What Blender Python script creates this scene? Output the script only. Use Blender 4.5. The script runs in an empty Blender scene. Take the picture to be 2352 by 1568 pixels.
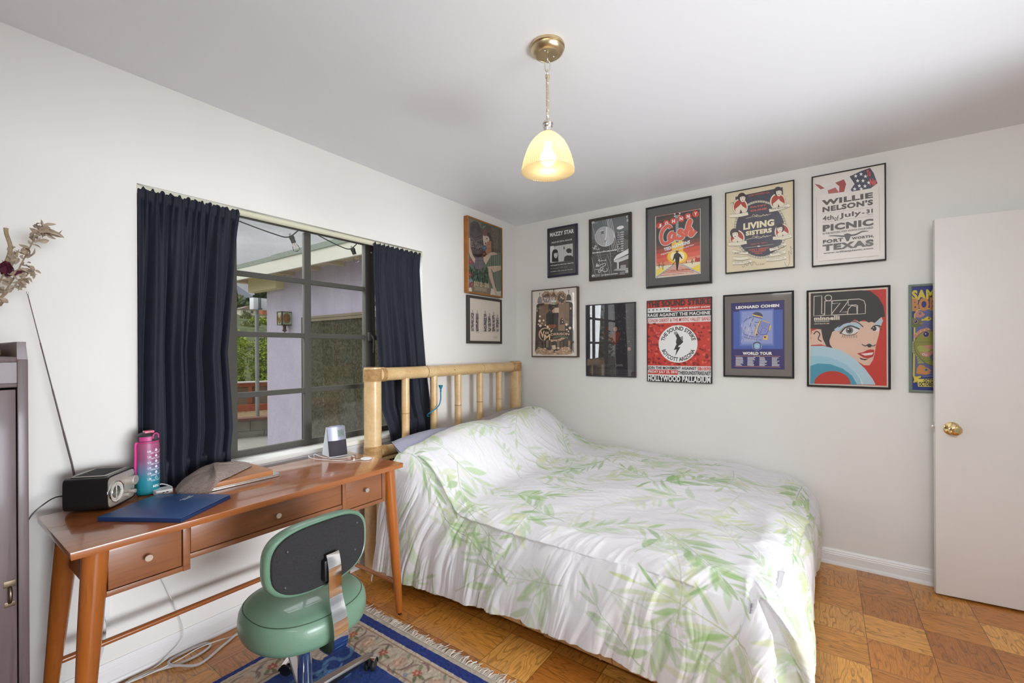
import bpy, bmesh, math, random
import numpy as np
from mathutils import Vector, Matrix, noise
random.seed(7); RNG = np.random.default_rng(11)
sc = bpy.context.scene
COL = sc.collection
PI = math.pi

def L(r, g, b):                                   # 8-bit sRGB -> linear
    f = lambda c: (c/255/12.92) if c/255 <= .04045 else ((c/255+.055)/1.055)**2.4
    return (f(r), f(g), f(b), 1.0)

# ------------------------------------------------------------------ camera
cam_d = bpy.data.cameras.new('camera'); cam = bpy.data.objects.new('camera', cam_d); COL.objects.link(cam)
YAW, PITCH, ROLL, FPX = .61657, -.00096, -.00477, 1013.413
_f = Vector((math.cos(YAW)*math.cos(PITCH), math.sin(YAW)*math.cos(PITCH), math.sin(PITCH)))
_r = Vector((math.sin(YAW), -math.cos(YAW), 0)); _u = _r.cross(_f)
_c, _s = math.cos(ROLL), math.sin(ROLL)
_r2, _u2 = _c*_r + _s*_u, -_s*_r + _c*_u
cam.matrix_world = Matrix(((_r2.x, _u2.x, -_f.x, -3.32114), (_r2.y, _u2.y, -_f.y, -2.30056), (_r2.z, _u2.z, -_f.z, 1.30838), (0, 0, 0, 1)))
cam_d.sensor_width = 36; cam_d.lens = FPX/2352*36; cam_d.shift_y = 20.27/2352; cam_d.clip_start = .02; cam_d.clip_end = 2000
sc.camera = cam

# ------------------------------------------------------------------ colour management
vs = sc.view_settings; vs.view_transform = 'Standard'; vs.look = 'None'; vs.gamma = 1.0; vs.use_curve_mapping = False
vs.exposure = -0.14

# ------------------------------------------------------------------ sky: overcast, brighter overhead than at the horizon
W = bpy.data.worlds.new('overcast_sky'); sc.world = W; W.use_nodes = True
nt = W.node_tree; nt.nodes.clear()
def N(nt, t, **k):
    n = nt.nodes.new(t)
    for a, v in k.items():
        if a == 'op': n.operation = v
        elif a in ('data_type', 'blend_type', 'noise_dimensions', 'voronoi_dimensions', 'feature', 'wave_type', 'bands_direction', 'attribute_name', 'normalize', 'distribution'): setattr(n, a, v)
        else:
            s = n.inputs[a] if a in n.inputs else n.inputs[int(a[1:])]
            if hasattr(v, 'is_output'): nt.links.new(v, s)
            else: s.default_value = v
    return n
tc = N(nt, 'ShaderNodeTexCoord'); sep = N(nt, 'ShaderNodeSeparateXYZ', Vector=tc.outputs['Generated'])
mp = N(nt, 'ShaderNodeMapping', Vector=tc.outputs['Generated']); mp.inputs['Scale'].default_value = (2.2, 2.2, 7)
nz = N(nt, 'ShaderNodeTexNoise', Vector=mp.outputs[0], Scale=2.2, Detail=6.0, Roughness=.55)
ramp = N(nt, 'ShaderNodeMapRange', Value=sep.outputs['Z'], i1=.12, i2=.75, i3=.44, i4=1.5)
cl = N(nt, 'ShaderNodeMapRange', Value=nz.outputs['Fac'], i1=.3, i2=.7, i3=.72, i4=1.18)
mul = N(nt, 'ShaderNodeMath', op='MULTIPLY', i0=ramp.outputs[0], i1=cl.outputs[0])
# the cloud is thin and bright towards the hidden sun, over the left of the garden
vd = N(nt, 'ShaderNodeVectorMath', op='DOT_PRODUCT', Vector=tc.outputs['Generated']); vd.inputs[1].default_value = (-.72, .63, .29)
lobe = N(nt, 'ShaderNodeMapRange', Value=vd.outputs['Value'], i1=.42, i2=.95, i3=1.0, i4=3.0)
mul = N(nt, 'ShaderNodeMath', op='MULTIPLY', i0=mul.outputs[0], i1=lobe.outputs[0])
bg = N(nt, 'ShaderNodeBackground', Color=(.95, .97, 1, 1), Strength=mul.outputs[0])
wo = N(nt, 'ShaderNodeOutputWorld', Surface=bg.outputs[0])

# ------------------------------------------------------------------ bed window daylight, and fill lamps added out of view
def area(name, loc, to, sx, sy, power, col, spread=180):
    d = bpy.data.lights.new(name, 'AREA'); d.shape = 'RECTANGLE'; d.size = sx; d.size_y = sy; d.energy = power; d.color = col
    o = bpy.data.objects.new(name, d); COL.objects.link(o); o.location = loc
    o.rotation_euler = (Vector(to)-Vector(loc)).to_track_quat('-Z', 'Y').to_euler(); d.spread = math.radians(spread); return o
COOL = (.90, .94, 1)
area('daylight_bed_window', (-2.62, .62, 1.60), (-.2, -1.5, 1.0), .55, 1.1, 15, COOL)
area('daylight_bed_window_high', (-1.95, .60, 2.24), (-1.7, -1.0, .5), 1.4, .40, 18, COOL)
area('added_rear_fill', (-2.7, -10.5, 1.0), (-2.2, 0, .35), 5.0, 2.4, 68, COOL, 38)  # unseen lamp added behind the camera to brighten the window wall
area('added_side_fill', (-4.27, -2.5, 2.25), (0, -1.75, 1.2), 1.7, .22, 20, (.95, .97, 1), 100)  # unseen strip lamp added high up to brighten the poster wall
area('added_ceiling_fill', (-2.3, -4.4, .12), (-1.9, -2.2, 2.44), 2.8, .7, 18, (.84, .91, 1), 50)  # unseen upward lamp added to brighten the ceiling

# ------------------------------------------------------------------ mesh helpers
class MB:
    def __init__(s): s.v = []; s.f = []; s.m = []; s.mi = 0
    def add(s, vs_, fs, mi=None):
        b = len(s.v); s.v += [tuple(p) for p in vs_]; s.f += [tuple(i+b for i in f) for f in fs]; s.m += [s.mi if mi is None else mi]*len(fs); return s
    def box(s, x0, x1, y0, y1, z0, z1, bev=0, seg=2, M=None):
        bm = bmesh.new(); bmesh.ops.create_cube(bm, size=1)
        for v in bm.verts: v.co = Vector(((x0+x1)/2+v.co.x*(x1-x0), (y0+y1)/2+v.co.y*(y1-y0), (z0+z1)/2+v.co.z*(z1-z0)))
        if bev: bmesh.ops.bevel(bm, geom=bm.edges[:], offset=bev, segments=seg, profile=.6, affect='EDGES')
        s.bm(bm, M); return s
    def bm(s, bm, M=None):
        bm.verts.index_update()
        s.add([(M@v.co if M else v.co.copy()) for v in bm.verts], [[v.index for v in f.verts] for f in bm.faces]); bm.free()
    def lathe(s, prof, seg=32, M=None, arc=2*PI):
        vs_, fs = [], []; n = len(prof); cl = abs(arc-2*PI) < 1e-6; k = seg if cl else seg+1
        for i in range(k):
            a = arc*i/seg
            for r, z in prof: vs_.append(Vector((r*math.cos(a), r*math.sin(a), z)))
        for i in range(seg):
            j = (i+1) % k
            for q in range(n-1): fs.append((i*n+q, j*n+q, j*n+q+1, i*n+q+1))
        if cl:
            if prof[0][0] > 1e-5: fs.append(tuple(i*n for i in range(k))[::-1])
            if prof[-1][0] > 1e-5: fs.append(tuple(i*n+n-1 for i in range(k)))
        s.add([(M@v if M else v) for v in vs_], fs); return s
    def tube(s, pts, r, seg=10, cap=True, spline=0, flat=1.0):
        P = [Vector(p) for p in pts]; R = list(r) if hasattr(r, '__len__') else [r]*len(P)
        if spline: P, R = crs(P, R, spline)
        vs_, fs = [], []; up = Vector((0, 0, 1)); n = len(P); prev = None
        for i, p in enumerate(P):
            t = (P[min(i+1, n-1)]-P[max(i-1, 0)]).normalized()
            if prev is None:
                a = t.cross(up if abs(t.z) < .9 else Vector((1, 0, 0))).normalized()
            else: a = (prev-t*prev.dot(t)).normalized()
            prev = a; b = t.cross(a)
            for k in range(seg):
                g = 2*PI*k/seg; vs_.append(p+a*math.cos(g)*R[i]+b*math.sin(g)*R[i]*flat)
        for i in range(n-1):
            for k in range(seg): fs.append((i*seg+k, i*seg+(k+1) % seg, (i+1)*seg+(k+1) % seg, (i+1)*seg+k))
        if cap: fs.append(tuple(range(seg))[::-1]); fs.append(tuple((n-1)*seg+k for k in range(seg)))
        s.add(vs_, fs); return s
    def prism(s, poly, h, M=None):                       # polygon in xy extruded 0..h in z
        n = len(poly); vs_ = [Vector((x, y, 0)) for x, y in poly]+[Vector((x, y, h)) for x, y in poly]
        fs = [tuple(range(n))[::-1], tuple(range(n, 2*n))]+[(i, (i+1) % n, n+(i+1) % n, n+i) for i in range(n)]
        s.add([(M@v if M else v) for v in vs_], fs); return s
def crs(P, R, k):
    o, q = [], []; n = len(P)
    for i in range(n-1):
        p0, p1, p2, p3 = P[max(i-1, 0)], P[i], P[i+1], P[min(i+2, n-1)]
        for j in range(k):
            t = j/k; o.append(.5*((2*p1)+(p2-p0)*t+(2*p0-5*p1+4*p2-p3)*t*t+(3*p1-p0-3*p2+p3)*t**3)); q.append(R[i]*(1-t)+R[i+1]*t)
    o.append(P[-1]); q.append(R[-1]); return o, q
def T(x, y, z): return Matrix.Translation((x, y, z))
def RX(a): return Matrix.Rotation(a, 4, 'X')
def RY(a): return Matrix.Rotation(a, 4, 'Y')
def RZ(a): return Matrix.Rotation(a, 4, 'Z')

MW = {}                                             # thing -> world matrix
def obj(name, mb, mat, parent=None, smooth=35, local=False, label=None, kind=None):
    me = bpy.data.meshes.new(name)
    V = mb.v
    if parent is not None and not local:
        Mi = MW[parent.name].inverted(); V = [Mi@Vector(p) for p in V]
    me.from_pydata([tuple(p) for p in V], [], mb.f); 
    for m in (mat if isinstance(mat, (list, tuple)) else [mat]): me.materials.append(m)
    if any(mb.m): me.polygons.foreach_set('material_index', mb.m)
    bm = bmesh.new(); bm.from_mesh(me); bmesh.ops.recalc_face_normals(bm, faces=bm.faces[:]) if smooth is not None and smooth >= 0 else None; bm.to_mesh(me); bm.free()
    if smooth is not None and smooth > 0:
        me.shade_smooth(); me.set_sharp_from_angle(angle=math.radians(smooth))
    me.update()
    o = bpy.data.objects.new(name, me); COL.objects.link(o)
    if parent is not None: o.parent = parent; MW[o.name] = MW[parent.name]
    else: MW[o.name] = Matrix.Identity(4)
    if label: o['label'] = label
    if kind: o['kind'] = kind
    return o
def thing(name, label, cat, loc=(0, 0, 0), rz=0, group=None, M=None):
    o = bpy.data.objects.new(name, None); COL.objects.link(o); o.empty_display_size = .05
    Mx = M if M is not None else T(*loc)@RZ(rz)
    o.matrix_world = Mx; MW[o.name] = Mx.copy(); o['label'] = label; o['category'] = cat
    if group: o['group'] = group
    return o
def tag(o, label, cat, group=None):
    o['label'] = label; o['category'] = cat
    if group: o['group'] = group
    return o
def struct(name, mb, mat, smooth=35): return obj(name, mb, mat, None, smooth, kind='structure')
def copy_tree(o, M=None, parent=None):
    c = o.copy(); COL.objects.link(c)
    if parent is not None: c.parent = parent
    if M is not None: c.matrix_world = M; MW[c.name] = M.copy()
    for ch in list(o.children): copy_tree(ch, None, c)
    return c

# ------------------------------------------------------------------ materials
def new_mat(name):
    m = bpy.data.materials.new(name); m.use_nodes = True; t = m.node_tree; t.nodes.clear()
    out = t.nodes.new('ShaderNodeOutputMaterial'); b = t.nodes.new('ShaderNodeBsdfPrincipled'); t.links.new(b.outputs[0], out.inputs[0]); return m, t, b, out
def setp(b, **k):
    for a, v in k.items(): b.inputs[a].default_value = v
def plain(name, col, rough=.5, metal=0, coat=0, bump=0, bscale=200, spec=.5, var=0, vscale=8, sheen=0, stretch=(1, 1, 1)):
    m, t, b, o = new_mat(name); setp(b, **{'Base Color': col, 'Roughness': rough, 'Metallic': metal, 'Coat Weight': coat, 'Coat Roughness': .04, 'Specular IOR Level': spec, 'Sheen Weight': sheen})
    tcn = N(t, 'ShaderNodeTexCoord'); mpn = N(t, 'ShaderNodeMapping', Vector=tcn.outputs['Object']); mpn.inputs['Scale'].default_value = stretch
    if var:
        nz = N(t, 'ShaderNodeTexNoise', Vector=mpn.outputs[0], Scale=vscale, Detail=4.0)
        mr = N(t, 'ShaderNodeMapRange', Value=nz.outputs['Fac'], i1=.3, i2=.7, i3=1-var, i4=1+var)
        mx = N(t, 'ShaderNodeVectorMath', op='SCALE', Vector=col[:3], Scale=mr.outputs[0]); t.links.new(mx.outputs[0], b.inputs['Base Color'])
    if bump:
        nb = N(t, 'ShaderNodeTexNoise', Vector=mpn.outputs[0], Scale=bscale, Detail=3.0)
        bp = N(t, 'ShaderNodeBump', Strength=bump, Distance=.002, Height=nb.outputs['Fac']); t.links.new(bp.outputs[0], b.inputs['Normal'])
    return m
def wood(name, c1, c2, axis='X', scale=1.0, rough=.3, coat=.3, dark=.5):
    m, t, b, o = new_mat(name); setp(b, Roughness=rough, **{'Coat Weight': coat, 'Coat Roughness': .08})
    tcn = N(t, 'ShaderNodeTexCoord'); mpn = N(t, 'ShaderNodeMapping', Vector=tcn.outputs['Object'])
    s = {'X': (1.2, 22, 22), 'Y': (22, 1.2, 22), 'Z': (22, 22, 1.2)}[axis]; mpn.inputs['Scale'].default_value = tuple(q*scale for q in s)
    n1 = N(t, 'ShaderNodeTexNoise', Vector=mpn.outputs[0], Scale=1.0, Detail=6.0, Roughness=.6, Distortion=.8)
    n2 = N(t, 'ShaderNodeTexNoise', Vector=tcn.outputs['Object'], Scale=4.0*scale, Detail=2.0)
    mp2 = N(t, 'ShaderNodeMapping', Vector=tcn.outputs['Object']); mp2.inputs['Scale'].default_value = tuple(q*scale*7 for q in s)
    n3 = N(t, 'ShaderNodeTexNoise', Vector=mp2.outputs[0], Scale=1.0, Detail=2.0)
    a = N(t, 'ShaderNodeMath', op='MULTIPLY_ADD', i0=n1.outputs['Fac'], i1=.65, i2=0.0); t.links.new(N(t, 'ShaderNodeMath', op='MULTIPLY', i0=n2.outputs['Fac'], i1=.35).outputs[0], a.inputs[2])
    mr = N(t, 'ShaderNodeMapRange', Value=a.outputs[0], i1=.33, i2=.67)
    mx = N(t, 'ShaderNodeMix', data_type='RGBA', i0=mr.outputs[0]); mx.inputs[6].default_value = c1; mx.inputs[7].default_value = c2
    pr = N(t, 'ShaderNodeMapRange', Value=n3.outputs['Fac'], i1=.55, i2=.75, i3=1.0, i4=dark)
    vm = N(t, 'ShaderNodeVectorMath', op='SCALE', Vector=mx.outputs[2], Scale=pr.outputs[0]); t.links.new(vm.outputs[0], b.inputs['Base Color'])
    return m
def attr_mat(name, rough=.8, bump=.2, bscale=300, sheen=.0, attr='Col'):
    m, t, b, o = new_mat(name); setp(b, Roughness=rough, **{'Sheen Weight': sheen, 'Specular IOR Level': .2})
    at = N(t, 'ShaderNodeAttribute', attribute_name=attr); t.links.new(at.outputs['Color'], b.inputs['Base Color'])
    tcn = N(t, 'ShaderNodeTexCoord'); nb = N(t, 'ShaderNodeTexNoise', Vector=tcn.outputs['Object'], Scale=bscale, Detail=3.0)
    bp = N(t, 'ShaderNodeBump', Strength=bump, Distance=.004, Height=nb.outputs['Fac']); t.links.new(bp.outputs[0], b.inputs['Normal']); return m
def emis(name, col, st):
    m, t, b, o = new_mat(name); e = N(t, 'ShaderNodeEmission', Color=col, Strength=st); t.links.new(e.outputs[0], o.inputs[0]); return m
def pane_mat(name, tint=(1, 1, 1, 1), rough=.0, ior=1.45, dirt=0, gl=1.0):
    m, t, b, o = new_mat(name); t.nodes.remove(b)
    tr = N(t, 'ShaderNodeBsdfTransparent', Color=tint); g = N(t, 'ShaderNodeBsdfGlossy', Color=(gl, gl, gl, 1), Roughness=rough)
    fr = N(t, 'ShaderNodeFresnel', IOR=ior); mx = N(t, 'ShaderNodeMixShader', i0=fr.outputs[0], i1=tr.outputs[0], i2=g.outputs[0])
    if dirt:
        tcn = N(t, 'ShaderNodeTexCoord'); nz = N(t, 'ShaderNodeTexNoise', Vector=tcn.outputs['Object'], Scale=35.0, Detail=8.0, Roughness=.7)
        mr = N(t, 'ShaderNodeMapRange', Value=nz.outputs['Fac'], i1=.5, i2=.8, i3=0.0, i4=dirt)
        df = N(t, 'ShaderNodeBsdfDiffuse', Color=(.5, .48, .42, 1)); mx = N(t, 'ShaderNodeMixShader', i0=mr.outputs[0], i1=mx.outputs[0], i2=df.outputs[0])
    t.links.new(mx.outputs[0], o.inputs[0]); return m

# ================================================================== THE ROOM
CH = 2.44; X0, Y0 = -4.2, -3.56
M_wall = plain('wall_paint', (.80, .78, .738, 1), .62, bump=.06, bscale=90, var=.012, vscale=3)
M_ceil = plain('ceiling_paint', (.83, .83, .85, 1), .42, bump=.05, bscale=60)
M_trim = plain('trim_paint', (.84, .835, .83, 1), .35, bump=.02)
M_sill = plain('sill_paint', (.72, .71, .66, 1), .4, bump=.03)
M_apron = plain('apron_paint', (.56, .55, .56, 1), .4, bump=.03)
M_door = plain('door_paint', (.80, .765, .73, 1), .38, bump=.03, bscale=60, var=.01)
M_brass = plain('polished_brass', (.83, .62, .30, 1), .12, metal=1)
M_satin = plain('satin_brass', (.62, .50, .31, 1), .32, metal=1, var=.12, vscale=30)
M_nickel = plain('brushed_nickel', (.72, .69, .64, 1), .25, metal=1)
M_chrome = plain('chrome', (.86, .86, .87, 1), .06, metal=1)
M_black = plain('black_plastic', (.012, .012, .013, 1), .4)
M_white = plain('white_plastic', (.82, .82, .81, 1), .35)

def floor_material():
    m, t, b, o = new_mat('parquet_floor'); setp(b, Roughness=.30, **{'Coat Weight': .25, 'Coat Roughness': .15})
    S = .2228
    g = N(t, 'ShaderNodeNewGeometry'); sp = N(t, 'ShaderNodeSeparateXYZ', Vector=g.outputs['Position'])
    def m_(op, a, b_=None, c=None):
        k = {'i0': a}
        if b_ is not None: k['i1'] = b_
        if c is not None: k['i2'] = c
        return N(t, 'ShaderNodeMath', op=op, **k).outputs[0]
    u = m_('MULTIPLY', m_('ADD', sp.outputs[0], .103+S*40), 1/S); v = m_('MULTIPLY', m_('ADD', sp.outputs[1], S*40), 1/S)
    iu, iv = m_('FLOOR', u), m_('FLOOR', v); fu, fv = m_('FRACT', u), m_('FRACT', v)
    par = m_('MODULO', m_('ADD', iu, iv), 2.0)
    def mixf(a, b_): 
        n = N(t, 'ShaderNodeMix', data_type='FLOAT', i0=par, i2=a, i3=b_); return n.outputs[0]
    al, ac = mixf(fu, fv), mixf(fv, fu)                     # along / across the grain
    tid = N(t, 'ShaderNodeCombineXYZ', X=iu, Y=iv)
    wn = N(t, 'ShaderNodeTexWhiteNoise', noise_dimensions='3D', Vector=tid.outputs[0])
    # each tile is two or three boards of one veneer
    st = m_('FLOOR', m_('MULTIPLY', ac, 2.0)); tid2 = N(t, 'ShaderNodeCombineXYZ', X=iu, Y=iv, Z=st)
    wn2 = N(t, 'ShaderNodeTexWhiteNoise', noise_dimensions='3D', Vector=tid2.outputs[0])
    w2 = N(t, 'ShaderNodeSeparateColor', Color=wn2.outputs['Color']); w1 = N(t, 'ShaderNodeSeparateColor', Color=wn.outputs['Color'])
    vec = N(t, 'ShaderNodeCombineXYZ', X=m_('MULTIPLY_ADD', al, .62, m_('MULTIPLY', w1.outputs[0], 40.0)), Y=m_('MULTIPLY_ADD', ac, 3.0, m_('MULTIPLY', w1.outputs[1], 40.0)), Z=m_('MULTIPLY', w1.outputs[2], 40.0))
    n1 = N(t, 'ShaderNodeTexNoise', Vector=vec.outputs[0], Scale=1.0, Detail=2.5, Roughness=.5, Distortion=.25)
    rings = m_('FRACT', m_('MULTIPLY', n1.outputs['Fac'], 11.0))
    ring = N(t, 'ShaderNodeMapRange', Value=rings, i1=.70, i2=.97, i3=0.0, i4=1.0).outputs[0]
    vec2 = N(t, 'ShaderNodeCombineXYZ', X=m_('MULTIPLY', al, 5.0), Y=m_('MULTIPLY', ac, 90.0), Z=m_('MULTIPLY', w1.outputs[2], 40.0))
    n2 = N(t, 'ShaderNodeTexNoise', Vector=vec2.outputs[0], Scale=1.0, Detail=3.0)
    r = N(t, 'ShaderNodeValToRGB', Fac=w1.outputs[0]); cr = r.color_ramp
    cr.elements[0].position = 0; cr.elements[0].color = L(184, 112, 44); cr.elements[1].position = 1; cr.elements[1].color = L(236, 170, 84)
    e = cr.elements.new(.35); e.color = L(206, 132, 54); e = cr.elements.new(.7); e.color = L(222, 152, 66)
    dk = N(t, 'ShaderNodeMix', data_type='RGBA', i0=m_('MULTIPLY', ring, .55)); t.links.new(r.outputs[0], dk.inputs[6]); dk.inputs[7].default_value = L(112, 66, 26)
    pore = N(t, 'ShaderNodeMapRange', Value=n2.outputs['Fac'], i1=.35, i2=.72, i3=1.10, i4=.66).outputs[0]
    tone = N(t, 'ShaderNodeMapRange', Value=w2.outputs[1], i1=0.0, i2=1.0, i3=.84, i4=1.1).outputs[0]
    eu = m_('MINIMUM', fu, m_('SUBTRACT', 1.0, fu)); ev = m_('MINIMUM', fv, m_('SUBTRACT', 1.0, fv))
    gap = N(t, 'ShaderNodeMapRange', Value=m_('MINIMUM', eu, ev), i1=.002, i2=.010, i3=.35, i4=1.0).outputs[0]
    es = m_('ABSOLUTE', m_('SUBTRACT', ac, .5)); gap2 = N(t, 'ShaderNodeMapRange', Value=es, i1=.001, i2=.006, i3=.72, i4=1.0).outputs[0]
    k = m_('MULTIPLY', m_('MULTIPLY', pore, tone), m_('MULTIPLY', gap, gap2))
    vm = N(t, 'ShaderNodeVectorMath', op='SCALE', Vector=dk.outputs[2], Scale=k); t.links.new(vm.outputs[0], b.inputs['Base Color'])
    bp = N(t, 'ShaderNodeBump', Strength=.35, Distance=.002, Height=m_('MULTIPLY', gap, gap2)); t.links.new(bp.outputs[0], b.inputs['Normal'])
    return m

struct('floor', MB().box(X0, 0, Y0, 0, -.1, 0), floor_material(), 0)
struct('ceiling', MB().box(X0-.14, .14, Y0-.14, .14, CH, CH+.12), M_ceil, 0)
OX0, OX1, OZ0, OZ1 = -2.732, -1.158, .747, 2.0; TH = .15
def wall_with_hole(lo, hi, a0, a1, z0, z1, put):
    m = MB()
    for p in ((lo, a0, 0, CH), (a1, hi, 0, CH), (a0, a1, 0, z0), (a0, a1, z1, CH)): put(m, *p)
    return m
struct('wall_left', wall_with_hole(X0, 0, OX0, OX1, OZ0, OZ1, lambda m, a, b, c, d: m.box(a, b, 0, TH, c, d)), M_wall, 0)
struct('wall_right', MB().box(0, .14, Y0, TH, 0, CH), M_wall, 0)
struct('wall_back', wall_with_hole(Y0, TH, -3.4, -1.6, 2.12, 2.38, lambda m, a, b, c, d: m.box(X0-.12, X0, a, b, c, d)), M_wall, 0)  # unseen high slot added to let the side fill lamp in
struct('wall_front', wall_with_hole(X0-.12, .14, -3.65, -.95, .1, 2.1, lambda m, a, b, c, d: m.box(a, b, Y0-.12, Y0, c, d)), M_wall, 0)  # unseen wide opening added to let the rear fill lamps in

BP = [(0, 0), (.021, 0), (.021, .008), (.018, .016), (.013, .020), (.013, .060), (.011, .064), (.012, .069), (.009, .075), (.009, .080), (.004, .090), (0, .090)]
def baseboard(name, p0, p1, nrm):
    p0, p1, nrm = Vector(p0), Vector(p1), Vector(nrm); m = MB(); n = len(BP)
    vs_ = [p+nrm*a+Vector((0, 0, z)) for p in (p0, p1) for a, z in BP]
    m.add(vs_, [(i, (i+1) % n, n+(i+1) % n, n+i) for i in range(n)]+[tuple(range(n)), tuple(range(n, 2*n))]); struct(name, m, M_trim, 25)
baseboard('baseboard_left', (X0, 0, 0), (0, 0, 0), (0, -1, 0))
baseboard('baseboard_right', (0, -.022, 0), (0, Y0, 0), (-1, 0, 0))

# ------------------------------------------------------------------ steel casement window
M_steel = plain('grey_window_paint', (.075, .072, .062, 1), .7, bump=.1, bscale=40, spec=.15)
M_glass = pane_mat('window_glass', (.97, .98, .97, 1), 0, 1.45, dirt=.10)
win = obj('window_1', MB().box(OX0, OX1, .098, .128, .772, .806, .004).box(OX0, OX1, .098, .128, 1.986, 2.0, .004)
          .box(OX0, OX0+.03, .098, .128, .79, 1.99, .004).box(OX1-.03, OX1, .098, .128, .79, 1.99, .004)
          .box(-2.363, -2.316, .092, .13, .79, 1.99, .005).box(-1.562, -1.52, .092, .13, .79, 1.99, .005).box(-1.518, -1.482, .100, .13, .79, 1.99, .004), M_steel, kind='structure')
mun = MB()
for a, b in ((OX0+.02, -2.35), (-2.33, -1.55), (-1.49, OX1-.02)):
    for z in (1.085, 1.395, 1.702): mun.box(a, b, .102, .124, z-.0135, z+.0135, .003)
mun.box(-1.962, -1.922, .100, .126, .8, 1.98, .004)
obj('muntin_bars', mun, M_steel, win)
obj('pane', MB().add([(OX0+.01, .114, .78), (OX1-.01, .114, .78), (OX1-.01, .114, 1.99), (OX0+.01, .114, 1.99)], [(0, 1, 2, 3)]), M_glass, win, -1)
obj('window_sill', MB().box(OX0, OX1, -.022, .1, .747, .7715, .004), M_sill, win)
obj('window_apron', MB().box(OX0-.01, OX1+.01, -.016, -.001, .60, .735, .006).box(OX0-.01, OX1+.01, -.021, -.001, .722, .747, .005), M_apron, win)
obj('casement_handle', MB().box(-1.552, -1.528, .07, .094, 1.37, 1.425, .004).tube([(-1.535, .074, 1.41), (-1.528, .055, 1.385), (-1.523, .06, 1.34), (-1.522, .066, 1.295)], [.006, .007, .006, .004], 8, spline=4), M_steel, win)
obj('hinge', MB().box(-1.484, -1.470, .09, .1, 1.60, 1.63, .002).box(-1.484, -1.470, .09, .1, 1.375, 1.40, .002).lathe([(0, -.012), (.007, -.01), (.007, .01), (0, .012)], 12, T(-1.527, .088, 1.935)@RX(PI/2)), M_nickel, win)  # dark panel stands in for the shade of the room behind

# ------------------------------------------------------------------ open door along the poster wall
DA = math.atan(.0875); DM = T(-.122, -2.777, .01)@RZ(DA)
def dmb(f): m = MB(); f(m); m.v = [DM@Vector(p) for p in m.v]; return m
door = obj('door_1', dmb(lambda m: m.box(0, .035, -.755, 0, 0, 1.98, .003)), M_door, kind='structure')
KN = [(0, 0), (.034, 0), (.034, .003), (.029, .008), (.018, .011), (.0125, .014), (.0115, .03), (.015, .034), (.025, .042), (.0275, .050), (.026, .058), (.019, .064), (.009, .0655), (0, .0655)]
obj('door_knob', dmb(lambda m: m.lathe(KN, 32, T(0, -.063, .877)@RY(-PI/2))), M_brass, door, label='polished brass door knob')
obj('latch', dmb(lambda m: m.box(.006, .029, -.002, .0012, .85, .905, .0005).box(.012, .022, 0, .012, .869, .886, .003)), M_nickel, door)

# ------------------------------------------------------------------ pendant lamp
PC = (-1.899, -1.461)
def shade_mat():
    m, t, b, o = new_mat('prismatic_glass'); t.nodes.remove(b)
    tcn = N(t, 'ShaderNodeTexCoord'); sp = N(t, 'ShaderNodeSeparateXYZ', Vector=tcn.outputs['Object'])
    at = N(t, 'ShaderNodeMath', op='ARCTAN2', i0=sp.outputs[1], i1=sp.outputs[0]); s1 = N(t, 'ShaderNodeMath', op='SINE', i0=N(t, 'ShaderNodeMath', op='MULTIPLY', i0=at.outputs[0], i1=72.0).outputs[0])
    s2 = N(t, 'ShaderNodeMath', op='SINE', i0=N(t, 'ShaderNodeMath', op='MULTIPLY', i0=sp.outputs[2], i1=1150.0).outputs[0])
    k = N(t, 'ShaderNodeMath', op='MULTIPLY', i0=N(t, 'ShaderNodeMapRange', Value=s1.outputs[0], i1=-1.0, i2=.6).outputs[0], i1=N(t, 'ShaderNodeMapRange', Value=s2.outputs[0], i1=-1.0, i2=.6).outputs[0])
    bp = N(t, 'ShaderNodeBump', Strength=.6, Distance=.003, Height=k.outputs[0])
    tl = N(t, 'ShaderNodeBsdfTranslucent', Color=(1, .84, .55, 1), Normal=bp.outputs[0]); tr = N(t, 'ShaderNodeBsdfTransparent', Color=(1, .93, .74, 1)); g = N(t, 'ShaderNodeBsdfGlossy', Color=(1, .95, .8, 1), Roughness=.12, Normal=bp.outputs[0])
    df = N(t, 'ShaderNodeBsdfDiffuse', Color=(.78, .68, .46, 1), Normal=bp.outputs[0])
    fk = N(t, 'ShaderNodeMapRange', Value=k.outputs[0], i3=.14, i4=.5)
    a = N(t, 'ShaderNodeMixShader', i0=fk.outputs[0], i1=tl.outputs[0], i2=tr.outputs[0]); a2 = N(t, 'ShaderNodeMixShader', i0=.18, i1=a.outputs[0], i2=df.outputs[0])
    c = N(t, 'ShaderNodeMixShader', i0=.10, i1=a2.outputs[0], i2=g.outputs[0]); t.links.new(c.outputs[0], o.inputs[0]); return m
def rod_mat():
    m = plain('chipped_rod', (.40, .33, .22, 1), .4, metal=.3); t = m.node_tree; b = [n for n in t.nodes if n.type == 'BSDF_PRINCIPLED'][0]
    tcn = N(t, 'ShaderNodeTexCoord'); nz = N(t, 'ShaderNodeTexNoise', Vector=tcn.outputs['Object'], Scale=120.0, Detail=3.0)
    mr = N(t, 'ShaderNodeMapRange', Value=nz.outputs['Fac'], i1=.58, i2=.62); mx = N(t, 'ShaderNodeMix', data_type='RGBA', i0=mr.outputs[0]); mx.inputs[6].default_value = (.40, .33, .22, 1); mx.inputs[7].default_value = (.78, .74, .66, 1)
    t.links.new(mx.outputs[2], b.inputs['Base Color']); return m
lamp = thing('pendant_lamp', 'brass pendant lamp with ribbed glass dome shade hanging from the ceiling', 'lamp', (PC[0], PC[1], CH))
def lam(f): m = MB(); f(m); return m
O_ = (0, 0, -CH)
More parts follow.
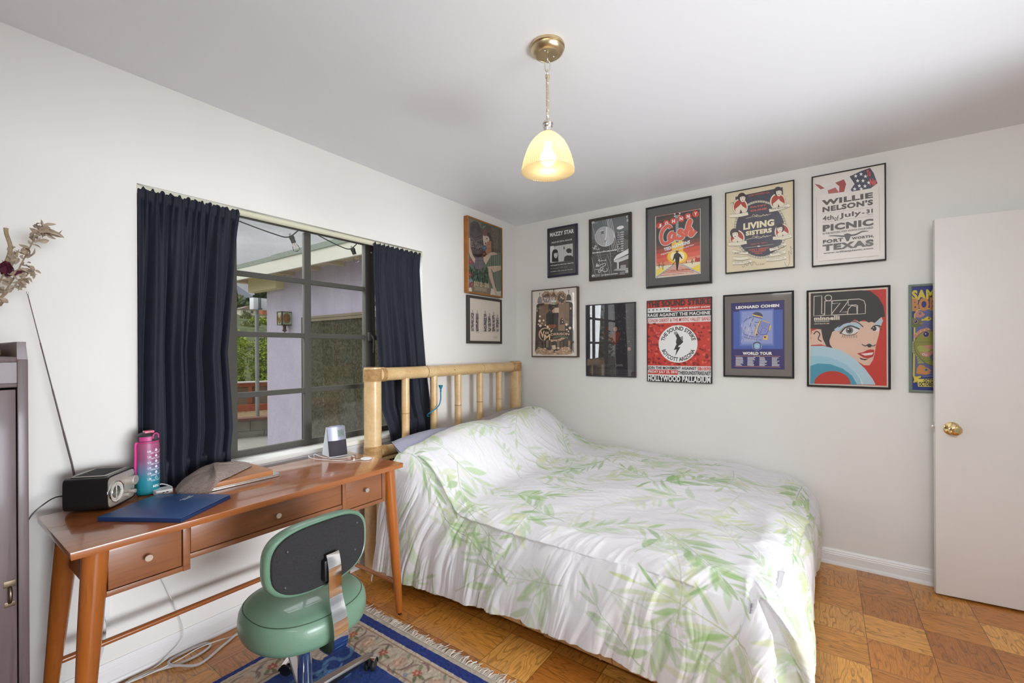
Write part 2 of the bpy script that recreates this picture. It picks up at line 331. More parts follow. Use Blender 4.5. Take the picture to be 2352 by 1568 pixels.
obj('canopy', lam(lambda m: m.lathe([(.0, 0), (.063, 0), (.0645, -.004), (.064, -.010), (.060, -.013), (.0615, -.017), (.058, -.024), (.047, -.033), (.041, -.035), (.040, -.034), (0, -.034)], 48)), M_satin, lamp, local=True)
for x, y in ((-.025, -.004), (.022, -.014)): obj('canopy_screw', MB().lathe([(0, -.0365), (.003, -.036), (.004, -.0345), (.004, -.033)], 10, T(x, y, 0)), M_nickel, lamp, local=True)
def link(z, a, h=.018, w=.009, r=.0022):
    P = [Vector((w*math.cos(q), 0, h*math.sin(q)-0)) for q in np.linspace(0, 2*PI, 21)]
    m = MB(); m.tube([RZ(a)@p+Vector((0, 0, z)) for p in P], r, 8, cap=False); return m
obj('chain_link', link(-.048, .6, .014, .007), M_nickel, lamp, local=True); obj('chain_link', link(-.075, 2.1, .021, .010), M_nickel, lamp, local=True)
obj('chain_link', link(-.102, .6, .012, .007), M_nickel, lamp, local=True)
obj('stem', lam(lambda m: m.lathe([(.008, -.108), (.008, -.120), (.0055, -.121), (.0055, -.29)], 16)), rod_mat(), lamp, local=True)
obj('shade_cap', lam(lambda m: m.lathe([(.006, -.281), (.016, -.282), (.019, -.286), (.0195, -.291), (.017, -.294), (.0185, -.297), (.0175, -.302), (.015, -.305), (.0145, -.318), (.021, -.325), (.022, -.329)], 32)), M_nickel, lamp, local=True)
shp = [(.021, 2.117), (.035, 2.108), (.05, 2.094), (.064, 2.078), (.076, 2.056), (.086, 2.03), (.0935, 2.005), (.0975, 1.985), (.099, 1.974), (.0985, 1.971), (.0965, 1.974)]
obj('shade', lam(lambda m: m.lathe([(r, z-CH) for r, z in shp], 96)), shade_mat(), lamp, 60, local=True)
obj('bulb', lam(lambda m: m.lathe([(0, -.448), (.012, -.446), (.022, -.440), (.028, -.430), (.030, -.420), (.028, -.409), (.021, -.396), (.015, -.386), (.013, -.36)], 24)), emis('lit_bulb', (1, .86, .60, 1), 13.0), lamp, local=True)

# ================================================================== DESK
WD1, WD2 = L(150, 84, 34), L(186, 112, 52)
M_dx = wood('walnut_stain_x', L(146, 82, 38), L(178, 106, 54), 'X', .7, .22, .6, .8)
M_dxf = wood('walnut_drawer_front', L(128, 78, 46), L(152, 96, 60), 'X', .7, .35, .3, .8)
M_dz = wood('walnut_stain_z', L(150, 82, 28), L(182, 104, 42), 'Z', .8, .25, .5, .8)
DXC = -2.44
desk = thing('writing_desk', 'mid-century brown wooden desk with three drawers under the window', 'desk', (DXC, -.355, 0))
top = MB().box(-3.034, -1.848, -.592, -.118, .728, .75, .0015)
for i, p in enumerate(top.v):                       # the underside is chamfered inwards at the ends
    if p[2] < .735: top.v[i] = (DXC+(p[0]-DXC)*.9965, p[1], p[2])
obj('desktop', top, M_dx, desk)
FY = -.568
body = MB().box(-2.974, -2.953, FY, -.17, .583, .728, .001).box(-2.763, -2.743, FY-.004, -.17, .583, .728, .001).box(-2.173, -2.155, FY-.004, -.17, .583, .728, .001).box(-1.958, -1.938, FY, -.17, .583, .728, .001)
body.box(-2.953, -2.763, FY, -.17, .583, .599, .001).box(-2.155, -1.958, FY, -.17, .583, .599, .001).box(-2.743, -2.173, FY, -.17, .615, .632, .001).box(-2.96, -1.95, -.19, -.17, .60, .728)
obj('carcass', body, M_dxf, desk)
for x0, x1, z0 in ((-2.949, -2.766, .602), (-2.740, -2.176, .635), (-2.152, -1.961, .602)):
    d = obj('drawer', MB().box(x0, x1, FY+.001, FY+.018, z0, .7235, .0012).box(x0+.01, x1-.01, FY+.018, -.2, z0+.01, .71), M_dxf, desk)
    kx, kz = (x0+x1)/2, {True: .668, False: .676}[x1-x0 < .4]
    obj('knob', MB().lathe([(0, 0), (.0045, 0), (.0045, .010), (.007, .016), (.0105, .019), (.0108, .021), (.010, .0225), (0, .0225)], 24, T(kx, FY+.001, kz)@RX(PI/2)), M_nickel, d, label='round brushed nickel drawer knob')
for sx in (-1, 1):
    for y0, y1 in ((-.55, -.574), (-.215, -.135)):
        tp, ft = Vector((DXC+sx*.532, y0, .73)), Vector((DXC+sx*.579, y1, .012))
        lg = obj('leg', MB().tube([tp, tp.lerp(ft, .3), tp.lerp(ft, .98), ft], [.0315, .0285, .0165, .0145], 24), M_dz, desk)
        obj('glide', MB().lathe([(0, 0), (.008, 0), (.009, .003), (.009, .013), (0, .013)], 16, T(DXC+sx*.5795, y1-.0, 0)), M_black, lg)
    a, b = Vector((DXC+sx*.57, -.563, .155)), Vector((DXC+sx*.57, -.15, .155))
    obj('side_stretcher', MB().tube([a, b], .0095, 14), M_dz, desk)
obj('rear_stretcher', MB().tube([(DXC-.562, -.158, .25), (DXC+.562, -.158, .25)], .011, 16), M_dx, desk)

# ================================================================== OFFICE CHAIR
def leather():
    m = plain('sage_vinyl', L(112, 146, 122), .36, coat=.25, bump=.25, bscale=420, var=.05, vscale=6); return m
M_scr = plain('dull_steel', (.12, .12, .12, 1), .45, metal=.8); M_vin = leather(); M_felt = plain('black_felt_board', (.022, .021, .022, 1), .85, bump=.6, bscale=500, var=.3, vscale=220)
CX, CY = -2.477, -.80
chair = thing('task_chair', 'green vinyl swivel task chair with black backrest board in front of the desk', 'chair', (CX, CY, 0))
def super_ring(a, b, n, k=64):
    return [(a*math.copysign(abs(math.cos(t))**(2/n), math.cos(t)), b*math.copysign(abs(math.sin(t))**(2/n), math.sin(t))) for t in np.linspace(0, 2*PI, k, endpoint=False)]
def stack(rings):                                   # rings: list of (outline pts, z) closed with end caps
    m = MB(); k = len(rings[0][0]); vs_ = []; fs = []
    for pts, zf in rings: vs_ += [Vector((x, y, zf(x, y) if callable(zf) else zf)) for x, y in pts]
    for i in range(len(rings)-1):
        for j in range(k): fs.append((i*k+j, i*k+(j+1) % k, (i+1)*k+(j+1) % k, (i+1)*k+j))
    fs.append(tuple(range(k))[::-1]); fs.append(tuple((len(rings)-1)*k+j for j in range(k))); m.add(vs_, fs); return m
SA, SB = .196, .195
seat_prof = [(.90, .356), (.965, .362), (1.0, .380), (1.005, .405), (.99, .428), (.955, .443), (.925, .4475), (.90, .452), (.8, .463), (.6, .472), (.35, .477), (.1, .479)]
seat = stack([([(CX+x, CY+y) for x, y in super_ring(SA*s, SB*s, 2.35)], z) for s, z in seat_prof])
st = obj('seat', seat, M_vin, chair, 60)
obj('piping', MB().tube([(CX+x, CY+y, .4475) for x, y in super_ring(SA*.925, SB*.925, 2.35, 72)]+[(CX+SA*.925, CY, .4475)], .0016, 6, cap=False), plain('dark_seam', L(60, 82, 62), .6), st)
BCX, BCZ, BY = -2.505, .652, -.955
def back_stack(sc_list):
    rings = []
    for s, y in sc_list:
        pts = super_ring(.178*s, .112*s, 2.9, 72)
        rings.append([(BCX+x, y-.035*(x/.178)**2*0+.02*(x/.178)**2, BCZ+z) for x, z in pts])
    m = MB(); k = 72; vs_ = [Vector(p) for r in rings for p in r]; fs = []
    for i in range(len(rings)-1):
        for j in range(k): fs.append((i*k+j, i*k+(j+1) % k, (i+1)*k+(j+1) % k, (i+1)*k+j))
    fs.append(tuple(range(k))[::-1]); fs.append(tuple((len(rings)-1)*k+j for j in range(k))); m.add(vs_, fs); return m
obj('backrest', back_stack([(.5, BY+.055), (.8, BY+.050), (.95, BY+.035), (1.0, BY+.015), (1.0, BY-.004), (.985, BY-.013), (.95, BY-.016), (.92, BY-.012)]), M_vin, chair, 60)
bp_ = obj('back_board', back_stack([(.90, BY-.009), (.915, BY-.0125), (.915, BY-.0175), (.90, BY-.020)]), M_felt, chair, 40, label='black fibre board on the back of the backrest')
for x, z in ((-.118, .045), (-.125, -.062), (.128, .055), (.118, -.035)): obj('screw', MB().lathe([(0, .0025), (.003, .002), (.0045, 0)], 10, T(BCX+x, BY-.0195+.02*(x/.178)**2, BCZ+z)@RX(PI/2)), M_scr, bp_)
SXm = -2.486                                        # flat chrome bar that carries the backrest
prof = [(-.985, .648), (-.990, .635), (-.998, .60), (-1.0, .535), (-1.006, .50), (-1.024, .455), (-1.032, .41), (-1.030, .37), (-1.018, .345), (-.99, .333), (-.94, .332), (-.86, .336)]
pp, _ = crs([Vector((0, y, z)) for y, z in prof], [0]*len(prof), 4)
vs_, fs = [], []
for i, p in enumerate(pp):
    t = (pp[min(i+1, len(pp)-1)]-pp[max(i-1, 0)]).normalized(); nrm = Vector((0, t.z, -t.y)); w = .0225 if p.z > .53 else (.0225+.002*min(1, (.53-p.z)/.06))
    for sx, so in ((-w, .002), (w, .002), (w, -.002), (-w, -.002)): vs_.append(Vector((SXm+sx, p.y, p.z))+nrm*so)
for i in range(len(pp)-1):
    for k in range(4): fs.append((i*4+k, i*4+(k+1) % 4, i*4+4+(k+1) % 4, i*4+4+k))
fs += [(3, 2, 1, 0), tuple(len(vs_)-4+k for k in range(4))]
obj('back_upright', MB().add(vs_, fs), M_chrome, chair, 30)
obj('upright_bracket', MB().box(SXm-.030, SXm-.012, -.99, -.972, .565, .632, .003).box(SXm-.02, SXm+.02, -.985, -.968, .575, .646, .003), M_black, chair)
obj('seat_plate', MB().box(CX-.09, CX+.09, CY-.1, CY+.1, .336, .358, .004).box(CX-.03, CX+.03, CY-.12, CY+.02, .322, .338, .003), M_black, chair)
col_ = obj('column', MB().lathe([(0, .075), (.024, .075), (.024, .30), (.0185, .301), (.0185, .34), (0, .34)], 32, T(CX, CY, 0)), M_chrome, chair)
M_leg = plain('brushed_steel_leg', (.52, .52, .53, 1), .28, metal=1)
hub = obj('hub', MB().lathe([(0, .062), (.036, .062), (.04, .07), (.04, .098), (.034, .108), (.026, .11), (0, .11)], 32, T(CX, CY, 0)), M_leg, chair)
def leg_mb(a):
    M = T(CX, CY, 0)@RZ(a); m = MB(); n = MB()
    S = [(.03, .019, .108, .070), (.10, .0175, .105, .072), (.20, .015, .098, .076), (.262, .0135, .093, .079), (.272, .010, .091, .081)]
    vs_ = []; fs = []
    for r, w, zt, zb in S: vs_ += [M@Vector((r, -w, zt-.006)), M@Vector((r, -w*.8, zt)), M@Vector((r, w*.8, zt)), M@Vector((r, w, zt-.006)), M@Vector((r, w, zt-.010)), M@Vector((r, -w, zt-.010))]
    for i in range(len(S)-1):
        for k in range(6): fs.append((i*6+k, i*6+(k+1) % 6, i*6+6+(k+1) % 6, i*6+6+k))
    fs += [tuple(range(6))[::-1], tuple((len(S)-1)*6+k for k in range(6))]; m.add(vs_, fs)
    vs_ = []; fs = []
    for r, w, zt, zb in S: w *= .88; vs_ += [M@Vector((r, -w, zt-.0102)), M@Vector((r, w, zt-.0102)), M@Vector((r, w*.8, zb)), M@Vector((r, -w*.8, zb))]
    for i in range(len(S)-1):
        for k in range(4): fs.append((i*4+k, i*4+(k+1) % 4, i*4+4+(k+1) % 4, i*4+4+k))
    fs += [(3, 2, 1, 0), tuple((len(S)-1)*4+k for k in range(4))]; n.add(vs_, fs)
    return m, n
RZ0 = .0155                                          # the rug carries the casters
for i in range(5):
    a = math.radians(-1+72*i); m, n = leg_mb(a)
    lg = obj('base_leg', m, M_leg, chair); obj('leg_underside', n, M_black, lg)
    px, py = CX+.262*math.cos(a), CY+.262*math.sin(a); sw = (.5, 2.2, 1.2, -.6, 2.9)[i]; R_ = T(px, py, RZ0)@RZ(sw)
    cs = obj('caster', MB().lathe([(0, -.0075), (.019, -.0075), (.0235, -.004), (.0235, .004), (.019, .0075), (0, .0075)], 28, R_@T(.018, -.0125, .0235)@RX(PI/2)).lathe([(0, -.0075), (.019, -.0075), (.0235, -.004), (.0235, .004), (.019, .0075), (0, .0075)], 28, R_@T(.018, .0125, .0235)@RX(PI/2)).lathe([(.0055, .03), (.0055, .070), (0, .07)], 12, R_), M_black, chair, label='black twin-wheel caster')
    hd = MB(); V = []; F = []
    for y in (-.0055, .0055):
        for q in np.linspace(-.1, 2.6, 14): V.append(R_@Vector((.018-.0265*math.cos(q)*-1*-1, y, .0235+.0265*math.sin(q))))
    for q in range(13): F.append((q, q+1, 15+q, 14+q))
    hd.add(V, F); hm = obj('caster_hood', MB().lathe([(.0265, -.0215), (.0275, -.0205), (.0275, .0205), (.0265, .0215)], 20, R_@T(.018, 0, .0235)@RX(PI/2)@RZ(-.2), arc=2.3), M_chrome, cs)

# ================================================================== PAINTED CLOTH (colour attributes in cloth coordinates)
class Paint:
    def __init__(s, w, h, nx, ny, base):
        s.w, s.h, s.nx, s.ny = w, h, nx, ny; s.c = np.empty((ny, nx, 3), np.float32); s.c[:] = base[:3]
        s.U, s.V = np.meshgrid(np.linspace(0, w, nx), np.linspace(0, h, ny))
    def _win(s, x0, x1, y0, y1):
        i0 = max(0, int(x0/s.w*(s.nx-1))); i1 = min(s.nx, int(x1/s.w*(s.nx-1))+2); j0 = max(0, int(y0/s.h*(s.ny-1))); j1 = min(s.ny, int(y1/s.h*(s.ny-1))+2)
        return (slice(j0, j1), slice(i0, i1)) if i1 > i0 and j1 > j0 else None
    def blend(s, w, al, col):
        a = np.clip(al, 0, 1)[..., None]; s.c[w] = s.c[w]*(1-a)+np.array(col[:3], np.float32)*a
    def stroke(s, P, R, col, alpha=1, soft=.003):
        P = np.array(P, float); R = np.array(R if hasattr(R, '__len__') else [R]*len(P), float); m = R.max()+soft
        w = s._win(P[:, 0].min()-m, P[:, 0].max()+m, P[:, 1].min()-m, P[:, 1].max()+m)
        if w is None: return
        U, V = s.U[w], s.V[w]; best = np.full(U.shape, 9.)
        for k in range(len(P)-1):
            d = P[k+1]-P[k]; L2 = max(1e-12, d@d); t = np.clip(((U-P[k, 0])*d[0]+(V-P[k, 1])*d[1])/L2, 0, 1)
            best = np.minimum(best, np.hypot(U-P[k, 0]-t*d[0], V-P[k, 1]-t*d[1])-(R[k]*(1-t)+R[k+1]*t))
        s.blend(w, alpha*np.clip(.5-best/soft, 0, 1), col)
    def ell(s, x, y, rx, ry, col, alpha=1, soft=.15, rot=0):
        m = max(rx, ry)*1.2; w = s._win(x-m, x+m, y-m, y+m)
        if w is None: return
        c, q = math.cos(rot), math.sin(rot); U, V = s.U[w]-x, s.V[w]-y
        d = np.hypot((U*c+V*q)/rx, (-U*q+V*c)/ry); s.blend(w, alpha*np.clip((1-d)/soft+.5, 0, 1), col)
    def rect(s, x0, x1, y0, y1, col):
        k = (s.U >= x0) & (s.U <= x1) & (s.V >= y0) & (s.V <= y1); s.c[k] = col[:3]
    def leaf(s, x, y, a, ln, w, col, alpha, bend=0):
        t = np.linspace(0, 1, 9); aa = a+bend*(t-.2); dx = np.cumsum(np.cos(aa))*ln/9; dy = np.cumsum(np.sin(aa))*ln/9
        s.stroke(np.c_[x+dx, y+dy], w*np.sin(PI*np.clip(t*.93+.05, 0, 1))**.85*(1-.25*t)+.0004, col, alpha, .0048)
def vnoise(x, y, seed=0):                            # smooth value noise on arrays
    xi, yi = np.floor(x).astype(np.int64), np.floor(y).astype(np.int64); fx, fy = x-xi, y-yi
    fx = fx*fx*(3-2*fx); fy = fy*fy*(3-2*fy)
    def h(a, b):
        n = (a*374761393+b*668265263+seed*982451653) & 0xffffffff; n = ((n ^ (n >> 13))*1274126177) & 0xffffffff; return ((n ^ (n >> 16)) & 0xffff)/65535*2-1
    return (h(xi, yi)*(1-fx)+h(xi+1, yi)*fx)*(1-fy)+(h(xi, yi+1)*(1-fx)+h(xi+1, yi+1)*fx)*fy
def fbm(x, y, seed=0, o=3, g=.5):
    r = 0; a = 1
    for i in range(o): r = r+a*vnoise(x*2**i, y*2**i, seed+i*17); a *= g
    return r
def grid_obj(name, P, mat, parent=None, color=None, smooth=180, closed=False, thick=0):
    ny, nx = P.shape[:2]; me = bpy.data.meshes.new(name); V = P.reshape(-1, 3).astype(np.float32)
    if parent is not None:
        Mi = np.array(MW[parent.name].inverted()); V = (V@Mi[:3, :3].T+Mi[:3, 3]).astype(np.float32)
    i = np.arange(ny*nx).reshape(ny, nx); F = np.stack([i[:-1, :-1], i[:-1, 1:], i[1:, 1:], i[1:, :-1]], -1).reshape(-1, 4)
    me.vertices.add(len(V)); me.vertices.foreach_set('co', V.ravel()); me.loops.add(F.size); me.loops.foreach_set('vertex_index', F.ravel().astype(np.int32))
    me.polygons.add(len(F)); me.polygons.foreach_set('loop_start', np.arange(0, F.size, 4, dtype=np.int32)); me.polygons.foreach_set('loop_total', np.full(len(F), 4, np.int32)); me.update(calc_edges=True)
    if color is not None:
        at = me.color_attributes.new('Col', 'FLOAT_COLOR', 'POINT'); c = np.ones((len(V), 4), np.float32); c[:, :3] = color.reshape(-1, 3); at.data.foreach_set('color', c.ravel())
    me.materials.append(mat); me.shade_smooth(); o = bpy.data.objects.new(name, me); COL.objects.link(o)
    if parent is not None: o.parent = parent; MW[o.name] = MW[parent.name]
    else: MW[o.name] = Matrix.Identity(4)
    if thick:
        s_ = o.modifiers.new('thickness', 'SOLIDIFY'); s_.thickness = thick; s_.offset = 0
    return o

# ================================================================== RUG
rug_x1, rug_y1 = -1.945, -.335; RW, RH = .98, 1.35             # u grows to the left from the fringe end, v grows towards the camera
nx, ny = 420, 560
CREAM, BLUE, TAN = L(205, 190, 168), L(10, 44, 128), L(176, 140, 112)
p = Paint(RW, RH, nx, ny, CREAM)
p.rect(0, RW, 0, RH, L(202, 190, 172)); p.rect(.03, RW, 0, RH, BLUE)                 # woven end strip, blue guard border
p.rect(.076, RW, .030, RH-.03, CREAM); p.rect(.090, RW, .046, RH-.046, TAN); p.rect(.097, RW, .053, RH-.053, CREAM)
IU, IV = .222, .172
p.rect(IU-.022, RW, IV-.022, RH-IV+.022, TAN); p.rect(IU-.015, RW, IV-.015, RH-IV+.015, CREAM); p.rect(IU, RW, IV, RH-IV, L(22, 62, 140))
rr = random.Random(3)
def motif(u, v, k):
    if k % 2 == 0:                                   # cream and pink rose in scrolls
        for q in range(7): p.ell(u+.022*math.cos(q*.9+k), v+.022*math.sin(q*.9+k), .014, .010, L(204, 160, 132), .65, .5, q*.9)
        p.ell(u, v, .017, .015, L(222, 186, 160), .9, .4); p.ell(u-.004, v+.003, .008, .006, L(196, 142, 116), .7, .5)
        for q in (0, 1): p.leaf(u+.03*(-1)**q, v+.012, .4+PI*q, .035, .007, L(120, 130, 106), .8, .5)
    else:                                            # red flower with olive leaves
        for q in range(6): p.ell(u+.013*math.cos(q*1.05), v+.013*math.sin(q*1.05), .0085, .006, L(190, 84, 62), .9, .3, q*1.05)
        p.ell(u, v, .006, .005, L(220, 170, 150), 1, .4)
        for a in (.5, 1.3, 3.5): p.leaf(u+.012*math.cos(a), v+.012*math.sin(a), a, .04, .009, L(110, 118, 74), .85, .4)
        p.ell(u+.035, v-.03, .011, .009, L(120, 142, 168), .8, .4)
    for q in range(3):                               # mauve scrolls
        a = rr.uniform(0, 6.28); P = [(u+.045*math.cos(a+t)*(1+.25*t), v+.04*math.sin(a+t)*(1+.25*t)) for t in np.linspace(0, 1.5, 8)]
        p.stroke(P, [.002, .004, .0055, .006, .005, .004, .003, .0015], L(140, 104, 100), .75, .002)
for i in range(14): motif(.155, .10+i*.105, i); motif(.155+(i+1)*.105, .108, i+1); motif(.155+(i+1)*.105, RH-.108, i)
for u, v in ((IU+.03, IV+.03),):                     # stepped corner of the field
    for q in range(5): p.ell(IU+.02+q*.022, IV+.02+(4-q)*.004, .05-.008*q, .05-.008*(4-q), CREAM, 1, .1)
for q in range(70):                                  # pale blue cloud scrolls in the blue field
    u, v, a = rr.uniform(IU+.06, RW), rr.uniform(IV+.06, RH-IV), rr.uniform(0, 6.28)
    P = [(u+.05*t*math.cos(a+1.8*t), v+.05*t*math.sin(a+1.8*t)) for t in np.linspace(0, 1.6, 9)]
    p.stroke(P, [.004, .009, .012, .008, .010, .006, .009, .005, .003], L(94, 140, 190), .8, .004)
kk = fbm(p.U*60, p.V*60, 5)[..., None]; p.c *= 1+.10*kk; kk = fbm(p.U*8, p.V*8, 9)[..., None]; p.c *= 1+.06*kk
ed = np.minimum(np.minimum(p.U, RW-p.U), np.minimum(p.V, RH-p.V))
zz = .013*np.clip(ed/.006, 0, 1)**.5*(np.where(p.U < .03, .4, 1))+.0012*fbm(p.U*90, p.V*90, 3)*(ed > .004)
Pg = np.stack([rug_x1-p.U, rug_y1-p.V, np.maximum(zz, .0015)], -1)
M_rug = attr_mat('wool_pile', .95, .5, 700, .2)
rug = thing('area_rug', 'blue and cream floral wool rug with fringe under the green chair', 'rug', (rug_x1-RW/2, rug_y1-RH/2, 0))
grid_obj('pile', Pg, M_rug, rug, p.c)
fr = MB(); rr = random.Random(5)
for i in range(330):
    y = rug_y1-.002-i*(RH-.004)/329; ln = rr.uniform(.035, .06)*(.75 if i % 9 else 1.1); a = rr.gauss(0, .35)-.15; lift = abs(rr.gauss(.003, .003))
    fr.tube([(rug_x1-.002, y, .004), (rug_x1+ln*.5, y+math.sin(a)*ln*.4, .003+lift), (rug_x1+ln*math.cos(a), y+math.sin(a)*ln, .0025+lift*rr.random())], [.0025, .0028, .0011], 5, spline=3)
obj('fringe', fr, plain('wool_fringe', L(214, 203, 188), .9), rug, kind='stuff')

# ================================================================== BAMBOO BED
def bamboo():
    m, t, b, o = new_mat('bamboo'); setp(b, Roughness=.35, **{'Coat Weight': .2, 'Coat Roughness': .1})
    tcn = N(t, 'ShaderNodeTexCoord'); n1 = N(t, 'ShaderNodeTexNoise', Vector=tcn.outputs['Object'], Scale=9.0, Detail=5.0, Distortion=.6)
    r = N(t, 'ShaderNodeValToRGB', Fac=n1.outputs['Fac']); e = r.color_ramp.elements; e[0].position = .25; e[0].color = L(200, 164, 112); e[1].position = .75; e[1].color = L(220, 190, 142)
    n2 = N(t, 'ShaderNodeTexNoise', Vector=tcn.outputs['Object'], Scale=70.0, Detail=3.0); mr = N(t, 'ShaderNodeMapRange', Value=n2.outputs['Fac'], i1=.3, i2=.75, i3=1.04, i4=.90)
    vm = N(t, 'ShaderNodeVectorMath', op='SCALE', Vector=r.outputs[0], Scale=mr.outputs[0]); t.links.new(vm.outputs[0], b.inputs['Base Color']); return m
M_bam = bamboo(); M_node = plain('bamboo_node', L(150, 112, 66), .5); M_cane = plain('cane_binding', L(186, 148, 98), .5, var=.25, vscale=60, bump=.4, bscale=300)
M_end = plain('bamboo_end', L(104, 78, 52), .6, var=.4, vscale=60); M_hole = plain('peg_hole', L(70, 48, 28), .7)
bed = thing('bamboo_bed', 'bamboo bed frame with spindle headboard in the corner', 'bed', (-.91, -1.15, 0))
def pole(name, a, b, r, nodes=(), parent=bed, wob=.012, seg=24):
    a, b = Vector(a), Vector(b); ts = [0]; rs = [r]
    for q in np.linspace(.0, 1, 25)[1:-1]: ts.append(q); rs.append(r*(1+wob*math.sin(9*q+a.x*7)))
    ts.append(1); rs.append(r); rings = []
    for n_ in nodes:
        for d, k in ((-.014, 1.0), (-.006, 1.05), (-.002, 1.02), (.002, .985), (.010, 1.0)):
            ts.append(n_+d*.1/(b-a).length*1.0); rs.append(r*k)
    z = sorted(zip(ts, rs)); o = obj(name, MB().tube([a.lerp(b, t) for t, _ in z], [q for _, q in z], seg), M_bam, parent)
    return o
def ringmark(par, c, ax, r, w=.004):
    M = T(*c)@(RY(PI/2) if ax == 'X' else RX(PI/2) if ax == 'Y' else Matrix.Identity(4))
    obj('node_ring', MB().lathe([(r*.98, -w), (r*1.012, -w*.4), (r*1.022, 0), (r*1.0, w*.5), (r*.98, w)], 28, M), M_node, par)
def binding(par, c, ax, r, ln, coils):
    M = T(*c)@(RY(PI/2) if ax == 'X' else RX(PI/2) if ax == 'Y' else Matrix.Identity(4)); P = []; h = ln/coils
    pr = []
    for i in range(coils): pr += [(r+.0008, -ln/2+i*h), (r+.0036, -ln/2+i*h+h*.3), (r+.0036, -ln/2+i*h+h*.7)]
    pr.append((r+.0008, ln/2)); obj('binding', MB().lathe([(r*.9, -ln/2)]+pr+[(r*.9, ln/2)], 28, M), M_cane, par)
HY = -.10; XL, XR = -1.655, -.165
for x, s in ((XL, 1), (XR, 1)):
    pt = pole('headboard_post', (x, HY, 0), (x, HY, 1.208), .05, (.55,))
    obj('post_end', MB().lathe([(.049, 0), (.045, .004), (.02, .002), (0, .002)], 28, T(x, HY, 1.206)), M_end, pt)
    binding(pt, (x, HY, 1.162), 'Z', .05, .075, 14); binding(pt, (x, HY, .70), 'Z', .05, .085, 16)
tr = pole('top_rail', (XL+.03, HY, 1.163), (XR-.03, HY, 1.163), .040, (.29, .66))
binding(tr, (XL+.068, HY, 1.163), 'X', .040, .030, 6); binding(tr, (XR-.064, HY, 1.163), 'X', .040, .026, 5)
for x in (-1.23, -.64): ringmark(tr, (x, HY, 1.163), 'X', .0405)
for x in (-1.40, -.98, -.52): obj('peg_hole', MB().lathe([(0, .001), (.004, .001), (.004, -.004)], 10, T(x, HY-.0385, 1.168)@RX(PI/2)), M_hole, tr)
lr = pole('lower_rail', (XL+.03, HY, .697), (XR-.03, HY, .697), .030, (.4, .75)); binding(lr, (XL+.075, HY, .697), 'X', .030, .04, 8)
for x in (-1.403, -1.152, -.905, -.655, -.405):
    sp_ = pole('spindle', (x, HY, .715), (x, HY, 1.135), .0255, (.45,), wob=.02); ringmark(sp_, (x, HY, .905), 'Z', .0258, .003)
obj('trim_strip', MB().box(XL+.03, XR-.03, HY-.018, HY+.012, .640, .662, .006), M_bam, bed)
lat = MB()                                          # woven cane lattice below the lower rail
for q in range(64):
    x = XL+.05+q*.0225
    if x < XR-.06:
        lat.tube([(x, HY+.004, .64), (x+.13, HY+.004, .40)], .0035, 5); lat.tube([(x+.13, HY-.003, .64), (x, HY-.003, .40)], .0035, 5)
obj('cane_lattice', lat, M_cane, bed)
obj('lattice_backing', MB().box(XL+.04, XR-.04, HY+.012, HY+.02, .38, .65), plain('dark_backing', L(34, 28, 24), .8), bed)
SXL = -1.652
for x in (SXL, -.135):
    lg = pole('foot_post', (x, -.185, 0), (x, -.185, .50), .036, ()); binding(lg, (x, -.185, .11), 'Z', .036, .16, 26)
    sr = pole('side_rail', (x, -.19, .105), (x, -2.10, .105), .046, (.2, .45, .72))
    for y in (-.6, -1.19, -1.62): ringmark(sr, (x, y, .105), 'Y', .0465)
    binding(sr, (x, -1.33, .105), 'Y', .046, .05, 8)
    obj('peg_hole', MB().lathe([(0, .0015), (.005, .001), (.005, -.004)], 10, T(x-.0455, -1.66, .115)@RY(-PI/2)), M_hole, sr)
pole('foot_rail', (SXL, -2.10, .105), (-.135, -2.10, .105), .046, (.5,))
for x in (SXL, -.135): pole('foot_leg', (x, -2.10, 0), (x, -2.10, .20), .04)
obj('slat_deck', MB().box(SXL+.03, -.165, -2.08, -.16, .125, .15, .004), M_bam, bed)
mt = obj('mattress', MB().box(-1.56, -.09, -2.02, -.17, .151, .43, .08, 4), plain('mattress_ticking', (.72, .70, .66, 1), .8)); tag(mt, 'cream mattress lying on the bamboo bed under the leaf print duvet', 'mattress')

def pillow(name, c, sx, sy, sz, rot, mat, label):
    P = np.zeros((40, 60, 3)); U, V = np.meshgrid(np.linspace(-1, 1, 60), np.linspace(-1, 1, 40))
    m = MB(); vs_ = []; fs = []
    n = 36
    def h(u, v): return sz*max(0, (1-abs(u)**3.2))**.55*max(0, (1-abs(v)**3.2))**.55
    Mx = T(*c)@rot
    for sgn in (1, -1):
        b = len(vs_)
        for j in range(n):
            for i in range(n):
                u, v = -1+2*i/(n-1), -1+2*j/(n-1); q = .012*math.sin(5*u+3*v)*(1-u*u)*(1-v*v)
                vs_.append(Mx@Vector((u*sx*(1-.05*v*v), v*sy*(1-.06*u*u), sgn*(h(u, v)+q+.002))))
        for j in range(n-1):
            for i in range(n-1): fs.append((b+j*n+i, b+j*n+i+1, b+j*n+n+i+1, b+j*n+n+i))
    m.add(vs_, fs); o = obj(name, m, mat, None, 180); tag(o, label, 'pillow', 'pillows under the duvet'); return o
M_pil1 = plain('blue_grey_cotton', L(168, 170, 190), .8, bump=.15, bscale=60); M_pil2 = plain('taupe_cotton', L(160, 150, 148), .8, bump=.15, bscale=60)
pillow('pillow', (-1.245, -.365, .672), .36, .21, .085, RX(.42)@RZ(-.04), M_pil1, 'blue grey pillow poking out beside the left headboard post')
pillow('pillow', (-.47, -.365, .712), .36, .21, .085, RX(.42)@RZ(.05), M_pil2, 'taupe grey pillow in the wall corner of the bed')

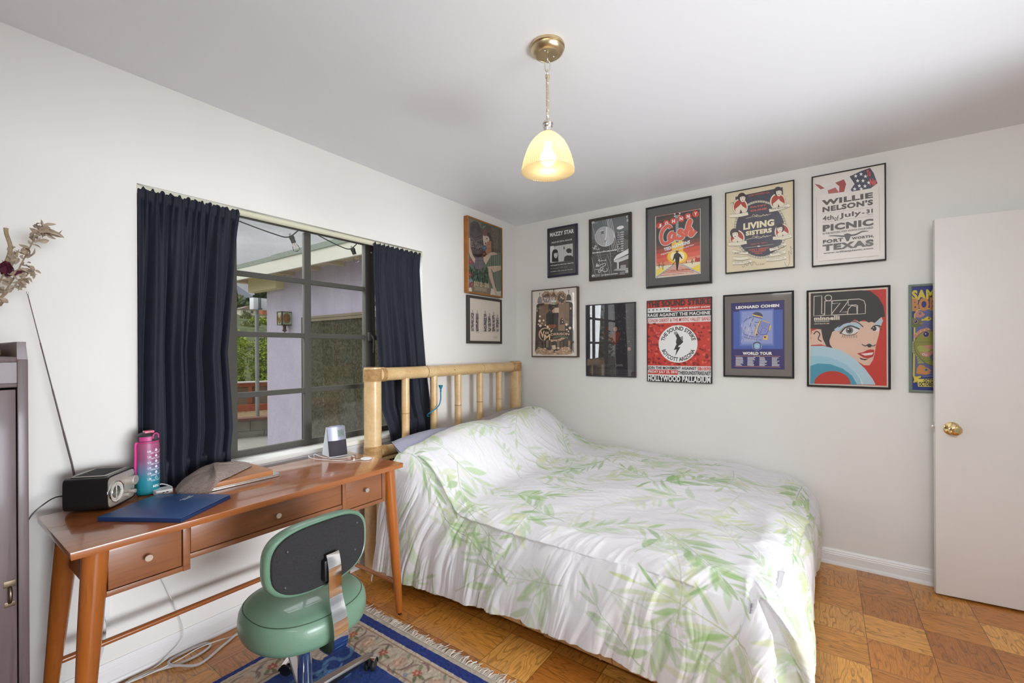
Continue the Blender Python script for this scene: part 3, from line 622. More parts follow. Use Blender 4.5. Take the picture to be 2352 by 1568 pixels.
# ------------------------------------------------------------------ leaf print duvet
SR, ST, SL = .12, 1.515, .60                        # right tuck, top, left hang (cloth metres)
TH_, TT, TF = .08, 1.80, .58                        # head tuck, top, foot hang
SW, TW = SR+ST+SL, TH_+TT+TF
nx, ny = int(SW/.0031), int(TW/.0031)
dp = Paint(SW, TW, nx, ny, (.81, .80, .812))
rr = random.Random(21)
GREENS = [L(186, 210, 158), L(164, 198, 128), L(206, 216, 166), L(150, 186, 118), L(196, 214, 176), L(214, 218, 178)]
def frond(x, y, a, ln, style):
    t = np.linspace(0, 1, 12); b = rr.uniform(-.5, .5); aa = a+b*t; X = x+np.cumsum(np.cos(aa))*ln/12; Y = y+np.cumsum(np.sin(aa))*ln/12
    col = rr.choice(GREENS); al = rr.uniform(.45, .95)
    dp.stroke(np.c_[X, Y], np.linspace(.0028, .0012, 12), [c*.86 for c in col[:3]], al, .003)
    n_ = rr.randint(5, 8)
    for k in range(n_):
        i = min(11, 2+int(k*9.5/n_))
        for sd in (-1, 1):
            if rr.random() < .15: continue
            l2 = ln*rr.uniform(.28, .5)*(1-.35*k/n_); w = l2*(rr.uniform(.05, .075) if style else rr.uniform(.10, .15))
            c2 = rr.choice((col, col, rr.choice(GREENS)))
            dp.leaf(X[i], Y[i], aa[i]+sd*rr.uniform(.35, .8 if style else 1.0), l2, w, c2, al*rr.uniform(.5, 1), rr.uniform(-.5, .5)*sd)
    dp.leaf(X[-1], Y[-1], aa[-1], ln*.3, ln*.025, col, al)
k = 0
for gy in np.arange(0, TW+.1, .245):
    for gx in np.arange(0, SW+.1, .26):
        k += 1; a = rr.choice((-.5, .3, 2.2, 2.8, -1.6, 1.2))+rr.uniform(-.4, .4)
        frond(gx+rr.uniform(-.09, .09), gy+rr.uniform(-.09, .09), a, rr.uniform(.28, .46), k % 3 == 0)
        if k % 2: frond(gx+.15+rr.uniform(-.08, .08), gy+.13, a+2+rr.uniform(-.5, .5), rr.uniform(.24, .38), k % 4 == 1)
S, Tc = dp.U, dp.V
Xtop = -.045-np.clip(S-SR, 0, ST); Ytop = -.27-np.clip(Tc-TH_, 0, TT)
fr_ = np.clip((SR-S)/SR, 0, 1); fl = np.clip((S-SR-ST)/SL, 0, 1); fh = np.clip((TH_-Tc)/TH_, 0, 1); ff = np.clip((Tc-TH_-TT)/TF, 0, 1)
sm = lambda x: x*x*(3-2*x)
rise = sm(np.clip((-.20-Ytop)/.16, 0, 1)); fall = 1-sm(np.clip((-.40-Ytop)/.42, 0, 1))
wallfade = .42+.58*sm(np.clip((-.02-Xtop)/.30, 0, 1)); leftfade = 1-.16*sm(np.clip((-1.2-Xtop)/.4, 0, 1)); midd = 1-.05*np.exp(-((Xtop+.84)/.10)**2)
hump = .285*(.80+.20*rise)*fall*wallfade*leftfade*midd*(1-.35*sm(fl))
base = .545+.022*fbm(Xtop*2.3+3, Ytop*2.0, 4, 2)-.02*sm(np.clip((-1.75-Ytop)/.35, 0, 1))+.012*np.sin((Xtop+.8)*2.0)
zt = base+hump
f = np.hypot(fl, ff); th = np.arctan2(ff, fl)
ph_ = np.clip(f, 0, 1.22)*PI/2; g = 1-np.cos(ph_)
out = .19*np.sin(ph_)+np.sin(th)**2*.045*np.sin(np.clip(f, 0, 1)*PI)**1.5*sm(np.clip((Xtop+1.5)/.9, 0, 1))
corner = np.sin(2*th)*np.clip(f*1.6, 0, 1)
out = out*(1+.28*corner*np.sin(th*7+1.0)+.20*corner)
zhem = .105+.03*np.sin(Ytop*3.1)*(fl > 0)-.05*np.clip(ff, 0, 1)
z = zt+(zhem-zt)*np.clip(g, 0, 1.3)
x = Xtop-out*np.cos(th)*(f > 0); y = Ytop-out*np.sin(th)*(f > 0)
x = x+.022*np.sin(np.clip(fr_, 0, 1)*PI/2); z = z-.13*fr_**1.6
z = z-.075*fh**1.5; y = y+.045*np.sin(fh*PI/2)
P = np.stack([x, y, z], -1)
def nrm(P):
    a = np.gradient(P, axis=1); b = np.gradient(P, axis=0); n = np.cross(b, a); n /= np.linalg.norm(n, axis=-1, keepdims=True)+1e-9
    n[n[..., 2] < -.6] *= -1; return n
n_ = nrm(P)
if n_[ny//2, nx//2, 2] < 0: n_ = -n_
side = sm(np.clip(fl*1.7, 0, 1)); foot = sm(np.clip(ff*1.7, 0, 1)); hang = np.maximum(side, foot)
al = np.where(fl >= ff, Tc+.16*fl, S+.1*ff)          # coordinate running along the hem
al = al+.05*vnoise(al*5, f*2.2, 31)+.02*vnoise(al*13, f*4, 32)
rid = lambda a, b, s: 1-2*np.abs(vnoise(a, b, s))     # sharp creases
D = hang*(.022*vnoise(al*5.2, f*1.4, 1)+.011*vnoise(al*13, f*2.0+3, 2)+.0075*rid(al*19, f*1.9, 41)+.0042*rid(al*39, f*3.4, 3)+.0016*rid(al*85, f*8, 4))
flat = 1-hang
D = D+flat*(.007*fbm(S*5, Tc*5, 7, 2)+.0022*rid((S+.6*Tc)*16, (Tc-.4*S)*5, 8)+.0012*rid((S-.7*Tc)*24, (Tc+S)*9, 12)+.0006*rid((S-.2*Tc)*60, (Tc+.5*S)*28, 13))
rim = np.exp(-((f-.2)/.16)**2)*sm(np.clip(fl*7, 0, 1))*np.clip(1-ff*5, 0, 1); D = D+rim*(.006*vnoise(al*14, f*2, 21)+.003*rid(al*33, f*3, 22))
fold_ = np.exp(-((th-.62-.25*f)/.16)**2)-.9*np.exp(-((th-.30-.25*f)/.18)**2); D = D+fold_*.05*sm(np.clip((f-.12)/.5, 0, 1))*(fl > 0)*(ff > 0)
P = P+n_*D[..., None]
P[..., 2] = np.maximum(P[..., 2], .018+.004*fbm(S*20, Tc*20, 6, 1))
P[..., 0] = np.minimum(P[..., 0], -.012)
M_duv = attr_mat('leaf_print_cotton', .85, .12, 240, .12)
duv = grid_obj('duvet', P, M_duv, None, dp.c, thick=.003); tag(duv, 'white duvet with pale green leaf print spread over the bamboo bed', 'duvet')

# ================================================================== CURTAINS AND ROD
M_cur = plain('navy_velvet', L(17, 21, 36), .75, sheen=.12, bump=.2, bscale=400, var=.1, vscale=14)
setp([n for n in M_cur.node_tree.nodes if n.type == 'BSDF_PRINCIPLED'][0], **{'Sheen Tint': (.45, .55, .8, 1), 'Sheen Roughness': .4})
rod = obj('curtain_rod', MB().tube([(OX0, .012, 1.981), (-1.9, .012, 1.9812), (OX1, .012, 1.981)], .0145, 20).tube([(OX0, .012, 1.981), (OX0+.012, .012, 1.981)], .0175, 20).tube([(OX1-.012, .012, 1.981), (OX1, .012, 1.981)], .0175, 20), plain('cream_rod', L(214, 212, 188), .3)); tag(rod, 'cream tension curtain rod across the top of the window', 'curtain rod')
def curtain(name, xl, xr, yy, z0, z1, folds, amp, seed, label, dark):
    nu, nv = 260, 170; U, V = np.meshgrid(np.linspace(0, 1, nu), np.linspace(0, 1, nv)); Z = z1+(z0-z1)*V
    ip = lambda tab: np.interp(-Z, [-q[0] for q in tab], [q[1] for q in tab])
    A, B, Y = ip(xl), ip(xr), ip(yy)
    ph = U*folds*2*PI+1.2*vnoise(U*folds*.6+seed, V*1.3, seed)+.5*V*np.sin(U*9+seed); tg = np.exp(-V*9)
    lo = np.sin(ph)+.35*np.sin(2.3*ph+V*2+seed)+.5*vnoise(U*folds*1.4, V*2.2, seed+3)
    hi = np.sin(ph*2.6+seed)+.6*np.sin(ph*4.3)
    edge = np.minimum(np.clip(U*14, 0, 1), np.clip((1-U)*14, 0, 1))
    y = Y+amp*((1-tg)*lo*(.35+.65*np.clip(V*2.2, 0, 1))+.45*tg*hi)*(.35+.65*edge)
    x = A+(B-A)*U+.004*np.cos(ph)*(1-tg)
    Zz = Z+(.006*np.sin(ph*2.6+1)+.004*np.sin(ph*5.1))*np.exp(-V*40)+.004*np.sin(ph*.7)*np.clip((V-.95)*20, 0, 1)
    y = np.where(Z > 1.94, np.minimum(y, -.0065), y); y = np.where(Z < .84, np.minimum(y, -.0265), y)
    o = grid_obj(name, np.stack([x, y, Zz], -1), M_cur, None, None, thick=.0016); tag(o, label, 'curtain', 'navy curtains'); return o
YC = [(2.0, -.006), (1.9, -.006), (.85, -.030), (.75, -.056), (.5, -.060)]
curtain('curtain', [(2, -2.731), (1.0, -2.740), (.75, -2.742), (.6, -2.735)], [(1.99, -2.344), (1.95, -2.346), (1.88, -2.354), (1.62, -2.375), (1.30, -2.405), (1.08, -2.392), (.95, -2.388), (.79, -2.404), (.6, -2.41)],
        YC, .62, 1.981, 4.6, .027, 2, 'wide navy curtain hanging at the left of the window behind the desk', 0)
curtain('curtain', [(1.99, -1.574), (1.8, -1.576), (1.4, -1.562), (1.1, -1.545), (.95, -1.535), (.85, -1.505), (.75, -1.48), (.55, -1.46)], [(1.99, -1.176), (1.93, -1.186), (1.86, -1.193), (1.6, -1.185), (1.4, -1.168), (1.2, -1.150), (1.0, -1.118), (.85, -1.10), (.6, -1.09)],
        [(2.0, -.006), (1.9, -.006), (.95, -.018), (.80, -.040), (.5, -.042)], .60, 1.981, 3.8, .016, 5, 'navy curtain at the right of the window behind the bamboo headboard', 1)

# ================================================================== LETTERING
_tc = {}
def glyphs(s, bold=0.0, shear=0.0, spacing=1.0):
    key = (s, bold, shear, spacing)
    if key in _tc: return _tc[key]
    cu = bpy.data.curves.new('lettering', 'FONT'); cu.body = s; cu.size = 1; cu.offset = bold; cu.resolution_u = 3; cu.shear = shear; cu.space_character = spacing; cu.fill_mode = 'FRONT'
    o = bpy.data.objects.new('lettering', cu); COL.objects.link(o); dg = bpy.context.evaluated_depsgraph_get(); me = o.evaluated_get(dg).to_mesh()
    V = np.array([v.co[:2] for v in me.vertices]) if len(me.vertices) else np.zeros((1, 2)); F = [tuple(p.vertices) for p in me.polygons]
    o.evaluated_get(dg).to_mesh_clear(); bpy.data.objects.remove(o); bpy.data.curves.remove(cu)
    _tc[key] = (V, F); return V, F
def fit(V, x0, y0, x1, y1):
    a, b = V.min(0), V.max(0); d = np.maximum(b-a, 1e-6); return (V-a)/d*np.array([x1-x0, y1-y0])+np.array([x0, y0])

# ================================================================== THINGS ON THE DESK
DZ = .75
# --- radio
M_rad = plain('black_ash_veneer', (.012, .010, .011, 1), .32, coat=.2, bump=.3, bscale=60, stretch=(1, 1, 8)); M_face = plain('champagne_face', L(186, 178, 168), .38, metal=.35); M_dial = plain('cream_dial', L(222, 216, 204), .4)
ra = math.radians(47.2); rM = T(-2.878, -.1465, DZ)@RZ(ra)
radio = thing('table_radio', 'black table radio with silver face and raised antenna at the left end of the desk', 'radio', M=rM)
RW2, RD, RHt = .0775, .066, .118
def rl(f): m = MB(); f(m); return m
cab = MB(); poly = [(x, z) for x, z in super_ring(RW2, RHt/2, 7, 48)]
vs_ = [Vector((x, y, z+RHt/2+.002)) for y in (-RD, RD) for x, z in poly]; k = 48
cab.add(vs_, [(i, (i+1) % k, k+(i+1) % k, k+i) for i in range(k)]+[tuple(range(k))[::-1], tuple(range(k, 2*k))]); obj('cabinet', cab, M_rad, radio, 30, local=True)
fc = MB(); poly2 = [(x, z) for x, z in super_ring(RW2-.006, RHt/2-.006, 9, 48)]
vs_ = [Vector((x, y, z+RHt/2+.002)) for y in (-RD-.0015, -RD+.001) for x, z in poly2]; fc.add(vs_, [(i, (i+1) % k, k+(i+1) % k, k+i) for i in range(k)]+[tuple(range(k))[::-1]])
face = obj('face_plate', fc, M_face, radio, 30, local=True)
FM = lambda x, z, y=-RD-.0015: T(x, y, z)@RX(PI/2)
dl = obj('dial', rl(lambda m: m.lathe([(0, .001), (.034, .001), (.034, 0)], 40, FM(-.034, .056))), M_dial, radio, local=True)
obj('dial_ring', rl(lambda m: m.lathe([(.034, 0), (.034, .004), (.036, .0055), (.038, .004), (.0385, 0)], 40, FM(-.034, .056))), M_chrome, dl, local=True)
obj('dial_disc', rl(lambda m: m.lathe([(0, .0022), (.021, .0022), (.022, .001)], 36, FM(-.034, .056))), M_nickel, dl, local=True)
obj('pointer', rl(lambda m: m.box(-.0345, -.0335, -RD-.005, -RD-.004, .028, .084).box(-.062, -.006, -RD-.0049, -RD-.0042, .0556, .0564)), M_nickel, dl, local=True)
tk = MB()
for i in range(26):
    a = i/26*2*PI; r0, r1 = (.025, .031) if i % 2 else (.024, .029); q = Matrix.Rotation(a, 4, 'Y')
    tk.add([Vector((-.034, -RD-.0030, .056))+q@Vector((x, 0, z)) for x, z in ((-.0005, r0), (.0005, r0), (.0005, r1), (-.0005, r1))], [(0, 1, 2, 3)])
obj('dial_marks', tk, M_black, dl, -1, local=True)
def knob(x, z, r, h): return obj('knob', rl(lambda m: m.lathe([(0, 0), (r*1.35, 0), (r*1.35, .0018), (r, .002), (r, h-.002), (r*.9, h), (0, h)], 32, FM(x, z))), M_face, radio, local=True)
knob(.042, .075, .0175, .022); knob(.010, .030, .0075, .018); knob(.046, .033, .0075, .018)
obj('top_frame', rl(lambda m: m.box(-.062, .062, -.052, .052, RHt+.0015, RHt+.0035, .001)), M_face, radio, local=True)
obj('speaker_grille', rl(lambda m: m.box(-.055, .055, -.045, .045, RHt+.003, RHt+.0042, .0005)), plain('grille_cloth', (.035, .034, .036, 1), .8, bump=1, bscale=500), radio, local=True)
an = [Vector((-2.932, -.060, .858)), Vector((-2.938, -.060, .90)), Vector((-3.046, -.060, 1.513))]
q = [an[0]] + [an[1].lerp(an[2], t) for t in (0, .2, .2, .45, .45, .72, .72, 1)]
obj('antenna', MB().tube(q, [.0035, .0032, .0032, .0026, .0026, .002, .002, .0014, .0014], 10).lathe([(0, -.004), (.0026, -.003), (.0026, .003), (0, .004)], 10, T(*an[2])), plain('antenna_steel', (.33, .27, .27, 1), .25, metal=1), radio)
obj('power_cord', MB().tube([(-2.945, -.085, .79), (-2.985, -.10, .80), (-3.02, -.115, .785), (-3.048, -.115, .755), (-3.068, -.113, .70), (-3.072, -.11, .64), (-3.070, -.10, .60), (-3.066, -.10, .56), (-3.066, -.095, .45), (-3.062, -.09, .37), (-3.068, -.085, .27), (-3.060, -.08, .20), (-3.052, -.075, .12), (-3.040, -.07, .05), (-3.02, -.06, .006), (-2.96, -.055, .005)], .0022, 8, spline=5), M_black, radio)
# --- water bottle
def bottle_mat():
    m, t, b, o = new_mat('gradient_bottle'); setp(b, Roughness=.42, **{'Subsurface Weight': 0}); tcn = N(t, 'ShaderNodeTexCoord'); sp = N(t, 'ShaderNodeSeparateXYZ', Vector=tcn.outputs['Object'])
    r = N(t, 'ShaderNodeValToRGB', Fac=N(t, 'ShaderNodeMapRange', Value=sp.outputs[2], i1=0.0, i2=.21).outputs[0]); e = r.color_ramp.elements
    e[0].position = .0; e[0].color = L(22, 138, 150); e[1].position = .95; e[1].color = L(168, 86, 122)
    for p_, c in ((.3, L(40, 132, 150)), (.5, L(110, 112, 146)), (.68, L(150, 84, 120))): q = e.new(p_); q.color = c
    t.links.new(r.outputs[0], b.inputs['Base Color']); return m
BX, BYY, BR = -2.734, -.122, .037
bot = thing('water_bottle', 'pink to teal water bottle with time markings beside the radio', 'water bottle', (BX, BYY, DZ))
M_pk = plain('hot_pink', L(200, 72, 136), .4); M_print = plain('white_print', (.82, .82, .84, 1), .5)
obj('bottle_body', rl(lambda m: m.lathe([(0, 0), (.031, 0), (.0355, .004), (BR, .012), (BR, .192), (.0355, .201), (.030, .205), (0, .205)], 48)), bottle_mat(), bot, local=True)
lid = obj('lid', rl(lambda m: m.lathe([(.0335, .203), (.0345, .208), (.0345, .228), (.033, .232), (.024, .239), (.016, .242), (0, .242)], 40)), plain('charcoal_plastic', (.03, .028, .03, 1), .45), bot, local=True)
for a0 in (-2.62, -.62): obj('lid_band', MB().lathe([(.0348, .210), (.0356, .211), (.0356, .226), (.0348, .227)], 16, RZ(a0), arc=1.15), M_pk, lid, local=True)
obj('lid_collar', rl(lambda m: m.lathe([(.034, .202), (.0358, .203), (.0358, .206), (.034, .208)], 40)), M_pk, bot, local=True)
lM = RZ(math.radians(-62))
obj('lid_button', rl(lambda m: m.box(.030, .0385, -.008, .008, .212, .234, .005, M=lM)), plain('grey_plastic', (.06, .06, .07, 1), .4), lid, local=True)
obj('lock_loop', rl(lambda m: m.tube([lM@Vector((.036, .012*math.cos(q), .222+.016*math.sin(q))) for q in np.linspace(-.2, PI+.2, 12)], .0028, 8)), M_pk, lid, local=True)
obj('spout_cover', rl(lambda m: m.box(-.014, .018, -.020, .012, .238, .249, .005)), plain('clear_pink', L(224, 120, 140), .15, coat=.5), lid, local=True)
obj('carry_strap', rl(lambda m: m.tube([Vector((-.034, -.010, .203)), Vector((-.040, -.010, .199)), Vector((-.0395, -.009, .15)), Vector((-.041, -.006, .09)), Vector((-.040, -.004, .07))], .0024, 8, spline=4, flat=2)), plain('magenta_strap', L(196, 30, 120), .5), bot, local=True)
pr = MB(); pa = math.radians(-62)
def wrap(V, F, x0, y0, x1, y1, r=BR+.0004):
    Q = fit(V, x0, y0, x1, y1); pr.add([(r*math.cos(pa+x/r), r*math.sin(pa+x/r), y) for x, y in Q], F)
def wquad(x0, x1, y0, y1): 
    n = 8; xs = np.linspace(x0, x1, n); r = BR+.0004; vs_ = [(r*math.cos(pa+x/r), r*math.sin(pa+x/r), y) for y in (y0, y1) for x in xs]; pr.add(vs_, [(i, i+1, n+i+1, n+i) for i in range(n-1)])
for i, (a, b, c) in enumerate((('8 AM', '2 PM', 'GET STARTED'), ('9 AM', '3 PM', "YOU'VE GOT THIS"), ('10 AM', '4 PM', 'KEEP CHUGGING'), ('11 AM', '5 PM', 'NEVER GIVE UP'), ('12 PM', '6 PM', 'ALMOST THERE'), ('1 PM', '7 PM', 'YOU DID IT'))):
    y = .168-i*.0215
    wrap(*glyphs(a, .01), -.029, y, -.018, y+.006); wquad(-.029, -.006, y-.0018, y-.0012); wquad(.008, .030, y-.0018, y-.0012); wrap(*glyphs(b, .01), .018, y, .030, y+.006)
    wrap(*glyphs(c, .03), -.019, y-.0075, .021, y-.0035)
    V = np.array([(.0055*math.sin(q)*(1 if math.cos(q) < 0 else 1-.55*math.cos(q)), -.0052*math.cos(q)*-1*(1.0 if math.cos(q) < 0 else 1.5)) for q in np.linspace(0, 2*PI, 24, endpoint=False)])
    if i < 5: wrap(V, [tuple(range(24))], -.0048, y-.0005, .0052, y+.0115)
    else:
        W2 = np.r_[V, V*.68]; wrap(W2, [(q, (q+1) % 24, 24+(q+1) % 24, 24+q) for q in range(24)], -.0048, y-.0005, .0052, y+.0115)
wrap(*glyphs('REFILL', .04), -.012, .028, .014, .037)
obj('print', pr, M_print, bot, -1, local=True)
# --- navy folder
fA = math.atan2(-.241, .153); fM = T(-2.75, -.4025, DZ)@RZ(fA)
fold = thing('document_folder', 'navy blue presentation folder lying at the front edge of the desk', 'folder', M=fM)
M_nav = plain('navy_board', L(44, 78, 128), .42, coat=.1, bump=.05, bscale=300); M_nav2 = plain('navy_board_edge', L(30, 50, 92), .5)
FX, FYY = .1425, .119
obj('cover', rl(lambda m: m.box(-FX, FX, -FYY, FYY, .0135, .0155, .0006)), M_nav, fold, local=True)
obj('back_cover', rl(lambda m: m.box(-FX+.003, FX, -FYY, FYY, .0005, .003, .0006).box(-FX+.003, FX-.004, -FYY, -FYY+.003, .0005, .0138)), M_nav2, fold, local=True)
obj('spine', rl(lambda m: m.box(-FX, -FX+.003, -FYY, FYY, .001, .0145)), M_nav2, fold, local=True); obj('flap', rl(lambda m: m.box(FX-.004, FX-.001, -FYY, FYY-.002, .0008, .0112)), M_nav2, fold, local=True)
obj('papers', rl(lambda m: [m.box(-FX+.008, FX-.006, -FYY+.006, FYY-.004, .0035+i*.0032, .0058+i*.0032, M=RZ(.004*i)) for i in range(3)]), plain('pale_blue_paper', L(120, 150, 190), .6), fold, local=True)
lg = MB(); V, F = glyphs('boxbrite', .03); lg.add([(x, y, .0157) for x, y in fit(V, .0, 0, .062, .012)], F); lg.v = [tuple(T(-.035, .065, 0)@RZ(.0)@Vector(p)) for p in lg.v]
# --- laptop, notebook, knit hat
lap = thing('laptop', 'closed silver laptop under the tan notebook on the desk', 'laptop', (-2.46, -.208, DZ))
M_alu = plain('silver_aluminium', L(206, 200, 194), .32, metal=.85)
def slab(x0, x1, y0, y1, z0, z1, rc, ch=.001):
    a, b = (x1-x0)/2, (y1-y0)/2; P = []
    for cx, cy, s in ((a-rc, b-rc, 0), (-a+rc, b-rc, 1), (-a+rc, -b+rc, 2), (a-rc, -b+rc, 3)):
        for q in np.linspace(0, PI/2, 7): P.append((cx+rc*math.cos(q+s*PI/2), cy+rc*math.sin(q+s*PI/2)))
    cx, cy = (x0+x1)/2, (y0+y1)/2
    return stack([([(cx+x*(1-k), cy+y*(1-k)) for x, y in P], z) for k, z in ((ch*4, z0), (0, z0+ch), (0, z1-ch), (ch*4, z1))])
obj('base', slab(-2.609, -2.313, -.315, -.103, DZ+.001, DZ+.0085, .012), M_alu, lap); obj('screen_lid', slab(-2.609, -2.313, -.315, -.103, DZ+.0090, DZ+.0135, .012), M_alu, lap)
obj('opening_notch', MB().box(-2.50, -2.43, -.3157, -.3145, DZ+.0075, DZ+.0100), plain('notch', L(150, 130, 90), .5), lap)
nb = thing('notebook', 'tan leather notebook on top of the silver laptop', 'notebook', (-2.465, -.215, DZ+.0135))
M_tan = plain('tan_leather', L(180, 120, 74), .42, bump=.15, bscale=200, var=.06)
obj('cover', slab(-2.588, -2.345, -.318, -.112, DZ+.0142, DZ+.0168, .006).add(slab(-2.588, -2.345, -.318, -.112, DZ+.0318, DZ+.0345, .006).v, slab(-2.588, -2.345, -.318, -.112, 0, .0027, .006).f).box(-2.586, -2.347, -.3185, -.314, DZ+.015, DZ+.034, .0015), M_tan, nb)
obj('page_block', MB().box(-2.583, -2.349, -.313, -.117, DZ+.0168, DZ+.0318), plain('dark_pages', L(74, 60, 50), .7), nb)
hat = MB(); outl = [((-2.675, -.245), .004), ((-2.655, -.305), .003), ((-2.62, -.352), .003), ((-2.588, -.345), .020), ((-2.562, -.322), .0365), ((-2.50, -.280), .0375), ((-2.43, -.225), .0375), ((-2.372, -.176), .0375), ((-2.392, -.150), .0375), ((-2.44, -.125), .0375), ((-2.50, -.10), .036), ((-2.56, -.095), .030), ((-2.615, -.115), .016), ((-2.66, -.175), .005)]
O2, _z = crs([Vector((p[0], p[1], z)) for p, z in outl+outl[:1]], [0]*15, 6); O2 = O2[:-1]; k = len(O2); cen = sum(O2, Vector())/k
vs_ = []; fs = []
lev = [(1.0, .0), (1.004, .004), (.985, .009), (.93, .016), (.82, .027), (.66, .038), (.46, .046), (.24, .050), (.06, .051)]
for s, h in lev:
    for p in O2:
        zz = p.z*(1-(1-s)*.35)+.0375*(1-s)*.35; w = .0035*vnoise(np.array(p.x*45+s*5), np.array(p.y*45), 3)*(s < .95)
        vs_.append(Vector((cen.x+(p.x-cen.x)*s, cen.y+(p.y-cen.y)*s, DZ+zz+h*.92+float(w))))
for i in range(len(lev)-1):
    for j in range(k): fs.append((i*k+j, i*k+(j+1) % k, (i+1)*k+(j+1) % k, (i+1)*k+j))
fs += [tuple(range(k))[::-1], tuple((len(lev)-1)*k+j for j in range(k))]
def knit():
    m = plain('taupe_knit', L(142, 120, 108), .95, sheen=.4); t = m.node_tree; b = [n for n in t.nodes if n.type == 'BSDF_PRINCIPLED'][0]; tcn = N(t, 'ShaderNodeTexCoord'); mp = N(t, 'ShaderNodeMapping', Vector=tcn.outputs['Object']); mp.inputs['Rotation'].default_value = (0, 0, -.72); mp.inputs['Scale'].default_value = (620, 1200, 0)
    sp = N(t, 'ShaderNodeSeparateXYZ', Vector=mp.outputs[0]); s1 = N(t, 'ShaderNodeMath', op='SINE', i0=sp.outputs[0]); s2 = N(t, 'ShaderNodeMath', op='SINE', i0=sp.outputs[1]); a = N(t, 'ShaderNodeMath', op='MULTIPLY_ADD', i0=s2.outputs[0], i1=.5, i2=s1.outputs[0])
    bp = N(t, 'ShaderNodeBump', Strength=.8, Distance=.002, Height=a.outputs[0]); t.links.new(bp.outputs[0], b.inputs['Normal']); return m
ho = obj('knit_hat', MB().add(vs_, fs), knit(), None, 80); tag(ho, 'taupe ribbed knit hat draped over the notebook', 'hat')
# --- white charging block with its cable
ch = thing('charger_block', 'white power brick between the bottle and the knit hat', 'charger', (-2.70, -.165, DZ))
obj('case', slab(-.028, .028, -.028, .028, .001, .017, .007), M_white, ch, local=True)
for x in (-.008, .004): obj('port', MB().box(x, x+.007, -.0285, -.0278, .007, .010), M_black, ch, local=True)
obj('cable', MB().tube([(-2.715, -.14, DZ+.012), (-2.705, -.115, DZ+.022), (-2.682, -.10, DZ+.020), (-2.664, -.115, DZ+.012), (-2.655, -.125, DZ+.004)], .0024, 8, spline=5), M_white, ch)
# --- clock radio
cM = T(-1.940, -.150, DZ)@RZ(-.18)
clk = thing('alarm_clock', 'silver wedge alarm clock with digital display at the right end of the desk', 'clock', M=cM)
M_cs = plain('silver_clock', L(170, 172, 190), .3, metal=.55); M_cw = plain('pale_clock_side', L(206, 216, 222), .4)
def frus(x0, x1, zA, zB, n=10, off=0.0, front=True):
    HH = .152; vs_ = []; fs = []
    pts = lambda z: [(x0+(x1-x0)*i/n, (-.056+.034*z/HH)-.010*(1-(2*i/n-1)**2)-off) for i in range(n+1)]
    a, b = pts(zA), pts(zB); vs_ = [(x, y, zA) for x, y in a]+[(x, y, zB) for x, y in b]+[(x, y+.012, zA) for x, y in a]+[(x, y+.012, zB) for x, y in b]; k = n+1
    for i in range(n): fs += [(i, i+1, k+i+1, k+i), (2*k+i+1, 2*k+i, 3*k+i, 3*k+i+1), (k+i, k+i+1, 3*k+i+1, 3*k+i), (i+1, i, 2*k+i, 2*k+i+1)]
    fs += [(0, k, 3*k, 2*k), (n, 2*k+n, 3*k+n, k+n)]; return MB().add(vs_, fs)
bodyc = MB(); HH = .152; vs_ = [(x, y, z) for z, yb in ((0.001, .052), (HH, .000)) for x, y in ((-.046, -.054+.034*z/HH), (.046, -.054+.034*z/HH), (.046, yb), (-.046, yb))]
bodyc.add(vs_, [(0, 1, 5, 4), (1, 2, 6, 5), (2, 3, 7, 6), (3, 0, 4, 7), (0, 3, 2, 1), (4, 5, 6, 7)]); obj('case', bodyc, M_cw, clk, 0, local=True)
obj('silver_front', frus(-.047, .047, .084, HH+.001), M_cs, clk, local=True)
obj('speaker_grille', frus(-.0465, .0465, .004, .084), plain('dark_grille', (.035, .028, .04, 1), .6, bump=.8, bscale=600), clk, local=True)
def onf(x, z, off): return (x, (-.056+.034*z/HH)-.010*(1-(x/.047)**2)-off, z)
def fquad(x0, x1, z0, z1, off, m=None):
    m = m or MB(); xs = np.linspace(x0, x1, 6); m.add([onf(x, z, off) for z in (z0, z1) for x in xs], [(i, i+1, 7+i, 6+i) for i in range(5)]); return m
lcd = obj('display', fquad(.002, .038, .100, .137, .0006), plain('lcd', L(128, 140, 134), .25), clk, -1, local=True)
V, F = glyphs('7:42', .0); obj('digits', MB().add([onf(x, z, .0009) for x, z in fit(V, .009, .108, .034, .128)], F), plain('lcd_ink', L(86, 96, 94), .4), lcd, -1, local=True)
for z in (.098, .108, .118, .128): obj('button', MB().lathe([(0, .003), (.0035, .0025), (.004, 0)], 14, T(*onf(-.014, z, 0))@RX(PI/2)), M_chrome, clk, local=True)
obj('top_button', MB().box(-.03, .028, -.022, -.004, HH+.001, HH+.005, .002), M_cs, clk, local=True)
obj('base_trim', frus(-.047, .047, .001, .005, off=.0008), M_cw, clk, local=True)
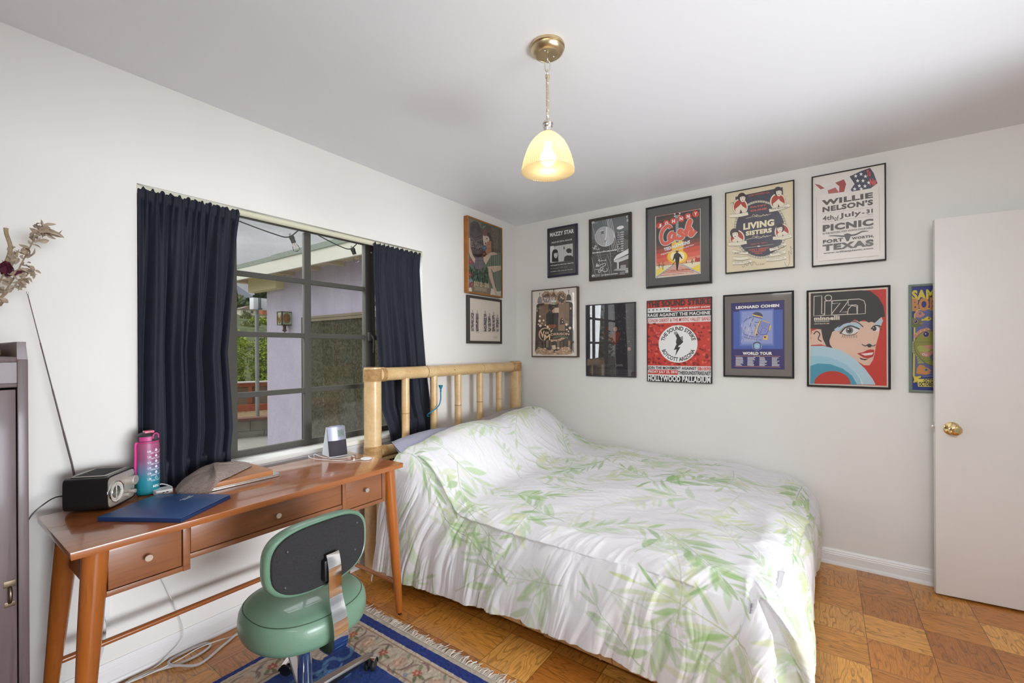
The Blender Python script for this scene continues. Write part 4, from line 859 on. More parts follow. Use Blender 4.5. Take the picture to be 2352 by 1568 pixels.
# --- chargers with cords
pk = thing('charging_puck', 'round white charging puck near the right front corner of the desk', 'charger', (-1.904, -.373, DZ), 0, None)
obj('puck', MB().lathe([(0, 0.0005), (.027, .0005), (.028, .0015), (.028, .0045), (.027, .0055), (.0245, .0056), (0, .0054)], 40, T(-1.904, -.373, DZ)), M_white, pk)
obj('cord', MB().tube([(-1.93, -.362, DZ+.003), (-1.95, -.356, DZ+.003), (-1.985, -.345, DZ+.002), (-2.01, -.29, DZ+.002), (-2.03, -.235, DZ+.002), (-2.055, -.165, DZ+.002), (-2.062, -.12, DZ+.006), (-2.052, -.09, DZ+.009), (-2.047, -.088, DZ-.03), (-2.045, -.085, DZ-.15)], .0014, 8, spline=6), M_white, pk)
wk = thing('watch_charger', 'small white watch charger disc beside the alarm clock', 'charger', (-1.914, -.278, DZ))
obj('disc', MB().lathe([(0, .0005), (.013, .0005), (.0138, .0015), (.0138, .0075), (.012, .0085), (0, .0078)], 32, T(-1.912, -.277, DZ)), M_nickel, wk)
obj('cord', MB().tube([(-1.924, -.272, DZ+.003), (-1.945, -.262, DZ+.002), (-1.975, -.25, DZ+.002), (-2.003, -.215, DZ+.002), (-2.013, -.16, DZ+.003), (-2.020, -.118, DZ+.009), (-2.022, -.098, DZ+.011), (-2.026, -.096, DZ-.005), (-2.026, -.092, DZ-.15)], .0014, 8, spline=6), M_white, wk)

# ================================================================== WALL OUTLET, FLOOR CABLES, GOOSENECK LIGHT
M_tw = plain('outlet_white', (.80, .80, .81, 1), .35); M_cb = plain('cable_white', (.66, .64, .64, 1), .5)
ol = thing('wall_outlet', 'white wall outlet plate behind the left leg of the desk', 'outlet', (-2.862, 0, .29))
pl_ = obj('plate', MB().box(-2.90, -2.824, -.006, 0, .232, .348, .002), M_tw, ol)
for z in (.262, .318): obj('socket', MB().box(-2.879, -2.845, -.0075, -.005, z-.016, z+.016, .003), M_tw, pl_)
pg = obj('plug_adapter', MB().box(-2.885, -2.845, -.055, -.0075, .225, .285, .006), M_black, None); tag(pg, 'black plug adapter in the lower socket of the wall outlet', 'plug')
wp = thing('extension_cord', 'white extension cord plugged into the outlet and looped on the floor under the desk', 'cord', (-2.862, -.03, .31))
obj('plug', MB().box(-2.877, -2.848, -.034, -.0075, .305, .333, .005), M_tw, wp)
obj('cable', MB().tube([(-2.862, -.034, .318), (-2.856, -.052, .305), (-2.853, -.066, .26), (-2.857, -.064, .20), (-2.872, -.055, .12), (-2.887, -.055, .04), (-2.87, -.055, .006), (-2.764, -.058, .006), (-2.703, -.066, .006), (-2.627, -.100, .006), (-2.548, -.100, .006), (-2.503, -.075, .006), (-2.515, -.040, .006), (-2.575, -.033, .006), (-2.640, -.045, .007), (-2.655, -.085, .014), (-2.635, -.125, .014), (-2.576, -.170, .006), (-2.467, -.120, .006), (-2.39, -.084, .006), (-2.28, -.06, .006), (-2.1, -.05, .006)], .0052, 10, spline=6), M_cb, wp)
th = obj('thin_cable', MB().tube([(-2.74, -.15, .60), (-2.72, -.10, .52), (-2.69, -.05, .42), (-2.655, -.028, .33), (-2.62, -.03, .22), (-2.595, -.04, .14), (-2.60, -.045, .06), (-2.68, -.042, .01), (-2.77, -.040, .004), (-2.786, -.055, .004), (-2.72, -.075, .009), (-2.627, -.086, .016), (-2.548, -.070, .016), (-2.48, -.072, .010), (-2.42, -.085, .004), (-2.38, -.10, .004)], .0022, 8, spline=6), M_white); tag(th, 'thin white cable hanging from the desk down to the floor', 'cord')
gl = thing('gooseneck_light', 'small teal bendy light wound around a headboard spindle', 'lamp', (-1.152, -.13, .90))
M_teal = plain('teal_rubber', L(18, 120, 150), .45)
obj('neck', MB().tube([(-1.1345, -.15, 1.045), (-1.135, -.15, 1.0), (-1.136, -.15, .97), (-1.150, -.149, .935), (-1.178, -.145, .912), (-1.212, -.135, .893), (-1.222, -.115, .877), (-1.205, -.092, .862), (-1.165, -.068, .85), (-1.12, -.085, .84)], .0042, 10, spline=6), M_teal, gl)
obj('lamp_head', MB().lathe([(0, -.03), (.005, -.03), (.0065, -.022), (.005, -.016), (.006, -.010), (.014, .010), (.0155, .014), (.0145, .017), (0, .017)], 20, T(-1.1345, -.15, 1.052)), M_teal, gl)
sc_ = MB(); rr = random.Random(4); vs_ = [Vector((-2.106+rr.uniform(-.006, .006)+.034*u, -.395+.05*v, .016+.018*rr.random())) for v in (0, .5, 1) for u in (-.5, 0, .5)]
sc_.add(vs_, [(0, 1, 4, 3), (1, 2, 5, 4), (3, 4, 7, 6), (4, 5, 8, 7)]); so = obj('crumpled_paper', sc_, plain('grey_paper', L(140, 134, 130), .8), None, 0); m_ = so.modifiers.new('thickness', 'SOLIDIFY'); m_.thickness = .002
tag(so, 'crumpled grey paper scrap on the floor behind the green chair', 'paper scrap')

# ================================================================== WARDROBE AND DRIED BOUQUET
M_wr = wood('dark_plum_wood', L(84, 66, 66), L(112, 94, 96), 'Z', .8, .42, .15, .7); M_wr2 = wood('dark_red_wood', L(78, 48, 46), L(104, 70, 64), 'Z', .8, .42, .15, .7)
wx0, wx1, wy0 = -3.78, -3.093, -.45
wd = thing('wardrobe', 'dark brown wooden wardrobe at the left edge beside the desk', 'wardrobe', ((wx0+wx1)/2, -.24, 0))
st_ = MB().box(wx1-.021, wx1, wy0, -.03, 0, 1.288, .002)
st_.add([(x, y, z) for x in (wx1-.021, wx1-.003) for y, z in ((wy0+.004, 1.288), (-.03, 1.288), (-.03, 1.338), (wy0+.006, 1.338))], [(0, 1, 2, 3), (4, 7, 6, 5), (0, 4, 5, 1), (1, 5, 6, 2), (2, 6, 7, 3), (3, 7, 4, 0)])
st_.add([(wx1-.003, wy0+.004, 1.288), (wx1, wy0+.004, 1.288), (wx1-.003, wy0+.004, 1.325), (wx1-.003, -.03, 1.288), (wx1, -.03, 1.288), (wx1-.003, -.03, 1.325)], [(0, 1, 2), (3, 5, 4), (1, 4, 5, 2), (0, 2, 5, 3)])
obj('side_panel', st_, M_wr, wd, 20); obj('side_panel', MB().box(wx0, wx0+.021, wy0, -.03, 0, 1.32, .002), M_wr, wd)
obj('back_panel', MB().box(wx0+.021, wx1-.021, -.045, -.03, .02, 1.335), M_wr2, wd)
obj('top_board', MB().box(wx0+.021, wx1-.021, wy0-.004, -.045, 1.280, 1.296, .004), M_wr, wd)
obj('top_rail', MB().box(wx0+.021, wx1-.021, wy0+.006, wy0+.03, 1.222, 1.280).box(wx0+.021, wx1-.021, wy0-.001, wy0+.03, 1.210, 1.222, .003), M_wr, wd)
dr = obj('wardrobe_door', MB().box(wx0+.3, wx1-.0235, wy0+.006, wy0+.028, .05, 1.204, .002), M_wr, wd)
obj('door_stile', MB().box(wx1-.0775, wx1-.0235, wy0+.002, wy0+.008, .05, 1.204, .002).box(wx0+.3, wx1-.0775, wy0+.002, wy0+.008, 1.12, 1.204, .002), M_wr, dr)
obj('wardrobe_door', MB().box(wx0+.024, wx0+.297, wy0+.006, wy0+.028, .05, 1.204, .002), M_wr, wd); obj('plinth', MB().box(wx0+.02, wx1-.02, wy0+.02, -.05, 0, .05), M_wr2, wd)
hM = T(-3.130, wy0+.002, .637)
obj('pull_handle', MB().box(-.0115, .0115, -.002, 0, .018, .036, .0008, M=hM).box(-.010, .010, -.002, 0, -.036, -.022, .0008, M=hM).tube([hM@Vector((0, -.002, .018)), hM@Vector((0, -.012, .010)), hM@Vector((0, -.013, -.012)), hM@Vector((0, -.002, -.024))], .0042, 10, spline=4), plain('aged_bronze', (.16, .12, .08, 1), .4, metal=.9), dr, label='aged bronze pull handle with keyhole')
bq = thing('dried_bouquet', 'dried bouquet with beige leaves and dark red rose on the wardrobe', 'dried flowers', (-3.18, -.25, 1.30))
M_leaf = plain('dried_leaf', L(168, 150, 130), .8, var=.2, vscale=40); M_stem = plain('dried_stem', L(150, 132, 104), .8, var=.2, vscale=40)
rr = random.Random(8); BQ = Vector((-3.165, -.25, 1.42))
stems = MB(); leaves = MB()
def ur(a): return rr.uniform(-a, a)
def dry_leaf(m, p, d, ln, w):
    d = d.normalized(); s = d.cross(Vector((ur(1), ur(1), ur(1)))).normalized(); n = d.cross(s); P = []; k = 6; curl = ur(2.6)
    vs_ = []; fs = []
    for i in range(k+1):
        t = i/k; c = p+d*ln*t+n*ln*.35*curl*t*t; ww = w*math.sin(PI*min(1, t*.92+.06)); tw = ur(.25)
        vs_ += [c-s*ww+n*ww*.7, c+n*ww*tw*.5, c+s*ww+n*ww*.7]
    for i in range(k): fs += [(i*3, i*3+1, i*3+4, i*3+3), (i*3+1, i*3+2, i*3+5, i*3+4)]
    m.add(vs_, fs)
sprays = [[(-3.150, -.25, 1.42), (-3.10, -.24, 1.53), (-3.072, -.235, 1.61), (-3.048, -.23, 1.68), (-3.035, -.23, 1.715)], [(-3.150, -.25, 1.43), (-3.10, -.26, 1.51), (-3.072, -.265, 1.55), (-3.060, -.265, 1.565)], [(-3.155, -.25, 1.44), (-3.11, -.25, 1.57), (-3.085, -.24, 1.63)], [(-3.16, -.25, 1.44), (-3.17, -.25, 1.6), (-3.2, -.25, 1.7)], [(-3.16, -.25, 1.44), (-3.22, -.25, 1.56), (-3.27, -.25, 1.66)]]
for sp in sprays:
    P, _ = crs([Vector(p) for p in sp], [0]*len(sp), 6); stems.tube(P, np.linspace(.0028, .0012, len(P)), 6)
    for i in range(3, len(P)):
        for q in range(2): dry_leaf(leaves, P[i]+Vector((ur(.012), ur(.012), ur(.008))), Vector((ur(1), ur(1), ur(.9)-.1)), rr.uniform(.013, .029), rr.uniform(.004, .009))
for q in range(14): dry_leaf(leaves, Vector((-3.030+ur(.022), -.23+ur(.012), 1.706+ur(.016))), Vector((ur(1)+.5, ur(.5), ur(.6)-.2)), rr.uniform(.018, .040), rr.uniform(.004, .010))
obj('stems', stems, M_stem, bq); obj('leaves', leaves, M_leaf, bq, 60)
obj('thick_stalk', MB().tube([(-3.118, -.25, 1.57), (-3.108, -.25, 1.60), (-3.104, -.25, 1.635), (-3.112, -.25, 1.672), (-3.113, -.25, 1.69)], [.0055, .0055, .005, .005, .0055], 10, spline=3), M_stem, bq)
rs = MB()
for i in range(26):
    a = i*2.4; r = .004+.0009*i; z = .012-.0007*i; p = Vector((-3.122+r*math.cos(a), -.262+r*math.sin(a)*.8, 1.562+z))
    dry_leaf(rs, p-Vector((0, 0, .014)), Vector((.35*math.cos(a), .35*math.sin(a), 1)), .026, .011)
obj('rose', rs, plain('dried_rose', L(88, 22, 48), .8, var=.3, vscale=60), bq, 60, label='dark red dried rose')
for q in range(2): pass
wrap_ = MB().lathe([(.012, 1.40), (.016, 1.43), (.013, 1.455), (.015, 1.475), (.022, 1.482), (.020, 1.50), (.010, 1.505)], 20, T(-3.155, -.25, 0)).lathe([(.008, 1.40), (.020, 1.385), (.026, 1.36), (.022, 1.345), (.012, 1.345)], 20, T(-3.155, -.25, 0))
obj('ribbon', wrap_, plain('kraft_ribbon', L(196, 176, 150), .7, var=.1, vscale=60), bq)
ln_ = MB()
for i in range(40):
    a = rr.uniform(0, 6.28); ln_.tube([(-3.155+.006*math.cos(a), -.25+.006*math.sin(a), 1.35), (-3.155+.024*math.cos(a+.3), -.25+.024*math.sin(a+.3), 1.318)], [.0015, .0008], 5)
obj('stem_ends', ln_, M_stem, bq)
dk_ = obj('straw_coaster', MB().lathe([(0, 1.2965), (.05, 1.2965), (.056, 1.301), (.056, 1.314), (.05, 1.318), (0, 1.318)], 32, T(-3.18, -.25, 0)), plain('straw', L(190, 164, 116), .8, var=.3, vscale=20, stretch=(1, 1, 25), bump=.5, bscale=60)); tag(dk_, 'round straw block under the dried bouquet on the wardrobe', 'straw block')

# ================================================================== FRAMED POSTERS
_ink = {}
def ink(r, g, b, coat=1.0):
    k = (r, g, b, coat)
    if k not in _ink:
        m, t, bb, o = new_mat('ink'); setp(bb, **{'Base Color': L(r, g, b), 'Roughness': .55, 'Coat Weight': coat, 'Coat Roughness': .02, 'Coat IOR': 1.45}); _ink[k] = m
    return _ink[k]
def homog(src, dst):
    A = []; B = []
    for (x, y), (u, v) in zip(src, dst): A += [[x, y, 1, 0, 0, 0, -u*x, -u*y], [0, 0, 0, x, y, 1, -v*x, -v*y]]; B += [u, v]
    h = np.linalg.solve(np.array(A, float), np.array(B, float)); return np.append(h, 1).reshape(3, 3)
class Art:
    """flat printed sheet: pixel positions in a zoomed image crop -> metres on the sheet, ink layers a hair apart"""
    def __init__(s, quad, W, H, coat=1.0): s.h = homog(quad, [(0, H), (W, H), (W, 0), (0, 0)]); s.W, s.H = W, H; s.mb = MB(); s.mats = []; s.z = 0; s.coat = coat
    def pt(s, x, y): q = s.h@np.array([x, y, 1.0]); return q[0]/q[2], q[1]/q[2]
    def _m(s, c):
        m = ink(*c, s.coat)
        if m not in s.mats: s.mats.append(m)
        s.mb.mi = s.mats.index(m); s.z += 2.2e-5
    def raw(s, V, F, c): s._m(c); s.mb.add([(x, y, s.z) for x, y in V], F); return s
    def poly(s, P, c): return s.raw([s.pt(*p) for p in P], [tuple(range(len(P)))], c)
    def rect(s, x0, y0, x1, y1, c):                  # rectangle in metres fractions of the sheet, given by two image pixel positions
        a, b = s.pt(x0, y0), s.pt(x1, y1); return s.raw([(a[0], a[1]), (b[0], a[1]), (b[0], b[1]), (a[0], b[1])], [(0, 1, 2, 3)], c)
    def full(s, m, c): return s.raw([(m, m), (s.W-m, m), (s.W-m, s.H-m), (m, s.H-m)], [(0, 1, 2, 3)], c)
    def ell(s, x, y, rx, ry, c, n=36, a0=0, a1=2*PI, rot=0):
        P = []
        for q in np.linspace(a0, a1, n, endpoint=abs(a1-a0-2*PI) > 1e-6):
            u, v = rx*math.cos(q), ry*math.sin(q); P.append((x+u*math.cos(rot)-v*math.sin(rot), y+u*math.sin(rot)+v*math.cos(rot)))
        return s.poly(P, c)
    def line(s, P, w, c, taper=False, spline=0):     # stroke of width w (image crop pixels)
        P = [Vector((p[0], p[1], 0)) for p in P]
        if spline: P, _ = crs(P, [0]*len(P), spline)
        V = []; F = []; n = len(P); s._m(c)
        for i, p in enumerate(P):
            t = (P[min(i+1, n-1)]-P[max(i-1, 0)]).normalized(); ww = w/2*(math.sin(PI*(i+.5)/n)**.6 if taper else 1); V += [s.pt(p.x-t.y*ww, p.y+t.x*ww), s.pt(p.x+t.y*ww, p.y-t.x*ww)]
        for i in range(n-1): F.append((2*i, 2*i+1, 2*i+3, 2*i+2))
        s.mb.add([(x, y, s.z+(k//2)*9e-7) for k, (x, y) in enumerate(V)], F); s.z += n*9e-7; return s
    def text(s, t, x0, y0, x1, y1, c, bold=.03, shear=0, sp=1.0, arch=0, outline=None):   # fits between two image pixel positions (lower left, upper right)
        bold = min(bold, .055); sp = max(sp, 1+bold*1.6); V, F = glyphs(t, bold, shear, sp); a, b = s.pt(x0, y0), s.pt(x1, y1)
        if outline:
            V2, F2 = glyphs(t, bold+.045, shear, sp); e = .03*(b[1]-a[1]); Q = fit(V2, a[0]-e, a[1]-e, b[0]+e, b[1]+e)
            if arch: Q[:, 1] += arch*(1-((Q[:, 0]-(a[0]+b[0])/2)/((b[0]-a[0])/2))**2)
            s.raw(Q, F2, outline)
        Q = fit(V, a[0], a[1], b[0], b[1])
        if arch: Q[:, 1] += arch*(1-((Q[:, 0]-(a[0]+b[0])/2)/((b[0]-a[0])/2))**2)
        return s.raw(Q, F, c)
    def text4(s, t, bl, br, tr, tl, c, bold=.03):    # lettering between four image pixel positions
        V, F = glyphs(t, bold, 0, 1+bold*1.5); Q = fit(V, 0, 0, 1, 1); X = [s.pt(*(np.array(bl)*(1-u)*(1-v)+np.array(br)*u*(1-v)+np.array(tr)*u*v+np.array(tl)*(1-u)*v)) for u, v in Q]; return s.raw(X, F, c)
    def slab(s, t, x0, y0, x1, y1, c, bold=.05, arch=0):        # slab-serif lettering: heavy glyphs with feet and caps
        V, F = glyphs(t, min(bold, .055), 0, 1.12); a, b = s.pt(x0, y0), s.pt(x1, y1); return s.raw(fit(V, a[0], a[1], b[0], b[1]), F, c)
    def arc(s, t, cx, cy, r, a0, a1, h, c, bold=.03, inside=False):  # lettering around a circle given in image crop pixels
        V, F = glyphs(t, bold); C = np.array(s.pt(cx, cy)); rr_ = abs(s.pt(cx+r, cy)[0]-C[0]); hh = abs(s.pt(cx, cy-h)[1]-C[1])
        Q = fit(V, 0, 0, 1, 1); an = a0+(a1-a0)*Q[:, 0]; rad = rr_+(hh*Q[:, 1] if not inside else hh*(Q[:, 1]-1)*-1-0)
        if inside: rad = rr_-hh*Q[:, 1]+hh
        return s.raw(np.c_[C[0]+rad*np.cos(an), C[1]+rad*np.sin(an)], F, c)
def frame_mb(W, H, b, d, lip=.004, round_=True):
    m = MB(); L_ = [(0, 0), (0, d-.003), (.003 if b > .008 else .0015, d), (b*.55, d+(.0015 if round_ else 0)), (b, d-.001), (b, d-lip-.003)]; vs_ = []
    for i, z in L_: vs_ += [(i, i, z), (W-i, i, z), (W-i, H-i, z), (i, H-i, z)]
    m.add(vs_, [(q*4+k, q*4+(k+1) % 4, q*4+4+(k+1) % 4, q*4+4+k) for q in range(len(L_)-1) for k in range(4)]); return m
_B = Matrix(((0, 0, -1, 0), (-1, 0, 0, 0), (0, 1, 0, 0), (0, 0, 0, 1))); _A = Matrix(((1, 0, 0, 0), (0, 0, -1, 0), (0, 1, 0, 0), (0, 0, 0, 1)))
M_pglass = pane_mat('picture_glass', (1, 1, 1, 1), .0, 1.4); M_pglass2 = pane_mat('mirror_like_picture_glass', (.99, .99, .99, 1), .0, 1.95)
def poster(label, wall, a0, a1, z0, z1, b, d, fmat, quad, draw, pane=False, art_name='print', mat=None, cat='framed poster', group=None, grow=None):
    W, H = abs(a1-a0), z1-z0
    M = (T(-.0015, a0, z0)@_B) if wall == 'B' else (T(a0, -.0015, z0)@_A)
    r = thing('framed_poster', label, cat, M=M, group=group)
    obj('frame', frame_mb(W, H, b, d), fmat, r, 30, local=True)
    s = Art(quad, W, H, 0.0 if pane else 1.0); draw(s); zb = d-.008
    s.mb.v = [(x, y, z+zb) for x, y, z in s.mb.v]
    if mat:
        mm = MB(); (x0, y0, x1, y1) = mat[1]; p, q = s.pt(x0, y1), s.pt(x1, y0); e = b*.9; zt = zb+.0042
        vs_ = [(e, e, zt), (W-e, e, zt), (W-e, H-e, zt), (e, H-e, zt), (p[0], p[1], zt), (q[0], p[1], zt), (q[0], q[1], zt), (p[0], q[1], zt), (p[0]+.002, p[1]+.002, zb+.001), (q[0]-.002, p[1]+.002, zb+.001), (q[0]-.002, q[1]-.002, zb+.001), (p[0]+.002, q[1]-.002, zb+.001)]
        mm.add(vs_, [(k, (k+1) % 4, 4+(k+1) % 4, 4+k) for k in range(4)]+[(4+k, 4+(k+1) % 4, 8+(k+1) % 4, 8+k) for k in range(4)]); obj('mat_board', mm, mat[0], r, 0, local=True)
    obj(art_name, s.mb, s.mats, r, -1, local=True)
    if pane: obj('glass', MB().add([(b*.8, b*.8, d-.0025), (W-b*.8, b*.8, d-.0025), (W-b*.8, H-b*.8, d-.0025), (b*.8, H-b*.8, d-.0025)], [(0, 1, 2, 3)]), M_pglass2 if pane == 2 else M_pglass, r, -1, local=True)
    return r
def framemat(n, c, rough=.35, **k): return plain(n, L(*c), rough, **k)
F_black = framemat('black_frame', (34, 32, 32)); F_dk = framemat('dark_brown_frame', (62, 54, 46), .4, bump=.6, bscale=250); F_pur = framemat('dark_purple_frame', (50, 40, 70)); F_oak = framemat('amber_wood_frame', (156, 98, 34), .35, var=.15, vscale=12); F_br = framemat('brown_frame', (86, 62, 44), .4); F_gr = framemat('charcoal_frame', (62, 62, 70), .35); F_blk2 = framemat('rustic_black_frame', (58, 52, 46), .45); F_sage = framemat('sage_metal_frame', (118, 132, 122), .3)
WH, BK, DK = (236, 234, 230), (38, 34, 34), (72, 66, 62)
def noise_ink(s, n, box, cols, w, seed):             # small dark photographic flecks
    q = random.Random(seed); x0, y0, x1, y1 = box
    for i in range(n):
        x, y = q.uniform(x0, x1), q.uniform(y0, y1); a, b = q.uniform(.4, 1)*w, q.uniform(.4, 1)*w
        s.poly([(x-a, y-b*q.random()), (x+a*q.random(), y-b), (x+a, y+b*q.random()), (x-a*q.random(), y+b)], q.choice(cols))

def d_mazzy(s):
    s.full(.004, (66, 60, 58)); s.text('MAZZY STAR', 829, 238, 1036, 168, (226, 224, 222), .04); s.text('AQUI EN ESTA NOCHE', 843, 296, 1019, 253, (220, 218, 216), .02)
    s.rect(834, 462, 1026, 294, (196, 194, 190))
    for i in range(7): s.line([(892+i*18, 308), (894+i*18, 450)], 1.5, (150, 148, 146))
    s.rect(831, 318, 864, 452, (226, 224, 222)); s.poly([(846, 452), (848, 372), (858, 348), (880, 342), (898, 356), (902, 400), (904, 452)], (44, 40, 40)); s.ell(880, 388, 16, 32, (208, 204, 200)); s.ell(872, 382, 3, 3, BK); s.ell(888, 382, 3, 3, BK); s.ell(880, 408, 5, 2.5, (90, 80, 80)); s.poly([(862, 350), (890, 346), (898, 372), (866, 378)], (44, 40, 40))
    s.poly([(950, 446), (956, 408), (980, 396), (1012, 396), (1032, 412), (1036, 440)], (40, 37, 37)); s.ell(996, 374, 17, 24, (206, 202, 198)); s.ell(994, 356, 24, 20, (36, 33, 33)); s.ell(990, 374, 8, 5, BK); s.ell(1008, 373, 8, 5, BK); s.rect(948, 322, 957, 344, (60, 56, 56))
    s.text('THE MAJESTIC VENTURA THEATER', 834, 492, 1034, 456, WH, .02); s.text('with special guest  -  ORIA LODGE', 836, 514, 980, 492, (210, 208, 206), .01); s.text('NOVEMBER 1, 2018   Doors 7pm  Show 8pm', 835, 542, 1028, 512, (222, 220, 218), .03); s.text('26 South Chestnut Street, Ventura, California', 836, 560, 1028, 537, (206, 204, 202), .01)
poster('small purple framed black concert poster with a photo of two musicians', 'B', -.341, -.628, 1.931, 2.356, .014, .022, F_pur, [(808, 168), (1064, 123), (1068, 562), (811, 590)], d_mazzy)

def d_bau(s):
    s.full(.015, (84, 78, 74)); s.poly([(115, 262), (846, 122), (852, 420), (120, 620)], (108, 114, 116)); s.poly([(120, 620), (852, 420), (854, 520), (121, 690)], (94, 94, 94))
    for (a, b, c, d) in ((120, 290, 340, 1385), (140, 380, 420, 1395), (120, 960, 215, 1390), (330, 235, 352, 300), (378, 225, 398, 320), (425, 900, 520, 1140), (405, 990, 490, 1290), (415, 215, 440, 345), (440, 208, 520, 1290)): s.line([(a, b), (c, d)], 7, (170, 168, 166))
    for i, x in enumerate((450, 480, 510, 540)): s.line([(x-35, 200), (x+88+i*6, 830)], 8, (226, 226, 226))
    s.ell(380, 555, 195, 200, (236, 236, 236)); s.ell(378, 552, 188, 192, (176, 176, 178)); s.poly([(405, 362), (470, 372), (548, 440), (566, 560), (530, 660), (440, 735), (398, 755), (412, 600)], (196, 198, 200))
    s.line([(408, 360), (404, 560), (385, 640), (412, 652), (400, 755)], 14, (240, 240, 240)); s.rect(305, 448, 358, 498, (98, 112, 116)); s.line([(275, 442), (355, 428)], 12, (232, 232, 232)); s.rect(345, 702, 392, 690, WH); s.ell(388, 645, 14, 10, (90, 88, 88)); s.line([(200, 520), (240, 690)], 4, (120, 120, 120)); s.line([(290, 500), (345, 720)], 4, (120, 120, 120))
    for x0 in (450, 475, 500): s.line([(x0, 370), (x0+60, 680)], 5, (140, 140, 142))
    s.text('bauhaus', 136, 900, 628, 800, (246, 246, 246), .035); s.text('PETER MURPHY  DANIEL ASH', 200, 950, 595, 880, (138, 132, 130), .02); s.text('KEVIN HASKINS  DAVID J', 226, 1000, 560, 940, (138, 132, 130), .02)
    s.ell(688, 375, 72, 34, (236, 236, 236), rot=-.25)
    for i, ch in enumerate('PALLADIUM'): y = 470+i*46; s.rect(636, y+24, 758, y-22, (186, 186, 190)); s.text(ch, 656, y+18, 706, y-16, (70, 66, 66), .02)
    s.poly([(566, 1010), (620, 930), (858, 795), (858, 905), (700, 985), (570, 1060)], (238, 238, 238)); s.line([(580, 1035), (700, 975), (858, 900)], 10, (90, 86, 84)); s.poly([(570, 1060), (600, 1040), (858, 920), (858, 1000), (640, 1080)], (214, 214, 214)); s.rect(630, 1070, 672, 1200, (206, 206, 206)); s.rect(672, 1070, 700, 1200, (60, 56, 54)); s.rect(700, 1130, 812, 1185, (168, 164, 162)); s.poly([(560, 1240), (600, 1205), (858, 1180), (858, 1240)], (176, 172, 170))
    for i in range(6): s.line([(770+i*14, 590+i*6), (772+i*14, 840)], 4, (160, 160, 160))
    for P in ([(255, 1040), (280, 1010), (275, 1050), (330, 1035), (400, 1040), (395, 1010)], [(210, 1170), (232, 1090), (228, 1160), (260, 1110), (256, 1160), (290, 1130), (330, 1110), (400, 1095), (390, 1140), (320, 1165)], [(195, 1215), (290, 1210), (310, 1180), (350, 1200), (280, 1280), (262, 1240), (330, 1230), (380, 1260), (440, 1240), (430, 1190)], [(140, 765), (175, 815), (185, 740), (215, 745), (180, 790), (230, 810), (290, 800)]): s.line(P, 9, (236, 236, 236), spline=5)
    s.text('LOS ANGELES CALIFORNIA', 325, 1345, 655, 1282, WH, .03)
    for x, y in ((115, 300), (806, 180), (132, 1370), (806, 1285)): s.rect(x, y, x+52, y-48, WH); s.rect(x+14, y-8, x+38, y-32, (90, 90, 90))
    s.rect(196, 1365, 298, 1305, (136, 134, 136)); s.rect(690, 1325, 790, 1255, (136, 134, 136)); s.rect(165, 300, 238, 255, (132, 142, 148)); s.rect(812, 260, 846, 200, (176, 184, 188))
poster('dark brown framed black and white concert poster with a half moon face', 'B', -.735, -1.09, 1.866, 2.366, .021, .024, F_dk, [(57, 218), (900, 60), (925, 1362), (78, 1452)], d_bau)

